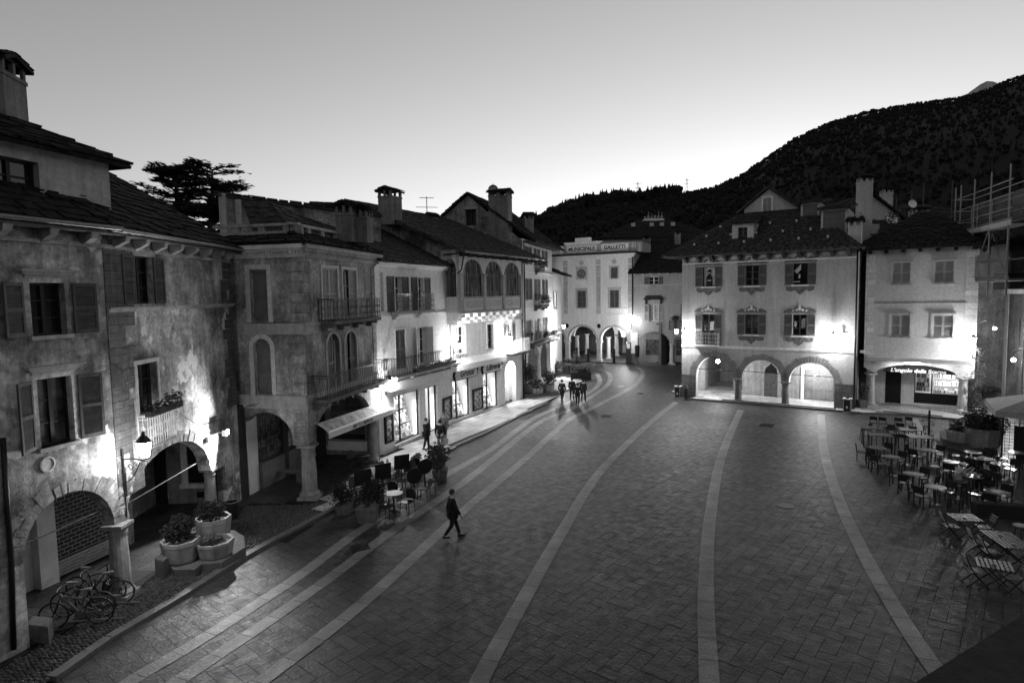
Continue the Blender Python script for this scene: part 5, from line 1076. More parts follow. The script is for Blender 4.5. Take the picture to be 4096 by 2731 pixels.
dE = Fac(rE, e.at(0, .9, 0)); dE.win((4.05, 12.55), (4.75, 13.45), sh=None, fm='w_frame', glass='black', surround=(.25, 'stone_pale'), sill=None); dE.wall([(3.6, 12.2), (5.2, 12.2), (5.2, 13.8), (3.6, 13.8)], 'stone_pale', .25, 'dormer_wall'); m = MB(); m.box(3.6, 3.75, .25, 2.8, 12.4, 13.78); m.box(5.05, 5.2, .25, 2.8, 12.4, 13.78); m.build('dormer_cheek', 'plaster_e', rE, dE.mw); k = MB(); slab_roof(k, pe @ Vector((3.2, .55, 13.78)), pe @ Vector((5.6, .55, 13.78)), pe @ Vector((5.2, 4.0, 14.6)), pe @ Vector((3.6, 4.0, 14.6)), .33, .4, .05); k.build('dormer_roof', 'roof_b', rE, I4)
for u0, y0, zb, zt, w_ in ((8.7, 3.6, 13.3, 15.25, 1.3), (10.6, 1.5, 12.1, 14.4, 1.7)):
    m = MB(); m.box(0, w_, 0, 4.5, 0, zt-zb); dx = m.build('side_dormer', 'plaster_e', rE, e.at(u0-w_*.5, y0, zb)); k = MB(); slab_roof(k, pe @ Vector((u0-w_*.5-.25, y0-.35, zt)), pe @ Vector((u0+w_*.5+.25, y0-.35, zt)), pe @ Vector((u0+w_*.5+.25, y0+4.5, zt+.7)), pe @ Vector((u0-w_*.5-.25, y0+4.5, zt+.7)), .35, .45, .05); k.build('side_dormer_roof', 'roof_b', dx, I4); MB().box(.15, w_-.15, -.02, 0, .5, zt-zb-.2).build('side_dormer_window', 'shutter', dx, e.at(u0-w_*.5, y0, zb))
p = e.mw @ Vector((12.2, -.3, 11.6)); chimney(rE, *e.mw @ Vector((12.03, .8, 11.7)), .85, .8, 1.75, math.radians(-34), 'plaster_e', 2)
m = MB(); m.M = pe; m.box(EL-.2, EL, .5, 10, 0, 14.0); m.box(0, .25, 4.5, 10, 0, 11.4); m.box(0, EL, 10, 10.3, 0, 14); m.build('back_wall', 'plaster_back', rE, I4); MB().tube([pe @ Vector((EL+.02, -.12, z)) for z in (11.3, 6, .2)], .06, 8).build('downpipe', 'iron', rE, I4, True)
lantern('wall_lantern', 'lantern on the left corner of the frescoed house above its first arch', e.at(.35, 0, 5.05), 300, None, .45, .5); lantern('wall_lantern', 'lantern on the right part of the frescoed house under a small window', e.at(10.95, 0, 4.95), 330, None, .45, .5)
lantern('wall_lantern', 'starry lantern projecting left of the frescoed house toward the small grey house', e.at(.05, .6, 5.0) @ Matrix.Rotation(math.radians(-62), 4, 'Z'), 330, None, .7, .5)
globe('bright round lamp hanging in the left arch of the frescoed house', tuple(e.mw @ Vector((2.5, 1.3, 2.95))), 55, .15, 'arch lamps of the frescoed house'); globe('bright round lamp hanging in the right arch of the frescoed house', tuple(e.mw @ Vector((9.6, 1.4, 2.75))), 60, .15, 'arch lamps of the frescoed house')
# ------------------------------------------------------------------ shoe shop house
rS = thing('shoe_shop_house', 'smooth grey house with pale corner strips over a shoe shop', 'house', (25.3, 43.6, 0)); s_f = Fac(rS, frame((25.3, 43.6), (30.3, 40.1))); SL = 6.2; sf = s_f
for u in (1.5, 3.92):
    sf.win((u, 8.9), (u+1.02, 10.35), sh='closed', sm='shutter_pale', fm='stone', surround=(.13, 'plaster_s'), sill='stone', head='flat'); sf.win((u-.02, 5.25), (u+1.08, 6.75), sh='closed', sm='shutter_pale', fm='stone', surround=(.13, 'plaster_s'), sill='stone', head='flat')
sf.wall([(-.1, 3.0), (.65, 2.55)]+[(.65, 2.55)][:0]+archpts(.65, 5.42, 2.55, 3.3, 14)[0:]+[(6.25, 2.55), (6.25, 11.3), (-.1, 11.3)], 'plaster_s', .45)
m = MB(); m.box(-.12, .45, -.025, .02, 3.9, 11.0); m.box(5.6, 6.27, -.025, .02, 3.9, 11.0); m.build('corner_strip_or_lit_edge', 'quoin_s', rS, sf.mw); MB().box(.45, 5.7, -.03, .02, 7.56, 7.6).build('string_course', 'stone_dark', rS, sf.mw)
m = MB(); m.box(.15, 6.05, -.6, .0, 3.68, 3.8); m.box(.15, 6.05, -.62, -.55, 3.52, 3.7); m.box(.6, 5.6, -.08, .02, 3.32, 3.5); m.build('shop_canopy', 'canvas', rS, sf.mw)
for u in (.33, 5.68):
    c_ = sf.mw @ Vector((u, .22, .1)); column(rS, c_.x, c_.y, 2.45, .26, 'stone', cap=.3, base=.45, z=.1)
si = Fac(rS, sf.at(0, 2.3, 0)); si.holes += [[(2.9, .3), (6.0, .3), (6.0, 2.9), (2.9, 2.9)], [(1.1, .15), (2.1, .15), (2.1, 2.85), (1.1, 2.85)]]; si.wall([(-1, -.3), (6.3, -.3), (6.3, 4), (-1, 4)], 'plaster_white', .3, 'shop_wall')
fr = MB().box(2.9, 6.0, .1, .16, .3, 1.05).build('shop_window', 'wood_dark', rS, si.mw); m = MB(); m.box(2.9, 2.97, .08, .16, 1.05, 2.9); m.box(3.9, 3.98, .08, .16, 1.05, 2.9); m.build('window_frame', 'black', fr, si.mw)
m = MB(); m.box(2.9, 6.0, 1.4, 1.45, .3, 3); m.box(2.85, 2.9, .3, 1.4, .3, 3); m.box(6.0, 6.05, .3, 1.4, .3, 3); m.box(2.9, 6, .3, 1.4, .95, 1.0); m.build('display_box', 'shop_white', fr, si.mw)
for i in range(3): MB().box(0, 1.9, 0, .03, 0, .4).build('shoe_row', 'book_row_b' if i else 'book_row', fr, si.at(4.05, .5+.3*i, 1.05+.5*i) @ Matrix.Rotation(math.radians(-30), 4, 'X'))
MB().box(0, .8, 0, .03, 0, 1.6).build('shoe_row', 'book_row_b', fr, si.at(3.0, .6, 1.1)); light(fr, si.at(4.6, .7, 2.8), 5, kind='AREA', size=(2.6, .7)); light(fr, si.at(4.9, .5, 1.9) @ Matrix.Rotation(math.radians(90), 4, 'X'), 5, kind='AREA', size=(2, .8))
dd = MB().box(1.12, 2.08, .1, .16, .15, 2.8).build('shop_door', 'wood_dark', rS, si.mw); m = MB()
for z in (.4, 1.1, 1.9): m.box(1.28, 1.92, .08, .1, z, z+.55)
m.build('door_panel', 'black', dd, si.mw)
m = MB(); pts = [(1.0, 2.72), (5.3, 2.72), (5.1, 2.95), (4.6, 3.2), (1.75, 3.2), (1.25, 2.98)]; m.prism(pts, -.02, .06); sg = m.build('shop_sign', 'black', rS, sf.at(0, -.0, -.02) @ T3(0, .35, 0)); text("L'angolo della Scarpa", .34, 'lettering', 'paint_white', sg, sf.at(3.12, .31, 2.84), .18, .005, 1.12, .012)
sl_ = MB().box(2.4, 3.3, -.45, -.35, 3.46, 3.51).build('strip_lamp', 'lit_glass', rS, sf.mw); light(sl_, sf.at(3.1, -.45, 3.15) @ Matrix.Rotation(math.radians(68), 4, 'X'), 3.5, kind='AREA', size=(3.6, .12))
m = MB(); m.box(-.9, 6.3, .45, 2.3, 3.45, 3.6); m.box(6.0, 6.25, .45, 10, 0, 11.2); m.box(-.9, 6.2, 10, 10.3, 0, 12); m.box(-.1, .1, 2.6, 10, 0, 11.2); m.build('back_wall', 'plaster_dim', rS, sf.mw)
m = MB()
for i in range(7): m.box(.0+i*.98, .22+i*.98, -.5, .02, 11.0, 11.25)
m.build('eaves_bracket', 'wood_dark', rS, sf.mw); ps = sf.mw; k = MB(); pk = (31.11,47.00,14.33); pk = Vector((pk[0], 47, pk[2]))
slab_roof(k, ps @ Vector((-1.2, -.8, 11.3)), ps @ Vector((7, -.8, 11.3)), pk+Vector((.6, -.4, 0)), pk, .33, .4, .05); slab_roof(k, ps @ Vector((-1.2, 9, 11.3)), ps @ Vector((-1.2, -.8, 11.3)), pk, pk+Vector((0, .4, 0)), .33, .4, .05); slab_roof(k, ps @ Vector((7, -.8, 11.3)), ps @ Vector((7, 9, 11.3)), pk+Vector((.6, .5, 0)), pk+Vector((.6, -.4, 0)), .33, .4, .05); k.build('roof', 'roof', rS, I4)
lantern('wall_lantern', 'glaring lantern on the right corner of the shoe shop house', sf.at(6.1, 0, 4.75), 330, None, .4, .55)
MB().box(-.9, -.1, .5, 1.0, 0, 11).build('gap_wall', 'plaster_dim', rS, sf.at(-.0, 1.2, 0)); sf.box('alarm_box', 'paint_white', -.35, -.1, -.2, .0, 4.0, 4.2)
# ------------------------------------------------------------------ scaffolded house and the alley
rG2 = thing('scaffolded_house', 'dark house under repair on the right, behind scaffolding', 'house', (33.5, 40.5, 0)); gx = Fac(rG2, frame((34.7, 43.0), (30.6, 30.8)))
gx.win((2.6, 4.5), (3.6, 6.5), sh='open'); gx.win((6, 4.5), (7, 6.5), sh='open'); gx.win((2.6, 8.6), (3.6, 11), sh='open'); gx.win((6, 8.6), (7, 11), sh='open')
gx.wall([(0, -.3), (13, -.3), (13, 11.6), (0, 11.6)], 'plaster_alley', .4); gx.box('corner_strip_or_lit_edge', 'plaster_n', -.02, .5, -.03, .3, 0, 11); gx.box('side_wall', 'plaster_alley', 0, .4, .4, 9, 0, 11.6); gx.balcony(.8, 9, 8.4, 1.1, 1.05, 'iron', 'stone', .3, .13); k = MB(); pg = gx.mw; slab_roof(k, pg @ Vector((-.6, -.7, 11.6)), pg @ Vector((13, -.7, 11.6)), pg @ Vector((13, 6, 13.6)), pg @ Vector((-.6, 6, 13.6)), .4, .5, .06); k.build('roof', 'roof', rG2, I4)  # paler corner strip paints in lamplight on the dark wall edge
rSc = thing('scaffolding', 'tube scaffolding with netting wrapped round the top of the house on the right', 'scaffolding', (32, 41, 0))
sx = frame((31.6, 44.0), (27.9, 33.0)); m = MB()
posts = (0, 1.0, 3.4, 6.0, 8.6)
for i, x in enumerate(posts):
    for y in (0, 1.0):
        zb = 0 if (y > .5 and i > 3) else 8.0
        m.tube([(x, y, zb), (x, y, 15.6 if y == 0 else 14.2)], .045, 6)
ps_ = m.build('standard', 'steel', rSc, sx); m = MB()
for z in (9.0, 10.2, 12.5, 13.1, 13.9, 14.7):
    for y in (0, 1.0): m.tube([(-.2, y, z), (9, y, z)], .035, 5)
    m.tube([(0, -.1, z), (0, 1.1, z)], .035, 5)
for x0, x1 in ((0, 1.0), (3.4, 6.0)): m.tube([(x0, 0, 9), (x1, 0, 12.2)], .03, 5); m.tube([(x0, 1, 12.2), (x1, 1, 9)], .03, 5)
m.build('ledger', 'steel', rSc, sx); m = MB(); m.box(-.1, 9, 0, 1, 12.1, 12.16); m.box(-.1, 9, -.03, 0, 12.16, 12.42); m.build('deck', 'wood_pale', rSc, sx); m = MB(); m.box(-.1, 9, 0, 3.6, 8.9, 8.98); m.box(-.1, 9, -.03, 0, 8.98, 9.2); m.build('deck', 'wood_beam', rSc, sx)
m_, t_, b_ = _mat('net'); M['net'] = m_; b_.inputs['Base Color'].default_value = (.12, .12, .12, 1); b_.inputs['Alpha'].default_value = .55
MB().add([(-.1, 1.05, 12.4), (9, 1.05, 12.4), (9, 1.05, 14.3), (-.1, 1.05, 14.3)], [(0, 1, 2, 3)]).build('netting', 'net', rSc, sx); MB().add([(-.1, -.06, 9.2), (9, -.06, 9.2), (9, -.06, 10.6), (-.1, -.06, 10.6)], [(0, 1, 2, 3)]).build('netting', 'net', rSc, sx)
bn = MB().box(-1.3, -.1, 0, .03, 9.6, 11.3).build('banner', 'fabric_grey', rSc, sx @ T3(.0, -.2, 0)); m = MB(); m.box(-1.0, -.3, -.01, 0, 10.0, 10.08); m.box(-1.1, -.4, -.01, 0, 10.25, 10.33); m.box(-1.0, -.5, -.01, 0, 9.85, 9.9); m.build('banner_marks', 'paint_white', bn, sx @ T3(0, -.2, 0))
rAl = thing('alley_house', 'dark tall house closing the alley right of the shoe shop', 'house', (36, 52, 0)); al = Fac(rAl, frame((33.4, 53.5), (43, 50.0))); al.win((1.5, 5.5), (2.5, 7.5), sh='open'); al.win((1.5, 8.8), (2.5, 10.6), sh='open'); al.win((-.9, 5.5), (-.1, 7.5), sh='closed'); al.win((1.4, .2), (2.5, 2.6), sh=None, rows=1); al.wall([(-3.0, -.3), (9, -.3), (9, 12.2), (-3.0, 12.2)], 'plaster_alley', .4); k = MB(); pa = al.mw; slab_roof(k, pa @ Vector((-3.3, -.8, 12.1)), pa @ Vector((9, -.8, 12.1)), pa @ Vector((9, 6, 15)), pa @ Vector((-3.3, 6, 15)), .45, .5, .06); k.build('roof', 'roof', rAl, I4); al.box('pilaster_or_lit_edge', 'plaster_n', .3, .7, -.3, 0, 0, 12); al.box('pilaster_or_lit_edge', 'plaster_n', 2.9, 3.3, -.3, 0, 0, 12)  # the two paler uprights are added lit edges, lamplight put into their tone
p = (36.36,46.00,5.44); globe('high glaring lamp in the alley right of the shoe shop', p, 190, .11, 'alley lamps', (-.9, .5)); p = (31.29,38.00,4.01); globe('low glaring lamp by the scaffold legs at the right edge', p, 170, .12, 'alley lamps', (1.2, .3))

# ------------------------------------------------------------------ houses and roofs farther back
def block(name, label, x0, x1, y0, y1, z0, zt, mat='plaster_back', roof='roof_b', rise=1.6, ov=.5, rz=0, wins=()):
    o = thing(name, label, 'house', ((x0+x1)/2, y0, z0), rz); w = (x1-x0)/2; dp = y1-y0; h = zt-z0; mw = WM[o.name]
    fc = Fac(o, mw)
    for a, b, c_, d_ in wins: fc.win((a, b), (c_, d_), sh='open')
    fc.wall([(-w, 0), (w, 0), (w, h), (-w, h)], mat, .3); m = MB(); m.box(-w, -w+.3, .3, dp, 0, h); m.box(w-.3, w, .3, dp, 0, h); m.box(-w, w, dp, dp+.3, 0, h); m.build('wall', mat, o)
    k = MB(); a = [mw @ Vector(v) for v in ((-w-ov, -ov, h), (w+ov, -ov, h), (w+ov, dp+ov, h), (-w-ov, dp+ov, h))]; hip = min(w*.7, dp/2); r0, r1 = mw @ Vector((-w+hip, dp/2, h+rise)), mw @ Vector((w-hip, dp/2, h+rise))
    slab_roof(k, a[0], a[1], r1, r0, .6, .7, .07); slab_roof(k, a[2], a[3], r0, r1, .6, .7, .07); slab_roof(k, a[3], a[0], r0+Vector((0, -.05, 0)), r0, .6, .7, .07); slab_roof(k, a[1], a[2], r1, r1-Vector((0, .05, 0)), .6, .7, .07); k.build('roof', roof, o, I4); return o
p0, p1 = (14.98,100.00,16.50), (30.13,100.00,16.25)
oh = block('long_roofed_house', 'long house with a low dark roof seen above the theatre and the small grey house', p0[0], p1[0]+4, 100, 114, 8, (16.05,100.00,17.25)[2], 'plaster_t', 'roof', 3.6, 1.0)
for px in (1455, 1497, 1520, 1545): 
    p = (-12.56,104.00,19.46); q_ = (px-1176)/1407*104; MB().box(-.3, .3, 0, .5, 0, .6).build('skylight', 'stone_pale', oh, T3(q_, 103.5, p[2]+.1))
p = (27.57,118.00,21.37); o = thing('roof_cabin', 'small white cabin crowned with aerials above the long dark roof', 'cabin', (p[0], 118, p[2]-2)); MB().box(-1.8, 1.8, 0, 3, 0, (27.57,118.00,22.52)[2]-p[2]+2).build('wall', 'plaster_white', o); m = MB()
for i in range(6): x = -1.6+i*.64; m.tube([(x, 1, 2), (x, 1, random.uniform(3.6, 4.6))], .08, 5); m.box(x-.18, x+.18, .9, 1.1, 3.1, 3.5+random.random()*.5)
m.build('aerials', 'iron_grey', o)
for px, py, y_, h_, lab in ((1536, 530, 101, 3.6, 'roof aerial right of the white cabin'), (1475, 505, 116, 3.2, 'roof aerial left of the white cabin')):
    antenna((px-1176)/1407*y_, y_, 8.6+(663-py)/1407*y_, h_, lab)
# gabled house with the tall chimney behind the frescoed house
rH = thing('rear_gabled_house', 'rear gabled house with ribbed tile roof below its gable and a very tall chimney', 'house', (32, 56, 8)); Y = 58
A_, B_, Pk = (31.84,58.00,13.89), (36.57,58.00,14.01), (33.10,58.00,17.01); g0 = Vector((A_[0], Y, 9)); m = MB()
a1, b1, pk = (31.81,58.00,15.02), (36.54,58.00,15.22), (33.71,58.00,17.28)
m.add([(a1[0], Y, 8), (b1[0], Y, 8), (b1[0], Y, b1[2]), (pk[0], Y, pk[2]), (a1[0], Y, a1[2]), (a1[0], Y+8, 8), (b1[0], Y+8, 8), (b1[0], Y+8, b1[2]), (pk[0], Y+8, pk[2]), (a1[0], Y+8, a1[2])], [(0, 1, 2, 3, 4), (9, 8, 7, 6, 5), (0, 4, 9, 5), (1, 6, 7, 2)]); m.build('wall', 'plaster_e', rH, I4)
k = MB(); v3 = lambda q, y: Vector((q[0], y, q[2])); slab_roof(k, v3(a1, Y-.4)-Vector((.5, 0, .3)), v3(a1, Y+8)-Vector((.5, 0, .3)), v3(pk, Y+8)+Vector((0, 0, .2)), v3(pk, Y-.4)+Vector((0, 0, .2)), .5, .5, .06); slab_roof(k, v3(b1, Y+8)-Vector((-.5, 0, .3)), v3(b1, Y-.4)-Vector((-.5, 0, .3)), v3(pk, Y-.4)+Vector((0, 0, .2)), v3(pk, Y+8)+Vector((0, 0, .2)), .5, .5, .06); k.build('roof', 'roof', rH, I4)
k = MB(); e0_, e1__ = (28.30,52.00,12.91), (33.25,52.00,12.83); slab_roof(k, Vector((e0_[0], 51, e0_[2])), Vector((e1__[0], 51, e1__[2])), v3(b1, Y)+Vector((0, 0, -.2)), v3(a1, Y)+Vector((0, 0, -.2)), .42, 3.0, .1); k.build('tile_roof', 'tile', rH, I4)
c0 = (29.69,52.00,15.60); chimney(rH, c0[0], 52, (29.78,52.00,12.34)[2], .95, .9, (29.63,52.00,18.03)[2]-(29.78,52.00,12.34)[2]-.1, -.1, 'plaster_e', 2); m = MB(); m.box(-.75, .75, -.6, .6, 0, (29.17,51.00,13.87)[2]-(29.23,51.00,11.74)[2]); m.build('chimney_base', 'plaster_e', rH, T3(c0[0], 51.6, (29.23,51.00,11.74)[2]))
q_ = (37.59,62.00,17.93); chimney(rH, q_[0], 62, q_[2]-1.6, .85, .85, 2.2, 0, 'plaster_e', 2); q_ = (32.26,62.00,17.34)
rJ = block('roof_terrace_house', 'dark roofed house with a clutter of aerials behind the shoe shop', (41.93,66.00,15.12)[0], (47.74,66.00,15.03)[0]+3, 66, 76, 6, (41.91,66.00,15.81)[2], 'plaster_dim', 'roof', 2.2)
q_ = (42.21,64.00,15.79); chimney(rJ, q_[0], 64, q_[2]-.8, 1.5, 1.0, (42.17,64.00,16.99)[2]-q_[2]+.6, .1, 'plaster_back', 1)
for px, py, y_, h_, lab, gr in ((2052, 500, 60, 2.6, 'aerial on the ribbed roof beside the white satellite dish', 0), (2087, 478, 63, 2.2, 'aerial beside the small dish behind the shoe shop', 0), (2113, 470, 66, 2.6, 'aerial over the stubby chimney behind the shoe shop', 0), (2178, 495, 60, 3.6, 'aerial close to the scaffolding corner', 0)):
    antenna((px-1176)/1407*y_, y_, 8.6+(650-py)/1407*y_, h_, lab, .3)
for px, py, y_, r_, lab in ((2041, 495, 56, .55, 'large white satellite dish on the ribbed tile roof'), (2087, 462, 62, .42, 'small white satellite dish on a mast behind the shoe shop')):
    x_ = (px-1176)/1407*y_; z_ = 8.6+(650-py)/1407*y_; o = thing('satellite_dish', lab, 'satellite dish', (x_, y_, z_)); MB().lathe([(.02, 0), (r_*.7, .05), (r_, .16), (r_, .18), (r_*.7, .08), (.02, .03)], n=18).build('dish', 'paint_white', o, T3(x_, y_, z_) @ Matrix.Rotation(math.radians(75), 4, 'X')); MB().tube([(0, .1, -1.2), (0, .1, .2)], .03, 5).build('mast', 'iron', o)
o = thing('terrace_bush', 'dark shrubs on the terrace between the tall chimney and the shoe shop roof', 'shrub', (30.63,50.00,12.69)); m = MB(); leaves(m, (0, 0, .6), .8, 500, .1); leaves(m, (.2, 0, 1.6), .5, 200, .1); m.build('foliage', 'leaf_dark', o); MB().tube([(0, 0, -1), (.1, 0, .8)], .06, 6).build('trunk', 'bark', o)
# ------------------------------------------------------------------ wooded hill, snowy peak, cedar
prof = [(1120, 560), (1215, 535), (1250, 528), (1290, 505), (1340, 486), (1400, 474), (1480, 464), (1560, 457), (1640, 441), (1700, 413), (1760, 372), (1820, 332), (1900, 296), (1990, 270), (2090, 254), (2190, 240), (2250, 222), (2300, 200), (2360, 182), (2500, 150), (2700, 120), (3000, 90)]
def ridge(px):
    for (a, b), (c_, d_) in zip(prof[:-1], prof[1:]):
        if a <= px <= c_: return b+(d_-b)*(px-a)/(c_-a)
    return prof[0][1] if px < prof[0][0] else prof[-1][1]
def hill_pt(px, s):          # s 0 foot .. 1 ridge .. beyond: back slope
    yr = 620+max(0, px-1250)*.75; yf = 230+max(0, px-1250)*.12; X = (px-1176)/1406.8
    y = yf+(yr-yf)*s; zr = 8.6+((784-ridge(px))/1406.8-.0768-.0168*X)*yr*1.0
    z = 2+(zr-2)*(s**.8 if s <= 1 else 1-(s-1)*.8)+noise.noise(Vector((px*.012, s*5, 0)))*14*min(s, 1)*(1-s if s < 1 else 0)*2
    return X*y, y, z
vs = []; fs = []; NX, NY = 96, 22
for j in range(NY+1):
    for i in range(NX+1): vs.append(hill_pt(1090+i*19, j*1.3/NY))
for j in range(NY):
    for i in range(NX): a = j*(NX+1)+i; fs.append((a, a+1, a+NX+2, a+NX+1))
o = MB().add(vs, fs).build('wooded_hill', 'hill', None, I4, True); o['kind'] = 'structure'
def tree_mesh(conifer):
    m = MB()
    if conifer:
        for k in range(4):
            z = .15+k*.22; r = .24-.05*k
            m.lathe([(r*random.uniform(.8, 1.2), z), (r*.5, z+.2), (.01, z+.34)], (random.uniform(-.03, .03), random.uniform(-.03, .03), 0), 6, random.random())
    else:
        for k in range(9): a = random.random()*6.3; r = .28*random.random(); m.ball((r*math.cos(a), r*math.sin(a), random.uniform(.4, .85)), random.uniform(.13, .22), (1, 1, 1), 4)
        m.tube([(0, 0, 0), (0, 0, .6)], .03, 4)
    return m.v, m.f
protos = [tree_mesh(1) for _ in range(3)]+[tree_mesh(0) for _ in range(4)]
big = MB(); rng = random.Random(3)
for k in range(9500):
    px = 1190+rng.random()*1330; s_ = rng.random()**.75 if k > 1500 else .97+rng.random()*.04
    x, y, z = hill_pt(px, s_)
    pv, pf = protos[rng.randrange(7) if px < 1700 else (3+rng.randrange(4) if rng.random() < .7 else rng.randrange(3))]
    h = rng.uniform(4, 13)*(1.4 if px < 1560 and s_ > .9 else .65); c_, s1 = math.cos(k), math.sin(k); b = len(big.v)
    big.v.extend([(x+h*(u*c_-v*s1), y+h*(u*s1+v*c_), z-1+h*w) for u, v, w in pv]); big.f.extend([tuple(b+i for i in f_) for f_ in pf])
o = big.build('forest', 'forest', None, I4); o['kind'] = 'stuff'; o['label'] = 'dark bare forest covering the hill behind the roofs'
vs = []; fs = []
for j in range(9):
    for i in range(31):
        t_ = i/30; px = 2120+t_*420; X = (px-1176)/1406.8; y = 3200+j*120
        top = 8.6+((784-(252-60*math.exp(-((px-2258)/72)**2)))/1406.8-.0768-.0168*X)*3600
        vs.append((X*y, y, top*(j/4 if j < 4 else 1-(j-4)*.12)+noise.noise(Vector((i*.4, j*.7, 2)))*14*(1 if 0 < j else 0)-(0 if j else 40)))
for j in range(8):
    for i in range(30): a = j*31+i; fs.append((a, a+1, a+32, a+31))
o = MB().add(vs, fs).build('snowy_mountain', 'snow', None, I4, True); o['kind'] = 'structure'
def pylon(px, y_, lab):
    x, yy, z = hill_pt(px, 1.0); o = thing('pylon', lab, 'pylon', (x, yy, z)); m = MB(); h = 24
    for sx in (-1, 1): m.tube([(sx*2, 0, 0), (sx*.4, 0, h)], .25, 4)
    for i in range(5): m.tube([(-2+i*.32, 0, i*4.8), (2-i*.32, 0, i*4.8+4)], .15, 4)
    for z_ in (h*.7, h*.9): m.tube([(-4, 0, z_), (4, 0, z_)], .2, 4)
    m.build('lattice', 'iron', o)
pylon(1466, 0, 'small lattice pylon on the ridge left of the other pylon'); pylon(1577, 0, 'small lattice pylon on the ridge nearer the gabled dormer')
# cedar behind the weathered house
rng = random.Random(11); cx_, cy_ = (-30.41,60.00,17.74)[0], 60.0; zt = (-30.48,60.00,21.66)[2]
o = thing('cedar_tree', 'dark layered cedar rising behind the roof of the weathered house', 'tree', (cx_, cy_, 0))
m = MB()
for dx in (-1.6, 1.7): m.tube([(dx*.3, 0, 0), (dx*.5, 0, zt*.5), (dx, 0, zt*.8), (dx*1.1, 0, zt*.97)], [.6, .45, .3, .06], 8)
lv = MB()
for k in range(150):
    dx = -1.7 if k % 2 else 1.8; z = zt*(.62+.36*rng.random()**.8); fr_ = (zt-z)/(zt*.4); L = (1.9+5.0*fr_)*rng.uniform(.6, 1.1); a = rng.random()*6.28
    e_ = Vector((dx+L*math.cos(a), L*math.sin(a), z+.3+.25*L*rng.uniform(-.1, .5))); m.tube([(dx, 0, z), tuple((Vector((dx, 0, z))+e_)/2+Vector((0, 0, .15))), tuple(e_)], [.11, .07, .03], 5)
    for q in range(int(16+L*11)):
        tt = rng.uniform(.25, 1.05); b_ = Vector((dx, 0, z)).lerp(e_, tt)+Vector((rng.gauss(0, .3), rng.gauss(0, .3), rng.gauss(.1, .1)))
        for w_ in range(6): an = rng.random()*6.28; d_ = Vector((math.cos(an), math.sin(an), rng.uniform(-.1, .35)))*rng.uniform(.22, .5); sd = d_.orthogonal().normalized()*.06; lv.add([b_-sd, b_+sd, b_+d_], [(0, 1, 2)])
m.build('trunk', 'bark', o); lv.build('crown', 'leaf_dark', o)

# ------------------------------------------------------------------ furniture and small things
def chair_mesh(kind):
    """returns list of (part, material, MB); seat centre at origin, sitter looks along -y"""
    L = []
    if kind == 'cafe':
        m = MB(); m.box(-.21, .21, -.22, .22, .42, .45); L.append(('seat', 'plastic_dark', m))
        m = MB(); pts = [(-.21, .5), (.21, .5), (.22, .72), (.17, .86), (.06, .91), (-.06, .91), (-.17, .86), (-.22, .72)]; m.M = T3(0, .2, 0) @ Matrix.Rotation(math.radians(-8), 4, 'X'); m.prism(pts, -.015, .015); L.append(('backrest', 'plastic_dark', m))
        for sx in (-.19, .19):
            for sy in (-.2, .2): m = MB(); m.tube([(sx, sy, .43), (sx*1.1, sy*1.15, 0)], .018, 6); L.append(('leg', 'iron', m))
    elif kind == 'wood':
        m = MB(); m.box(-.21, .21, -.21, .21, .43, .46); L.append(('seat', 'seat_gloss', m)); m = MB(); m.M = T3(0, .2, .46) @ Matrix.Rotation(math.radians(-9), 4, 'X'); m.box(-.21, -.17, -.02, .02, 0, .4); m.box(.17, .21, -.02, .02, 0, .4); m.box(-.17, .17, -.015, .015, .12, .4); L.append(('backrest', 'fabric_dark', m))
        for sx in (-.19, .19):
            for sy in (-.19, .19): m = MB(); m.box(sx-.018, sx+.018, sy-.018, sy+.018, 0, .43); L.append(('leg', 'wood_dark', m))
    elif kind == 'bar':
        m = MB(); m.box(-.2, .2, -.2, .2, .66, .69); L.append(('seat', 'seat_gloss', m)); m = MB(); m.M = T3(0, .19, .69) @ Matrix.Rotation(math.radians(-7), 4, 'X'); m.box(-.2, -.17, -.015, .015, 0, .4); m.box(.17, .2, -.015, .015, 0, .4); m.box(-.17, .17, -.015, .015, .2, .4); L.append(('backrest', 'wood_dark', m)); m = MB(); m.tube([(-.2, -.2, .25), (.2, -.2, .25)], .014, 5); m.tube([(-.21, .2, .25), (-.21, -.2, .25)], .014, 5); L.append(('footrest', 'iron', m))
        for sx in (-.18, .18):
            for sy in (-.18, .18): m = MB(); m.tube([(sx, sy, .67), (sx*1.2, sy*1.2, 0)], .016, 6); L.append(('leg', 'iron', m))
    else:
        m = MB()
        for i in range(5): m.box(-.2, .2, -.2+i*.085, -.2+i*.085+.06, .43, .45)
        L.append(('seat', 'slat', m)); m = MB()
        for i in range(3): z = .62+i*.09; m.box(-.2, .2, .24+i*.03, .26+i*.03, z, z+.06)
        L.append(('backrest', 'slat', m))
        for sx in (-.21, .21): m = MB(); m.tube([(sx, -.26, 0), (sx, .2, .55), (sx, .34, .9)], .018, 5); L.append(('leg', 'wood_dark', m)); m = MB(); m.tube([(sx*.9, .28, 0), (sx*.9, -.2, .44)], .018, 5); L.append(('leg', 'wood_dark', m))
        m = MB(); m.tube([(-.2, .27, .04), (.2, .27, .04)], .015, 5); m.tube([(-.2, -.24, .04), (.2, -.24, .04)], .015, 5); L.append(('stretcher', 'wood_dark', m))
    return L
PROTO = {}
def spawn(key, maker, name, label, cat, x, y, z, rz, group):
    """first of a kind is built, later ones are copies of the thing and of each part"""
    mw = T3(x, y, z) @ Matrix.Rotation(rz, 4, 'Z')
    if key not in PROTO:
        o = thing(name, label, cat, (x, y, z), rz, group); maker(o); PROTO[key] = o; return o
    o = copy_tree(PROTO[key], mw); o['label'] = label
    if group: o['group'] = group
    elif 'group' in o: del o['group']
    return o
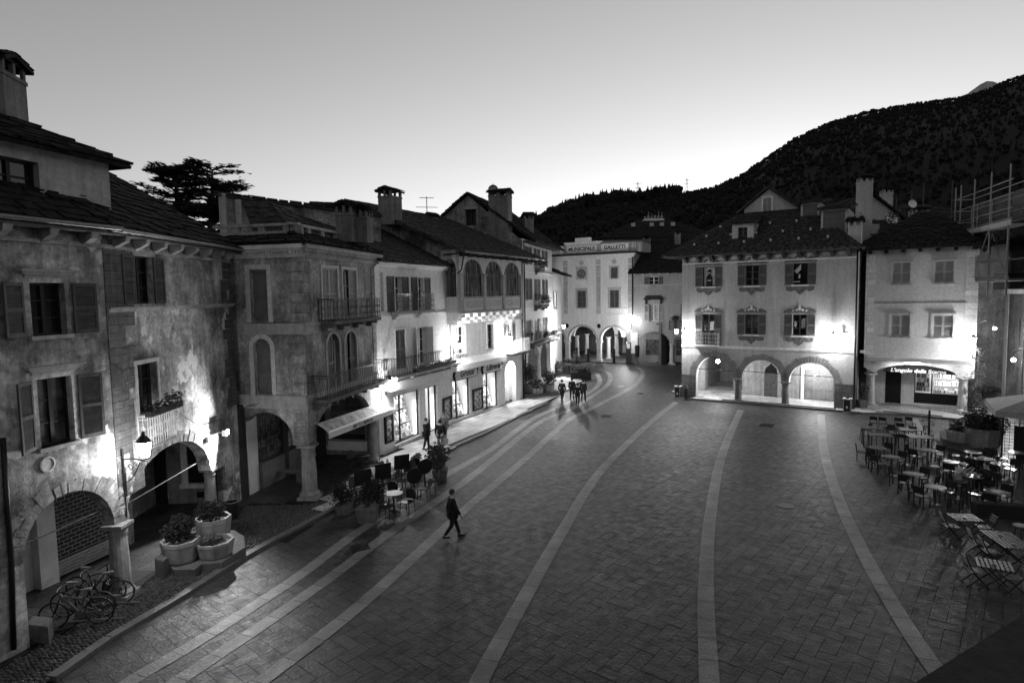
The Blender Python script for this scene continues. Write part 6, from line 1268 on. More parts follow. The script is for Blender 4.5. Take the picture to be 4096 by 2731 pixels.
def mk_chair(kind):
    def f(o):
        for n_, mt_, m in chair_mesh(kind): m.build(n_, mt_, o)
    return f
def face(x, y, tx, ty): return math.atan2(ty-y, tx-x)+math.pi/2      # turn so that -y looks at the target
# --- bar terrace on the left: chairs, tables with folded tops
GL = 'dark chairs of the bar terrace on the left'
ch = [((-6.94,25.12), 1.2, 'dark chair nearest the column of the corner house'), ((-6.66,25.51), 1.2, 'dark chair second from the column of the corner house'), ((-6.41,26.43), 1.0, 'dark chair behind the second folded square table'), ((-6.19,26.91), 1.4, 'dark chair between the two folded square tables'),
 ((-5.93,28.22), 1.3, 'dark chair in the back row left of the tallest folded table'), ((-5.72,28.66), 1.6, 'dark chair in the back row touching the tallest folded table'), ((-5.07,25.43), 3.0, 'dark chair just behind the pale round table'), ((-4.91,26.70), 1.2, 'dark chair left of the nearer folded round table'),
 ((-4.75,27.71), .8, 'dark chair behind the nearer folded round table'), ((-4.60,28.29), .9, 'dark chair left of the farther folded round table'), ((-4.81,29.12), 3.4, 'dark chair tucked beside the far planter shrub'), ((-3.86,25.53), -1.8, 'dark chair right of the nearer folded round table'),
 ((-3.66,26.55), -1.7, 'dark chair right of the farther folded round table'), ((-4.99,23.41), 1.2, 'dark chair in front of the pale round table, on its left'), ((-4.28,23.87), -.4, 'dark chair in front of the pale round table, on its right'), ((-7.94,29.83), .8, 'dark chair inside the bar portico left of the small table'), ((-6.75,28.84), -1.4, 'dark chair inside the bar portico right of the small table')]
for i, (p, r, lab) in enumerate(ch): spawn('cafe', mk_chair('cafe'), 'cafe_chair', lab, 'chair', p[0], p[1], .1 if i > 14 else 0, r, GL)
def mk_round(top='table_top', rr=.36, h=.74):
    def f(o): MB().lathe([(rr-.02, h-.03), (rr, h-.025), (rr, h-.005), (rr-.01, h)], n=24).build('tabletop', top, o); MB().tube([(0, 0, .03), (0, 0, h-.03)], .03, 8).build('pedestal', 'iron', o); MB().lathe([(.22, 0), (.22, .015), (.05, .04), (.03, .06)], n=14).build('base', 'iron', o)
    return f
p = (-4.86,24.07); spawn('rt_l', mk_round('table_pale', .37), 'cafe_table', 'pale round table with its top level on the bar terrace', 'table', p[0], p[1], 0, 0, None)
def mk_fold(kind):
    def f(o):
        m = MB(); m.M = T3(0, 0, .98) @ Matrix.Rotation(math.radians(8), 4, 'X')
        if kind == 'sq': m.box(-.36, .36, -.012, .012, -.36, .36)
        else: m.prism([(.34*math.cos(a*math.pi/10), .36*math.sin(a*math.pi/10)) for a in range(20)], -.012, .012)
        m.build('tabletop', 'wood_dark', o); MB().tube([(0, .05, .03), (0, .05, .9)], .03, 8).build('pedestal', 'iron', o); m = MB()
        for a in range(3): m.tube([(0, .05, .06), (.28*math.cos(a*2.1), .05+.28*math.sin(a*2.1), .015)], .02, 5)
        m.build('base', 'iron', o)
    return f
for q_, kd, r, lab in (((-6.42,25.42), 'sq', .5, 'square table folded upright nearest the column, among dark chairs'), ((-5.74,26.30), 'sq', .5, 'square table folded upright, second from the column'), ((-5.18,27.73), 'sq', .5, 'square table folded upright standing highest in the back row'), ((-4.25,25.55), 'rd', .4, 'round table folded upright, the nearer of two'), ((-4.00,26.92), 'rd', .4, 'round table folded upright, next to the far shrub')):
    spawn('fold'+kd, mk_fold(kd), 'folded_table', lab, 'table', q_[0], q_[1], 0, r, 'folded tables of the bar terrace')
p = (-7.42,29.58); spawn('sqt', lambda o: (MB().box(-.33, .33, -.33, .33, .71, .74).build('tabletop', 'wood_dark', o), MB().tube([(0, 0, .02), (0, 0, .71)], .03, 8).build('pedestal', 'iron', o), MB().box(-.22, .22, -.22, .22, 0, .025).build('base', 'iron', o)), 'square_table', 'small dark table inside the bar portico between two chairs', 'table', p[0], p[1], .1, .5, None)
def shrub(name, label, x, y, z, r, h, n=700, pot=('square', .3, .5), s=.07, mat='leaf', cat='shrub', group=None, flat=1.0, stem=True):
    o = thing(name, label, cat, (x, y, z), 0, group); ph = 0
    if pot:
        k_, w_, ph = pot
        if k_ == 'square': m = MB(); m.hexa([(-w_*.8, -w_*.8, 0), (w_*.8, -w_*.8, 0), (w_*.8, w_*.8, 0), (-w_*.8, w_*.8, 0)], [(-w_, -w_, ph), (w_, -w_, ph), (w_, w_, ph), (-w_, w_, ph)])
        else: m = MB().lathe([(w_*.75, 0), (w_, ph*.9), (w_*1.06, ph*.92), (w_*1.06, ph), (w_*.9, ph), (w_*.85, ph*.9)], n=16)
        m.build('pot', 'stone_dark', o)
    f_ = MB(); rg = random.Random(int(x*100))
    for i in range(7): a = rg.random()*6.3; q = rg.random()**.5*r*.6; leaves(f_, (q*math.cos(a), q*math.sin(a), ph+h*(.25+.5*rg.random())), r*rg.uniform(.4, .65), n//7, s, flat)
    f_.build('foliage', mat, o)
    if stem:
        m = MB()
        for i in range(4): a = rg.random()*6.3; m.tube([(0, 0, ph*.8), (r*.3*math.cos(a), r*.3*math.sin(a), ph+h*.35), (r*.6*math.cos(a), r*.6*math.sin(a), ph+h*.6)], [.03, .02, .008], 5)
        m.build('stem', 'bark', o)
    return o
p = (-3.47,28.23); shrub('potted_shrub', 'big glossy shrub in a square pot at the far end of the bar terrace', p[0], p[1], 0, .8, 1.1, 1100, ('square', .35, .5), .08, group='potted shrubs of the bar terrace')
p = (-5.67,23.03); shrub('potted_shrub', 'dark shrub in a square pot at the near end of the bar terrace', p[0], p[1], 0, .65, 1.0, 900, ('square', .38, .55), .07, 'leaf_dark', group='potted shrubs of the bar terrace')
p = (-6.80,23.91); shrub('potted_shrub', 'low dark shrub in a pot left of the near end of the bar terrace', p[0], p[1], 0, .55, .7, 700, ('square', .3, .4), .06, 'leaf_dark', group='potted shrubs of the bar terrace')
p = (-4.90,30.11); shrub('potted_shrub', 'small shrub between the back chairs and the big far shrub', p[0], p[1], 0, .35, .55, 300, ('square', .2, .3), .06, group='potted shrubs of the bar terrace')
# --- octagonal stone bowls
def bowl(label, x, y, z, r, h, plant=None, mat='stone_bowl', cat='planter', rot=.39):
    o = thing('stone_planter', label, cat, (x, y, z)); MB().lathe([(r*.8, 0), (r*.86, h*.1), (r*.98, h*.8), (r, h*.82), (r, h), (r*.86, h), (r*.84, h-.12), (.02, h-.12)], n=8, rot=rot).build('bowl', mat, o); MB().lathe([(r*.83, h-.13), (.02, h-.08)], n=8, rot=rot).build('soil', 'soil', o)
    return o
p1, p2, p3 = (-10.65,18.94), (-10.32,20.43), (-9.76,19.32)
bowl('octagonal pale planter bowl with a dense clipped bush, nearest the stone cube', *p1, .35, .58, .68); bowl('tall octagonal planter bowl at the back of the stone step with a spreading shrub', *p2, .35, .58, .85); bowl('low octagonal planter bowl in front with sparse soil plants', *p3, .33, .6, .5)
def plant(label, x, y, z, r, h, n, s=.05, mat='leaf_dark', flat=.9, name='bush', cat='bush', trunk=True):
    o = thing(name, label, cat, (x, y, z)); f_ = MB(); rg = random.Random(int(x*77+y))
    for i in range(8): a = rg.random()*6.3; q = rg.random()**.5*r*.5; leaves(f_, (q*math.cos(a), q*math.sin(a), h*(.2+.6*rg.random())), r*rg.uniform(.45, .7), n//8, s, flat)
    f_.build('foliage', mat, o)
    if trunk:
        m = MB()
        for i in range(3): a = i*2.1; m.tube([(0, 0, -.15), (r*.35*math.cos(a), r*.35*math.sin(a), h*.5)], [.03, .012], 5)
        m.build('stem', 'bark', o)
    return o
plant('dense clipped dark bush growing in the near octagonal planter', *p1, .95, .5, .8, 1500, .05); plant('wide dark shrub growing in the tall rear octagonal planter', *p2, 1.12, .62, .5, 1200, .05); plant('sparse low plants in the front octagonal planter', *p3, .75, .4, .2, 160, .04)
m = MB(); bp_ = [(-11.19,18.94), (-10.53,18.32), (-9.89,18.30), (-9.88,18.67), (-9.28,18.76), (-9.07,19.91), (-9.49,20.82), (-10.08,21.40), (-11.07,21.58), (-11.22,20.37)]
c_ = (sum(q[0] for q in bp_)/10, sum(q[1] for q in bp_)/10); o = thing('stone_step', 'low scalloped dark stone step carrying the three octagonal planters', 'step', (c_[0], c_[1], 0)); m.hexa([(x-c_[0], y-c_[1], 0) for x, y in bp_], [((x-c_[0])*1.02, (y-c_[1])*1.02, .33) for x, y in bp_]); m.build('slab', 'stone_bench', o)
def block_(label, pts, z0, h, name='stone_block', mat='stone_bench', cat='stone block'):
    c_ = (sum(q[0] for q in pts)/len(pts), sum(q[1] for q in pts)/len(pts)); o = thing(name, label, cat, (c_[0], c_[1], z0)); q = [(x-c_[0], y-c_[1]) for x, y in pts]; m = MB(); m.hexa([(x, y, 0) for x, y in q], [(x*.985, y*.985, h-.02) for x, y in q]); m.hexa([(x*.985, y*.985, h-.02) for x, y in q], [(x*.94, y*.94, h) for x, y in q]); m.build('block', mat, o); return o
block_('stone cube at the near end of the scalloped step', [(-11.15,18.35), (-10.76,18.13), (-10.79,18.71), (-11.22,18.94)], .05, .62); block_('squat stone block at the left edge below the bicycles', [(-12.33,14.82), (-11.66,14.66), (-11.89,15.12), (-12.52,15.25)], .05, .5)
block_('stone slab seat between the bicycles and the column', [(-11.95,17.15), (-11.21,16.84), (-11.39,17.23), (-12.09,17.53)], .05, .42)
p = (-10.61,28.00); o = thing('stone_bench', 'stone bench standing under the left arch of the corner house', 'bench', (p[0], p[1], .1), -.2); MB().box(-1.0, 1.0, -.2, .2, .42, .52).build('seat', 'stone_dark', o)
for sx in (-.7, .7): MB().box(sx-.1, sx+.1, -.18, .18, 0, .42).build('leg', 'stone_dark', o)
# --- bicycles
def mk_bike(o, pale):
    fm = 'bike_pale' if pale else 'iron'; R_ = .34
    for x in (-.53, .53):
        w_ = MB(); w_.tube([(x+R_*math.cos(a*math.pi/14), 0, R_+R_*math.sin(a*math.pi/14)) for a in range(29)], .024, 6, False); w_ = w_.build('wheel', 'rubber', o); s_ = MB(); s_.tube([(x, -.04, R_), (x, .04, R_)], .03, 6)
        for k in range(14): a = k*math.pi/7; s_.tube([(x, 0, R_), (x+R_*math.cos(a), 0, R_+R_*math.sin(a))], .003, 3, False)
        s_.build('spokes', 'iron_grey', w_)
    f_ = MB(); t_ = .028 if pale else .018
    hd, bb, st = (.36, 0, .88), (-.08, 0, .32), (-.2, 0, .78)
    f_.tube([hd, bb], t_*1.5 if pale else t_, 8); f_.tube([(.37, 0, .92), (.33, 0, .75)], .022, 6); f_.tube([bb, st], t_, 6); f_.tube([(.35, 0, .84), (-.18, 0, .7)], t_*.9, 6); f_.tube([bb, (-.53, 0, R_)], .013, 5); f_.tube([(-.19, 0, .74), (-.53, 0, R_)], .011, 5)
    if pale: f_.box(-.2, .04, -.04, .04, .22, .36); f_.tube([(-.25, 0, .72), (-.8, 0, .7), (-.53, 0, R_)], .01, 5); f_.tube([(-.3, 0, .74), (-.8, .07, .74)], .01, 5)
    f_.build('frame', fm, o)
    m = MB(); m.tube([(.36, .0, .8), (.42, .045, .62), (.53, .05, R_)], .014, 5); m.tube([(.36, .0, .8), (.42, -.045, .62), (.53, -.05, R_)], .014, 5); m.build('fork', 'iron', o)
    m = MB(); m.tube([(.37, 0, .9), (.36, 0, 1.02)], .016, 6); m.tube([(.3, -.31, 1.03), (.37, -.12, 1.05), (.37, .12, 1.05), (.3, .31, 1.03)], .014, 6); m.build('handlebar', 'iron', o)
    m = MB(); m.tube([st, (-.23, 0, .93)], .013, 6); m.hexa([(-.38, -.08, .93), (-.38, .08, .93), (-.1, .02, .94), (-.1, -.02, .94)], [(-.38, -.07, .98), (-.38, .07, .98), (-.1, .02, .97), (-.1, -.02, .97)]); m.build('saddle', 'fabric_grey', o)
    m = MB(); m.tube([(-.08, -.06, .32), (.02, -.08, .17)], .01, 5); m.tube([(-.08, .06, .32), (-.18, .08, .47)], .01, 5); m.box(-.03, .07, -.16, -.08, .16, .18); m.box(-.23, -.13, .08, .16, .46, .48); m.lathe([(.08, 0), (.08, .01)], (-.08, 0, .32), 10); m.build('crank', 'iron_grey', o)
a_, b_ = Vector((*(-12.27,15.46), 0)), Vector((*(-10.88,15.62), 0)); d_ = (a_-b_).normalized(); c_ = (a_+b_)/2; nn = Vector((d_.y, -d_.x, 0)); nn = nn if nn.x < 0 else -nn
rz = math.atan2(d_.y, d_.x)
for i, (off_, sh_, fl, pale, lab) in enumerate(((0, 0, 0, 1, 'pale framed city bicycle parked nearest the paving'), (.48, .1, 1, 0, 'dark bicycle parked directly behind the pale one, turned the other way'), (.95, -.05, 0, 0, 'dark bicycle with a pale saddle, third from the paving'), (1.4, .25, 1, 0, 'dark bicycle farthest under the arch'))):
    p = c_+nn*off_+d_*sh_; spawn('bike%d' % pale, lambda o, pale=pale: mk_bike(o, pale), 'bicycle', lab, 'bicycle', p.x, p.y, .1, rz+(math.pi if fl else 0)+(.12, -.1, .2, -.15)[i], 'bicycles leaning in the rack')
o = thing('bicycle_rack', 'low rail rack under the parked bicycles', 'bicycle rack', (c_.x, c_.y, .1), rz); m = MB(); m.tube([(-1.1, -.15, .05), (1.1, -.15, .05)], .02, 5); m.tube([(-1.1, -1.0, .05), (1.1, -1.0, .05)], .02, 5); m.build('rail', 'iron_grey', o)
# --- bins, fountain, bollards, signs
p = (-11.02,23.27); o = thing('waste_bin', 'round dark bin with a pale rim by the downpipe between the two left houses', 'waste bin', (p[0], p[1], 0)); MB().lathe([(.2, 0), (.22, .05), (.24, .75), (.2, .75), (.19, .6)], n=16).build('body', 'iron', o); MB().tube([(.245*math.cos(a*math.pi/8), .245*math.sin(a*math.pi/8), .76) for a in range(17)], .02, 6).build('rim', 'steel', o)
def sqbin(label, x, y, z, rz):
    o = thing('waste_bin', label, 'waste bin', (x, y, z), rz, 'square bins of the frescoed house'); m = MB(); m.box(-.24, .24, -.24, .24, 0, .12); m.box(-.27, .27, -.27, .27, .95, 1.03)
    for sx in (-.24, .19):
        for sy in (-.24, .19): m.box(sx, sx+.05, sy, sy+.05, .12, .95)
    m.build('frame', 'stone', o); m = MB(); m.box(-.19, .19, -.21, .21, .13, .9); m.box(-.21, .21, -.19, .19, .13, .9); m.build('liner', 'plastic_dark', o); m = MB(); m.box(-.05, .05, -.222, -.212, .35, .5); m.build('sticker', 'paint_white', o); MB().lathe([(.12, 1.03), (.12, 1.08), (.03, 1.1)], n=12).build('ashtray', 'iron', o)
p = (13.34,48.95); sqbin('square bin with stone posts left of the frescoed house beside the drinking fountain', p[0], p[1], 0, -.6); p = (23.23,42.08); sqbin('square bin with stone posts in front of the right pier of the frescoed house', p[0], p[1], 0, -.6)
p = (13.76,48.16); o = thing('drinking_fountain', 'dark cast iron drinking fountain at the left corner of the frescoed house', 'fountain', (p[0], p[1], 0)); MB().lathe([(.3, 0), (.3, .05), (.17, .1), (.14, .2), (.13, .85), (.17, .9), (.17, .97), (.12, 1.02), (.1, 1.12), (.05, 1.2), (.03, 1.26), (.05, 1.3), (.01, 1.36)], n=12).build('body', 'iron', o); MB().tube([(0, -.12, .75), (0, -.24, .75), (0, -.27, .7)], .025, 6).build('spout', 'iron', o)
for q_, h_, lab in (((8.07,76.33), .9, 'dark bollard left of the theatre arch'), ((9.46,75.86), .85, 'dark bollard between two columns of the theatre'), ((12.41,74.35), .95, 'dark bollard right of the middle theatre column')):
    o = thing('bollard', lab, 'bollard', (q_[0], q_[1], 0), 0, 'bollards before the theatre'); MB().lathe([(.2, 0), (.17, .06), (.16, h_*1.9), (.19, h_*1.95), (.1, h_*2.05)], n=12).build('post', 'iron', o)
p = (14.00,73.39); o = thing('totem', 'dark narrow totem with a white square at the right end of the theatre arcade', 'totem', (p[0], p[1], 0), -.4); MB().box(-.3, .3, -.1, .1, 0, 2.6).build('body', 'iron', o); MB().box(-.2, .2, -.11, -.101, 1.9, 2.5).build('panel', 'paint_white', o)
p = (15.01,73.24); o = thing('waste_bin', 'slim dark bin on a post before the small grey house', 'waste bin', (p[0], p[1], 0)); MB().tube([(0, 0, 0), (0, 0, 2)], .06, 6).build('post', 'iron', o); MB().lathe([(.25, .9), (.3, 2.1), (.2, 2.3)], n=12).build('body', 'iron', o)
p = (-0.461,48.94); o = thing('waste_bin', 'pale post-like bin beside the last bookshop window', 'waste bin', (p[0], p[1]-.2, .1)); MB().box(-.17, .17, -.17, .17, 0, 1.15).build('body', 'stone_pale', o); MB().box(-.19, .19, -.19, .19, 1.15, 1.22).build('lid', 'paint_white', o)
# --- planters and benches in the middle of the square
base = (2.39,50.41); o = thing('stone_step', 'low dark round-cornered step carrying three pale planters before the gable house', 'step', (base[0]-.4, base[1]+.7, 0), .35); MB().hexa([(-1.9, -.7, 0), (-1.5, -1.0, 0), (1.3, -1.0, 0), (1.8, -.6, 0), (1.8, .7, 0), (-1.9, .7, 0)], [(-1.95, -.7, .42), (-1.5, -1.05, .42), (1.3, -1.05, .42), (1.85, -.6, .42), (1.85, .7, .42), (-1.95, .7, .42)]).build('slab', 'stone_dark', o)
for q_, r_, h_, lab, lab2, ph in (((1.40,50.90), .5, .7, 'pale planter, the leftmost of three on the middle step', 'tall shrub in the left planter of the middle step', 1.9), ((2.05,50.33), .52, .45, 'low pale planter at the front of the middle step', 'low shrub in the front planter of the middle step', .5), ((2.99,51.07), .55, .6, 'pale planter, the rightmost of three on the middle step', 'broad shrub in the right planter of the middle step', 1.5)):
    bowl(lab, *q_, .42, r_, h_); plant(lab2, *q_, .4+h_, r_*1.5, ph, 900 if ph > 1 else 350, .08, 'leaf', 1.0)
p = (4.69,64.20); shrub('potted_shrub', 'round dark bush at the far corner of the gable house', p[0], p[1], 0, .9, 1.4, 700, ('round', .35, .5), .1, 'leaf_dark')
for i, (q_, lab) in enumerate((((5.70,66.38), 'bench table at the left of the plank tables before the theatre'), ((6.06,64.77), 'bench table second from the left before the theatre'), ((7.64,68.77), 'bench table behind the twiggy shrub before the theatre'), ((8.02,66.07), 'bench table at the right of the plank tables before the theatre'), ((6.52,70.32), 'bench table farthest back before the theatre'), ((7.33,64.31), 'bench table closest to the planter box before the theatre'))):
    spawn('plank', lambda o: (MB().box(-.65, .65, -.35, .35, 1.0, 1.05).build('tabletop', 'slat_dark', o), MB().box(-.06, .06, -.06, .06, 0, 1.0).build('post', 'iron', o), MB().box(-.3, .3, -.3, .3, 0, .03).build('base', 'iron', o)), 'high_table', lab, 'table', q_[0], q_[1], 0, -.4+.1*i, 'high tables before the theatre')
for q0, q1, lab in (((5.79,60.54), (7.80,60.30), 'long dark planter box with shrubs on the paving before the theatre'),):
    a_, b_ = Vector((*q0, 0)), Vector((*q1, 0)); L = (b_-a_).length; o = thing('planter_box', lab, 'planter', (a_.x, a_.y, 0), math.atan2(b_.y-a_.y, b_.x-a_.x)); MB().box(0, L, 0, .5, 0, .75).build('box', 'wood_dark', o); f_ = MB()
    for i in range(16): leaves(f_, (random.uniform(.2, L-.1), .25, .8+.25*random.random()), .3, 40, .08)
    for i in range(8): leaves(f_, (.6+random.gauss(0, .3), .25, 1.2+random.random()*1.4), .35, 40, .07)
    f_.build('foliage', 'leaf_dark', o)
p = (9.91,55.78); o = thing('paper_scrap', 'white scrap of paper lying in the middle of the paving', 'paper', (p[0], p[1], .014)); MB().hexa([(-.3, -.1, 0), (.25, -.12, 0), (.32, .1, 0), (-.2, .12, 0)], [(-.3, -.1, .006), (.25, -.12, .02), (.32, .1, .01), (-.2, .12, .01)]).build('paper', 'paint_white', o)
# --- right-hand terrace
GR = 'dark chairs round the right-hand terrace tables'
rt = [((370,470), 'round table nearest the tall plank tables', 3, 'plain'), ((555,590), 'round table with a pale round mat, second from the plank tables', 4, 'mat'), ((850,820), 'round table with a small flower pot in the outer row', 4, 'mat'), ((1155,1000), 'round table with a pale mat nearest the folding furniture', 4, 'mat'), ((1055,500), 'round table in front of the stone step of the bowls', 4, 'mat'), ((1375,660), 'bare pale round table behind the man with the cap', 3, 'plain'), ((1665,530), 'round table with a bright plate under the stone step', 3, 'mat'), ((1670,855), 'round table with cups where two people sit', 1, 'cups'), ((1965,1060), 'round table with a newspaper right of the sitting pair', 4, 'mat'), ((2030,690), 'round table behind the sitting dark haired person', 3, 'cups'), ((1690,610), 'crowded round table with crockery and glasses', 2, 'cups'), ((1830,620), 'second crowded round table with crockery', 2, 'cups'), ((2260,535), 'round table with flowers beside the screened pavilion', 2, 'mat')]
pos = {}
MACRO = {(370,470): (18.02,29.84), (555,590): (17.68,28.19), (850,820): (16.94,25.49), (1155,1000): (16.66,23.70), (1055,500): (20.14,29.26), (1375,660): (19.79,27.17), (1665,530): (21.93,28.73), (1670,855): (19.14,25.00), (1965,1060): (18.52,23.05), (2030,690): (21.60,26.69), (1690,610): (21.25,27.71), (1830,620): (21.61,27.56), (2260,535): (23.87,28.53)}
def mk_rt(kind):
    def f(o):
        mk_round('table_top', .36)(o); MB().tube([(.36*math.cos(a*math.pi/12), .36*math.sin(a*math.pi/12), .735) for a in range(25)], .012, 5).build('rim', 'steel', o)
    return f
random.seed(21)
for (k_, lab, nc, kd) in rt:
    x, y = MACRO[k_]; spawn('rt', mk_rt('a'), 'cafe_table', lab, 'table', x, y, 0, random.random(), 'round tables of the right-hand terrace')
    if kd == 'mat':
        o = thing('table_mat', 'pale round mat on the '+lab.replace(' with a pale round mat', '').replace(' with a pale mat', ''), 'table mat', (x-.03, y-.03, .742)); MB().lathe([(.17, 0), (.17, .006), (.02, .006)], n=18).build('mat', 'table_pale', o)
        o['label'] = ' '.join(o['label'].split()[:16])
    if kd == 'cups':
        for i, w_ in enumerate(('cup', 'glass', 'plate')):
            a = i*2.1+k_[0]; cx_, cy_ = x+.17*math.cos(a), y+.17*math.sin(a); o = thing({'cup': 'coffee_cup', 'glass': 'drinking_glass', 'plate': 'plate'}[w_], {'cup': 'white coffee cup', 'glass': 'clear shiny glass', 'plate': 'white plate'}[w_]+' on the '+' '.join(lab.split()[:10]), w_, (cx_, cy_, .742))
            if w_ == 'cup': MB().lathe([(.03, 0), (.045, .07), (.04, .07), (.025, .02)], n=12).build('bowl', 'ceramic', o); MB().tube([(.045, 0, .055), (.075, 0, .045), (.04, 0, .02)], .007, 5).build('handle', 'ceramic', o)
            elif w_ == 'glass': MB().lathe([(.03, 0), (.035, .13), (.032, .13), (.027, .02)], n=12).build('glass', 'ceramic', o)
            else: MB().lathe([(.06, 0), (.11, .015), (.105, .018), (.05, .006)], n=16).build('plate', 'ceramic', o)
    for i in range(nc):
        a = {1: (2.6,), 2: (2.7, 3.9), 3: (2.5, 3.9, .3), 4: (2.3, 3.6, .5, 5.4)}[nc][i]+random.uniform(-.25, .25); cx_, cy_ = x+.68*math.cos(a), y+.68*math.sin(a)
        side = {0: 'left', 1: 'in front', 2: 'right', 3: 'front right'}[i] if nc > 1 else 'left'
        spawn('wood', mk_chair('wood'), 'cafe_chair', ' '.join(('dark chair %s of the ' % side+lab).split()[:16]), 'chair', cx_, cy_, 0, face(cx_, cy_, x, y)+random.uniform(-.2, .2), GR)
def mk_plank(L):
    def f(o):
        m = MB()
        for i in range(5): m.box(-L/2, L/2, -.38+i*.153, -.38+i*.153+.145, .97, 1.0)
        m.build('tabletop', 'slat_dark', o)
        for sx in (-L/2+.06, L/2-.06):
            for sy in (-.33, .33): MB().box(sx-.025, sx+.025, sy-.025, sy+.025, 0, .97).build('leg', 'iron', o)
    return f
for q0, q1, w0, lab in (((19.55,33.17), (20.51,32.76), 0, 'tall plank table at the back left of the four'), ((20.52,32.76), (21.54,32.55), 0, 'tall plank table at the back right of the four'), ((18.97,31.51), (19.97,31.14), 0, 'tall plank table at the front left of the four'), ((19.97,31.14), (20.92,30.82), 0, 'tall plank table at the front right of the four')):
    a_, b_ = Vector((*q0, 0)), Vector((*q1, 0)); L = (b_-a_).length; c_ = (a_+b_)/2; rz = math.atan2(b_.y-a_.y, b_.x-a_.x); spawn('plank_r', mk_plank(1.75), 'plank_table', lab, 'table', c_.x, c_.y, 0, rz, 'tall plank tables of the right-hand terrace')
for q_, r, lab in (((19.89,34.07), -1.9, 'bar chair at the left end of the back plank tables'), ((19.81,33.30), -1.5, 'bar chair at the left end of the front plank tables'), ((21.36,35.71), 2.9, 'bar chair behind the back left plank table, left'), ((21.75,35.48), 2.9, 'bar chair behind the back left plank table, right'), ((22.53,35.24), 2.9, 'bar chair behind the back right plank table, left'), ((23.27,35.37), 2.7, 'bar chair turned aside at the far right plank end'), ((20.72,33.24), -.3, 'bar chair before the front left plank table'), ((21.54,32.69), -.3, 'bar chair before the front right plank table'), ((22.57,32.78), 1.4, 'bar chair at the right end of the front plank tables'), ((21.76,33.85), 2.9, 'bar chair between the two rows of plank tables')):
    spawn('bar', mk_chair('bar'), 'bar_chair', lab, 'chair', q_[0], q_[1], 0, r-.6, 'bar chairs at the plank tables')
def mk_slat(o):
    m = MB()
    for i in range(8): m.box(-.42+i*.108, -.42+i*.108+.07, -.36, .36, .70, .72)
    m.build('tabletop', 'slat', o); m = MB(); m.box(-.4, .42, -.3, -.27, .67, .70); m.box(-.4, .42, .27, .3, .67, .7); m.build('rail', 'wood_dark', o)
    for sy in (-.3, .3):
        for s_ in (1, -1): m = MB(); m.tube([(-.38*s_, sy*(1 if s_ > 0 else .85), 0), (.36*s_, sy*(1 if s_ > 0 else .85), .69)], .018, 5); m.build('leg', 'wood_dark', o)
for cs_, lab in ((((15.22,20.91), (15.92,20.80), (15.69,20.10), (15.01,20.20)), 'slatted folding table at the back with a small flower pot'), (((15.20,19.38), (15.85,19.22), (15.65,18.52), (15.07,18.67)), 'slatted folding table in the middle, the farther of the touching two'), (((15.08,18.64), (15.69,18.49), (15.51,17.84), (14.91,17.95)), 'slatted folding table in the middle, the nearer of the touching two'), (((13.53,17.38), (14.10,17.04), (13.76,16.41), (13.16,16.76)), 'slatted folding table nearest the camera with an ashtray')):
    c_ = sum((Vector((*q, 0)) for q in cs_), Vector())/4; d_ = Vector((*cs_[1], 0))-Vector((*cs_[0], 0)); spawn('slat', mk_slat, 'folding_table', lab, 'table', c_.x, c_.y, 0, math.atan2(d_.y, d_.x), 'slatted folding tables')
    o = thing('ashtray', 'small ashtray on the '+lab.replace(' with a small flower pot', '').replace(' with an ashtray', '').replace('slatted ', '').replace(', the', ','), 'ashtray', (c_.x-.05, c_.y-.05, .722)); MB().lathe([(.05, 0), (.06, .03), (.045, .03), (.04, .01)], n=12).build('dish', 'steel', o)
for q_, t_, lab in (((14.97,20.47), (1, 0), 'slatted folding chair left of the back folding table'), ((15.98,20.32), (-1, .0), 'slatted folding chair right of the back folding table'), ((14.85,19.02), (1, 0), 'slatted folding chair left of the farther middle folding table'), ((14.71,18.38), (1, .0), 'slatted folding chair left of the nearer middle folding table'), ((13.28,17.11), (1, 0), 'slatted folding chair left of the nearest folding table'), ((13.99,16.66), (-1, .0), 'slatted folding chair right of the nearest folding table')):
    spawn('foldc', mk_chair('fold'), 'folding_chair', lab, 'chair', q_[0], q_[1], 0, math.atan2(t_[1], t_[0])+math.pi/2-.25, 'slatted folding chairs')
p = (16.94,19.98); o = thing('stool', 'small pale round stool at the right edge behind the folding tables', 'stool', (p[0], p[1], 0)); MB().lathe([(.2, .58), (.21, .6), (.2, .62)], n=16).build('seat', 'table_pale', o)
for a in range(3): MB().tube([(.1*math.cos(a*2.1), .1*math.sin(a*2.1), .58), (.2*math.cos(a*2.1), .2*math.sin(a*2.1), 0)], .016, 5).build('leg', 'iron', o)
# step with bowls, post with creeper, pavilion
sp = [(23.72,33.54), (23.15,32.58), (23.42,31.62), (24.02,30.98), (25.65,32.09), (26.65,33.68), (25.70,34.64), (24.31,34.46)]
c_ = (sum(q[0] for q in sp)/8, sum(q[1] for q in sp)/8); o = thing('stone_step', 'dark stone step with a jutting tip under two pale bowls on the right', 'step', (c_[0], c_[1], 0)); MB().hexa([((x-c_[0])*.95, (y-c_[1])*.95, 0) for x, y in sp], [(x-c_[0], y-c_[1], .45) for x, y in sp]).build('slab', 'stone_bench', o)
b1_, b2_ = (23.64,31.87), (24.42,31.38); bowl('round-sided pale bowl, the farther of two on the right-hand step', *b1_, .45, .7, .62); bowl('big pale bowl, the nearer of two on the right-hand step', *b2_, .3, .9, 1.0)
plant('small shrubs filling the farther right-hand bowl', *b1_, .95, .6, .5, 500, .08, 'leaf'); plant('spreading dark bush in the big right-hand bowl', *b2_, 1.15, 1.05, 1.2, 1700, .09, 'leaf_dark', .8)
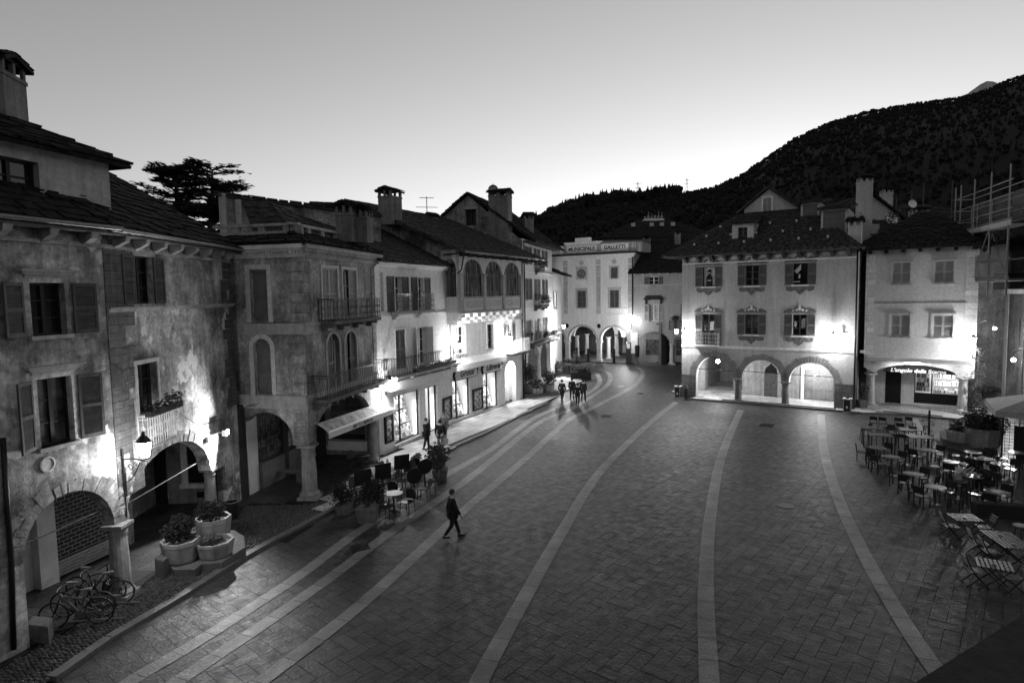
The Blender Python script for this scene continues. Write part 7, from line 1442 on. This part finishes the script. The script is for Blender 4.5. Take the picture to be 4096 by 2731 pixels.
p = (22.27,32.35); o = thing('vine_post', 'dark post with a thin climbing plant in front of the shoe shop pavement', 'post', (p[0], p[1], 0)); MB().tube([(0, 0, 0), (0, 0, 2.05)], .055, 8).build('post', 'iron', o); f_ = MB()
for i in range(14): leaves(f_, (random.uniform(-.35, .25), random.uniform(-.1, .1), .3+random.random()*1.6), .12, 9, .05)
f_.build('foliage', 'leaf', o)
p = (24.91,43.22); shrub('potted_shrub', 'tall leafy plant in a pot between the frescoed house and the shoe shop', p[0], p[1], .13, .4, 1.5, 260, ('square', .3, .55), .09); p = (30.41,40.85); shrub('potted_shrub', 'potted plant at the right column of the shoe shop', p[0], p[1], .13, .4, 1.0, 260, ('square', .3, .6), .08)
o = thing('climbing_vine', 'dark climbing vine on the right corner of the shoe shop house', 'vine', sf.mw @ Vector((6.3, -.1, .1))); f_ = MB()
for i in range(50): leaves(f_, (random.uniform(-.15, .4), random.uniform(-.2, .2), .3+random.random()*4.2), .22, 12, .07)
f_.build('foliage', 'leaf_dark', o); MB().tube([(0, 0, 0), (.1, 0, 2), (.15, 0, 4.4)], .04, 5).build('stem', 'bark', o)
for q_, r_, h_, lab in (((33.52,43.40), .9, 1.4, 'dark hedge plants at the mouth of the alley, nearer the shoe shop'), ((34.78,44.04), .7, 1.2, 'dark hedge plants at the mouth of the alley, nearer the scaffolding')): shrub('potted_shrub', lab, q_[0], q_[1], 0, r_, h_, 700, ('square', .4, .4), .09, 'leaf_dark')
# pavilion with a canvas roof at the right edge
c0 = Vector((*(24.19,29.84), 0)); ex = Vector((.85, -.52, 0)); ey = Vector((.52, .85, 0)); o = thing('terrace_pavilion', 'canvas roofed pavilion with dark lattice screens at the right edge of the terrace', 'pavilion', (c0.x, c0.y, 0), math.atan2(ex.y, ex.x))
for x, y in ((0, 0), (4, 0), (0, 3.2), (4, 3.2)): MB().tube([(x, y, 0), (x, y, 2.45)], .05, 6).build('post', 'iron', o)
k = MB(); k.add([(-.35, -.35, 2.5), (4.35, -.35, 2.5), (4.35, 3.55, 2.5), (-.35, 3.55, 2.5), (2, 1.6, 3.35)], [(0, 1, 4), (1, 2, 4), (2, 3, 4), (3, 0, 4)]); k.add([(-.35, -.35, 2.5), (4.35, -.35, 2.5), (4.35, -.35, 2.2), (-.35, -.35, 2.2)], [(0, 3, 2, 1)]); k.add([(-.35, -.35, 2.5), (-.35, 3.55, 2.5), (-.35, 3.55, 2.2), (-.35, -.35, 2.2)], [(0, 1, 2, 3)]); k.build('canopy', 'canopy_cloth', o); m = MB()
for i in range(22): m.tube([(.1+i*.18, 0, .1), (.1+i*.18, 0, 2.0)], .012, 4)
for i in range(12): m.tube([(0, 0, .15+i*.16), (4, 0, .15+i*.16)], .01, 4); m.tube([(0, 0, .15+i*.16), (0, 3.2, .15+i*.16)], .01, 4)
for i in range(16): m.tube([(0, .1+i*.2, .1), (0, .1+i*.2, 2.0)], .012, 4)
m.build('lattice', 'iron', o); MB().box(.6, 3.6, 1.0, 1.05, .1, 1.6).build('counter', 'wood_dark', o)
# low dark wall of planters between the two terraces
q0, q1 = Vector((*(17.27,22.33), 0)), Vector((*(19.07,21.85), 0)); L = (q1-q0).length; o = thing('planter_box', 'long low dark planter boxes between the round tables and the folding furniture', 'planter', (q0.x, q0.y, 0), math.atan2(q1.y-q0.y, q1.x-q0.x)); MB().box(0, L, 0, .45, 0, .5).build('box', 'wood_dark', o); MB().box(.04, L-.04, .04, .41, .5, .52).build('soil', 'soil', o); f_ = MB()
for i in range(12): leaves(f_, (random.uniform(2.2, L-.2), .2, .6+random.random()*.5), .25, 30, .06)
f_.build('foliage', 'leaf', o)
# parapet of the balcony the picture was taken from
a_, b_ = Vector((*(0.82,1.24), 7.75)), Vector((*(1.35,1.55), 7.75)); d_ = (b_-a_).normalized(); nn = Vector((d_.y, -d_.x, 0)); a2, b2 = a_-d_*1.2, b_+d_*2.5; o = thing('parapet', 'blurred dark stone parapet close at the bottom right corner', 'parapet', (a_.x, a_.y, 7.2)); m = MB(); of = Vector((a_.x, a_.y, 7.2)); m.hexa([a2-of-Vector((0, 0, .5)), a2+nn*.6-of-Vector((0, 0, .5)), b2+nn*.6-of-Vector((0, 0, .5)), b2-of-Vector((0, 0, .5))], [a2-of, a2+nn*.6-of, b2+nn*.6-of, b2-of]); m.build('coping', 'parapet_stone', o); m = MB(); s_ = nn*.12-of; m.hexa([a2+s_-Vector((0, 0, 1.6)), a2+nn*.3+s_-Vector((0, 0, 1.6)), b2+nn*.3+s_-Vector((0, 0, 1.6)), b2+s_-Vector((0, 0, 1.6))], [a2+s_-Vector((0, 0, .5)), a2+nn*.3+s_-Vector((0, 0, .5)), b2+nn*.3+s_-Vector((0, 0, .5)), b2+s_-Vector((0, 0, .5))]); m.build('parapet_wall', 'plaster_dim', o)

# ------------------------------------------------------------------ people
def skin_obj(name, verts, edges, rad, mat, parent, mw, sub=2):
    me = bpy.data.meshes.new(name); me.from_pydata(verts, edges, []); me.update(); me.materials.append(M[mat]); o = bpy.data.objects.new(name, me); put(o, parent, mw)
    md = o.modifiers.new('skin', 'SKIN'); sv = me.skin_vertices[0].data if me.skin_vertices else None
    if sv is None:
        bpy.context.view_layer.objects.active = o; me.attributes.new('x', 'FLOAT', 'POINT')
    for i, v in enumerate(me.skin_vertices[0].data): r = rad[i]; v.radius = (r, r) if not isinstance(r, tuple) else r; v.use_root = (i == 0)
    sb = o.modifiers.new('sub', 'SUBSURF'); sb.levels = sub; sb.render_levels = sub
    for p in me.polygons: p.use_smooth = True
    return o
def person(label, x, y, z, rz, h=1.72, stride=0.0, arms=(0, 0), coat='fabric_dark', legs='fabric_dark', hairm='hair', seated=False, lean=0.0, bag=None, cap=None, group=None, hand_up=False):
    """-y is the way the person looks; joints in metres for a 1.72 m figure"""
    o = thing('person', label, 'person', (x, y, z), rz, group); s = h/1.72; mw = WM[o.name] @ Matrix.Diagonal((s, s, s, 1))
    hp = .92 if not seated else .5; top = hp+.5; ly = -lean
    J = {'pel': (0, 0, hp), 'abd': (0, ly*.3, hp+.2), 'che': (0, ly*.8, hp+.42), 'nk': (0, ly, hp+.55), 'hd': (0, ly*1.05-.02, hp+.64), 'tp': (0, ly*1.05-.01, hp+.78)}
    for sd, k in ((-1, 'l'), (1, 'r')):
        st = stride*sd; J['h'+k] = (.1*sd, 0, hp-.04)
        if seated: J['k'+k] = (.13*sd, -.42, hp+.0); J['a'+k] = (.13*sd, -.4, .09); J['f'+k] = (.14*sd, -.55, .04)
        else: J['k'+k] = (.1*sd, -.12*st-.03*abs(st)-.02, .49); J['a'+k] = (.1*sd, -.32*st+(.04 if st < 0 else 0), .09+(.07 if st < -.3 else 0)); J['f'+k] = (.12*sd, -.32*st-.14, .04+(.0 if st >= -.3 else .0))
        J['s'+k] = (.19*sd, ly*.85, hp+.47); ar = arms[0 if sd < 0 else 1]
        if seated or ar == 2: J['e'+k] = (.24*sd, ly*.85-.12, hp+.24); J['w'+k] = (.12*sd, ly*.85-.36, hp+(.3 if not hand_up else .5))
        else: J['e'+k] = (.25*sd, ly*.8+.1*st, hp+.2); J['w'+k] = (.26*sd, ly*.6+.2*st-.05, hp-.03)
    ids = list(J); ix = {k: i for i, k in enumerate(ids)}; E = [('pel', 'abd'), ('abd', 'che'), ('che', 'nk'), ('nk', 'hd'), ('hd', 'tp')]
    for k in 'lr': E += [('pel', 'h'+k), ('h'+k, 'k'+k), ('k'+k, 'a'+k), ('a'+k, 'f'+k), ('che', 's'+k), ('s'+k, 'e'+k), ('e'+k, 'w'+k)]
    R = {'pel': .13, 'abd': .125, 'che': .14, 'nk': .055, 'hd': .09, 'tp': .075}
    for k in 'lr': R.update({'h'+k: .1, 'k'+k: .06, 'a'+k: .042, 'f'+k: .035, 's'+k: .065, 'e'+k: .043, 'w'+k: .03})
    skin_obj('body', [J[k] for k in ids], [(ix[a], ix[b]) for a, b in E], [R[k] for k in ids], 'skin', o, mw)
    def sub(name, keys, edges, grow, mat):
        iy = {k: i for i, k in enumerate(keys)}; skin_obj(name, [J[k] for k in keys], [(iy[a], iy[b]) for a, b in edges], [R[k]+grow for k in keys], mat, o, mw)
    J['cn'] = tuple((Vector(J['che'])*.45+Vector(J['nk'])*.55)); R['cn'] = .07
    J['jb'] = (0, 0, hp-.08); R['jb'] = .165; R['pel'] = .15
    sub('jacket', ['pel', 'jb', 'abd', 'che', 'cn', 'sl', 'el', 'wl', 'sr', 'er', 'wr'], [('jb', 'pel'), ('pel', 'abd'), ('abd', 'che'), ('che', 'cn'), ('che', 'sl'), ('sl', 'el'), ('el', 'wl'), ('che', 'sr'), ('sr', 'er'), ('er', 'wr')], .022, coat)
    sub('trousers', ['pel', 'hl', 'kl', 'al', 'hr', 'kr', 'ar'], [('pel', 'hl'), ('hl', 'kl'), ('kl', 'al'), ('pel', 'hr'), ('hr', 'kr'), ('kr', 'ar')], .017, legs)
    for k in 'lr':
        a = Vector(J['a'+k]); m = MB(); m.hexa([(a.x-.045, a.y+.07, .0), (a.x+.045, a.y+.07, 0), (a.x+.05, a.y-.2, 0), (a.x-.05, a.y-.2, 0)], [(a.x-.04, a.y+.06, .1), (a.x+.04, a.y+.06, .1), (a.x+.04, a.y-.17, .05), (a.x-.04, a.y-.17, .05)]); sh = m.build('shoe', 'rubber', o, mw @ T3(0, 0, a.z-.09))
        w = Vector(J['w'+k]); e_ = Vector(J['e'+k]); d = (w-e_).normalized(); sd = -1 if k == 'l' else 1; m = MB(); ax = Vector((0, 1, 0)) if abs(d.y) < .7 else Vector((1, 0, 0)); m.tube([w, w+d*.05, w+d*.09], [.028, .036, .03], 6)
        for f_ in range(4): b_ = w+d*.08+ax*(f_-1.5)*.018; L = (.06, .075, .07, .055)[f_]; m.tube([b_, b_+d*L*.55, b_+d*L+Vector((-sd*.015, -.01, 0))], [.009, .009, .006], 5)
        m.tube([w+d*.03+ax*.03, w+d*.07+ax*.055, w+d*.1+ax*.05], [.011, .01, .007], 5); m.build('hand', 'skin', o, mw)
    hc = Vector(J['hd'])+Vector((0, -.0, .06)); m = MB(); m.M = T3(*hc); m.ball((0, .018, .03), .108, (1, 1, 1.05)); m.v = [v for v in m.v]; hr = m.build('hair', hairm, o, mw)
    m = MB(); m.M = T3(*hc); m.ball((0, -.045, -.03), .07, (1, 1, 1.15)); m.tube([(0, -.11, .0), (0, -.135, -.03), (0, -.112, -.045)], .014, 5); m.ball((-.03, -.108, .005), .011); m.ball((.03, -.108, .005), .011); m.box(-.022, .022, -.117, -.105, -.075, -.068); m.ball((-.1, 0, -.02), .022); m.ball((.1, 0, -.02), .022); m.build('face', 'skin', o, mw)
    if cap: m = MB(); m.M = T3(*hc); m.lathe([(.115, .02), (.125, .06), (.1, .11), (.03, .13)], n=14); m.box(-.07, .07, -.2, -.1, .025, .035); m.build('cap', cap, o, mw)
    if bag:
        w = Vector(J['wr' if bag > 0 else 'wl']); b_ = thing('carrier_bag', 'pale carrier bag held by the person in light trousers', 'bag', tuple((mw @ T3(w.x, w.y-.02, w.z-.52)).translation)); MB().hexa([(-.15, -.07, 0), (.15, -.07, 0), (.15, .07, 0), (-.15, .07, 0)], [(-.18, -.05, .32), (.18, -.05, .32), (.18, .05, .32), (-.18, .05, .32)]).build('bag', 'canvas', b_); MB().tube([(-.08, 0, .32), (-.04, 0, .44), (.04, 0, .44), (.08, 0, .32)], .01, 5).build('handle', 'canvas', b_)
    return o
p = (-4.84,33.47); person('person in dark clothes standing in profile by the bookshop entrance', p[0], p[1], .12, 1.2, 1.72, .25, (2, 0))
p = (-4.02,33.04); person('person seen from behind in a dark jacket and light trousers holding a bag', p[0], p[1], .12, 3.0, 1.72, .1, (0, 0), legs='fabric_pale', bag=-1)
p = (-3.98,34.71); person('person in a grey coat half hidden behind the one in light trousers', p[0], p[1], .12, -.6, 1.82, .1, (2, 0), coat='fabric_grey', legs='fabric_grey', hairm='fabric_grey')
p = (-2.22,21.20); person('lone dark figure walking across the foreground paving', p[0], p[1], 0, 1.9, 1.75, .85)
G_ = 'people walking together in the middle of the square'
for q_, r, st, lab in (((3.92,48.43), 2.6, .5, 'leftmost figure of the walking group, a step apart from the others'), ((4.81,49.36), 2.9, -.5, 'slim figure at the back of the walking group'), ((4.95,46.42), 2.9, .7, 'foremost figure of the walking group'), ((5.61,48.27), 2.8, -.6, 'rightmost figure of the walking group')):
    person(lab, q_[0], q_[1], 0, r, 1.75, st, group=G_)
def seated(label, hx, face_to, **k):
    a = face(hx[0], hx[1], *face_to); dx, dy = math.sin(a)*.0, 0; person(label, hx[0], hx[1], 0, a, 1.72, seated=True, **k); spawn('wood', mk_chair('wood'), 'cafe_chair', 'dark chair under the '+' '.join(label.split()[:9]), 'chair', hx[0]-math.sin(a)*.03, hx[1]+math.cos(a)*.03, 0, a, GR)
tb = MACRO[(1670,855)]
seated('seated person in a pale cap and grey jacket leaning over the round table', (tb[0]-.62, tb[1]+.12), tb, coat='fabric_pale', legs='fabric_grey', lean=.18, cap='paint_white', hand_up=True)
seated('seated dark haired person in black facing the one with the cap', (tb[0]+.68, tb[1]+.05), tb, lean=.1)
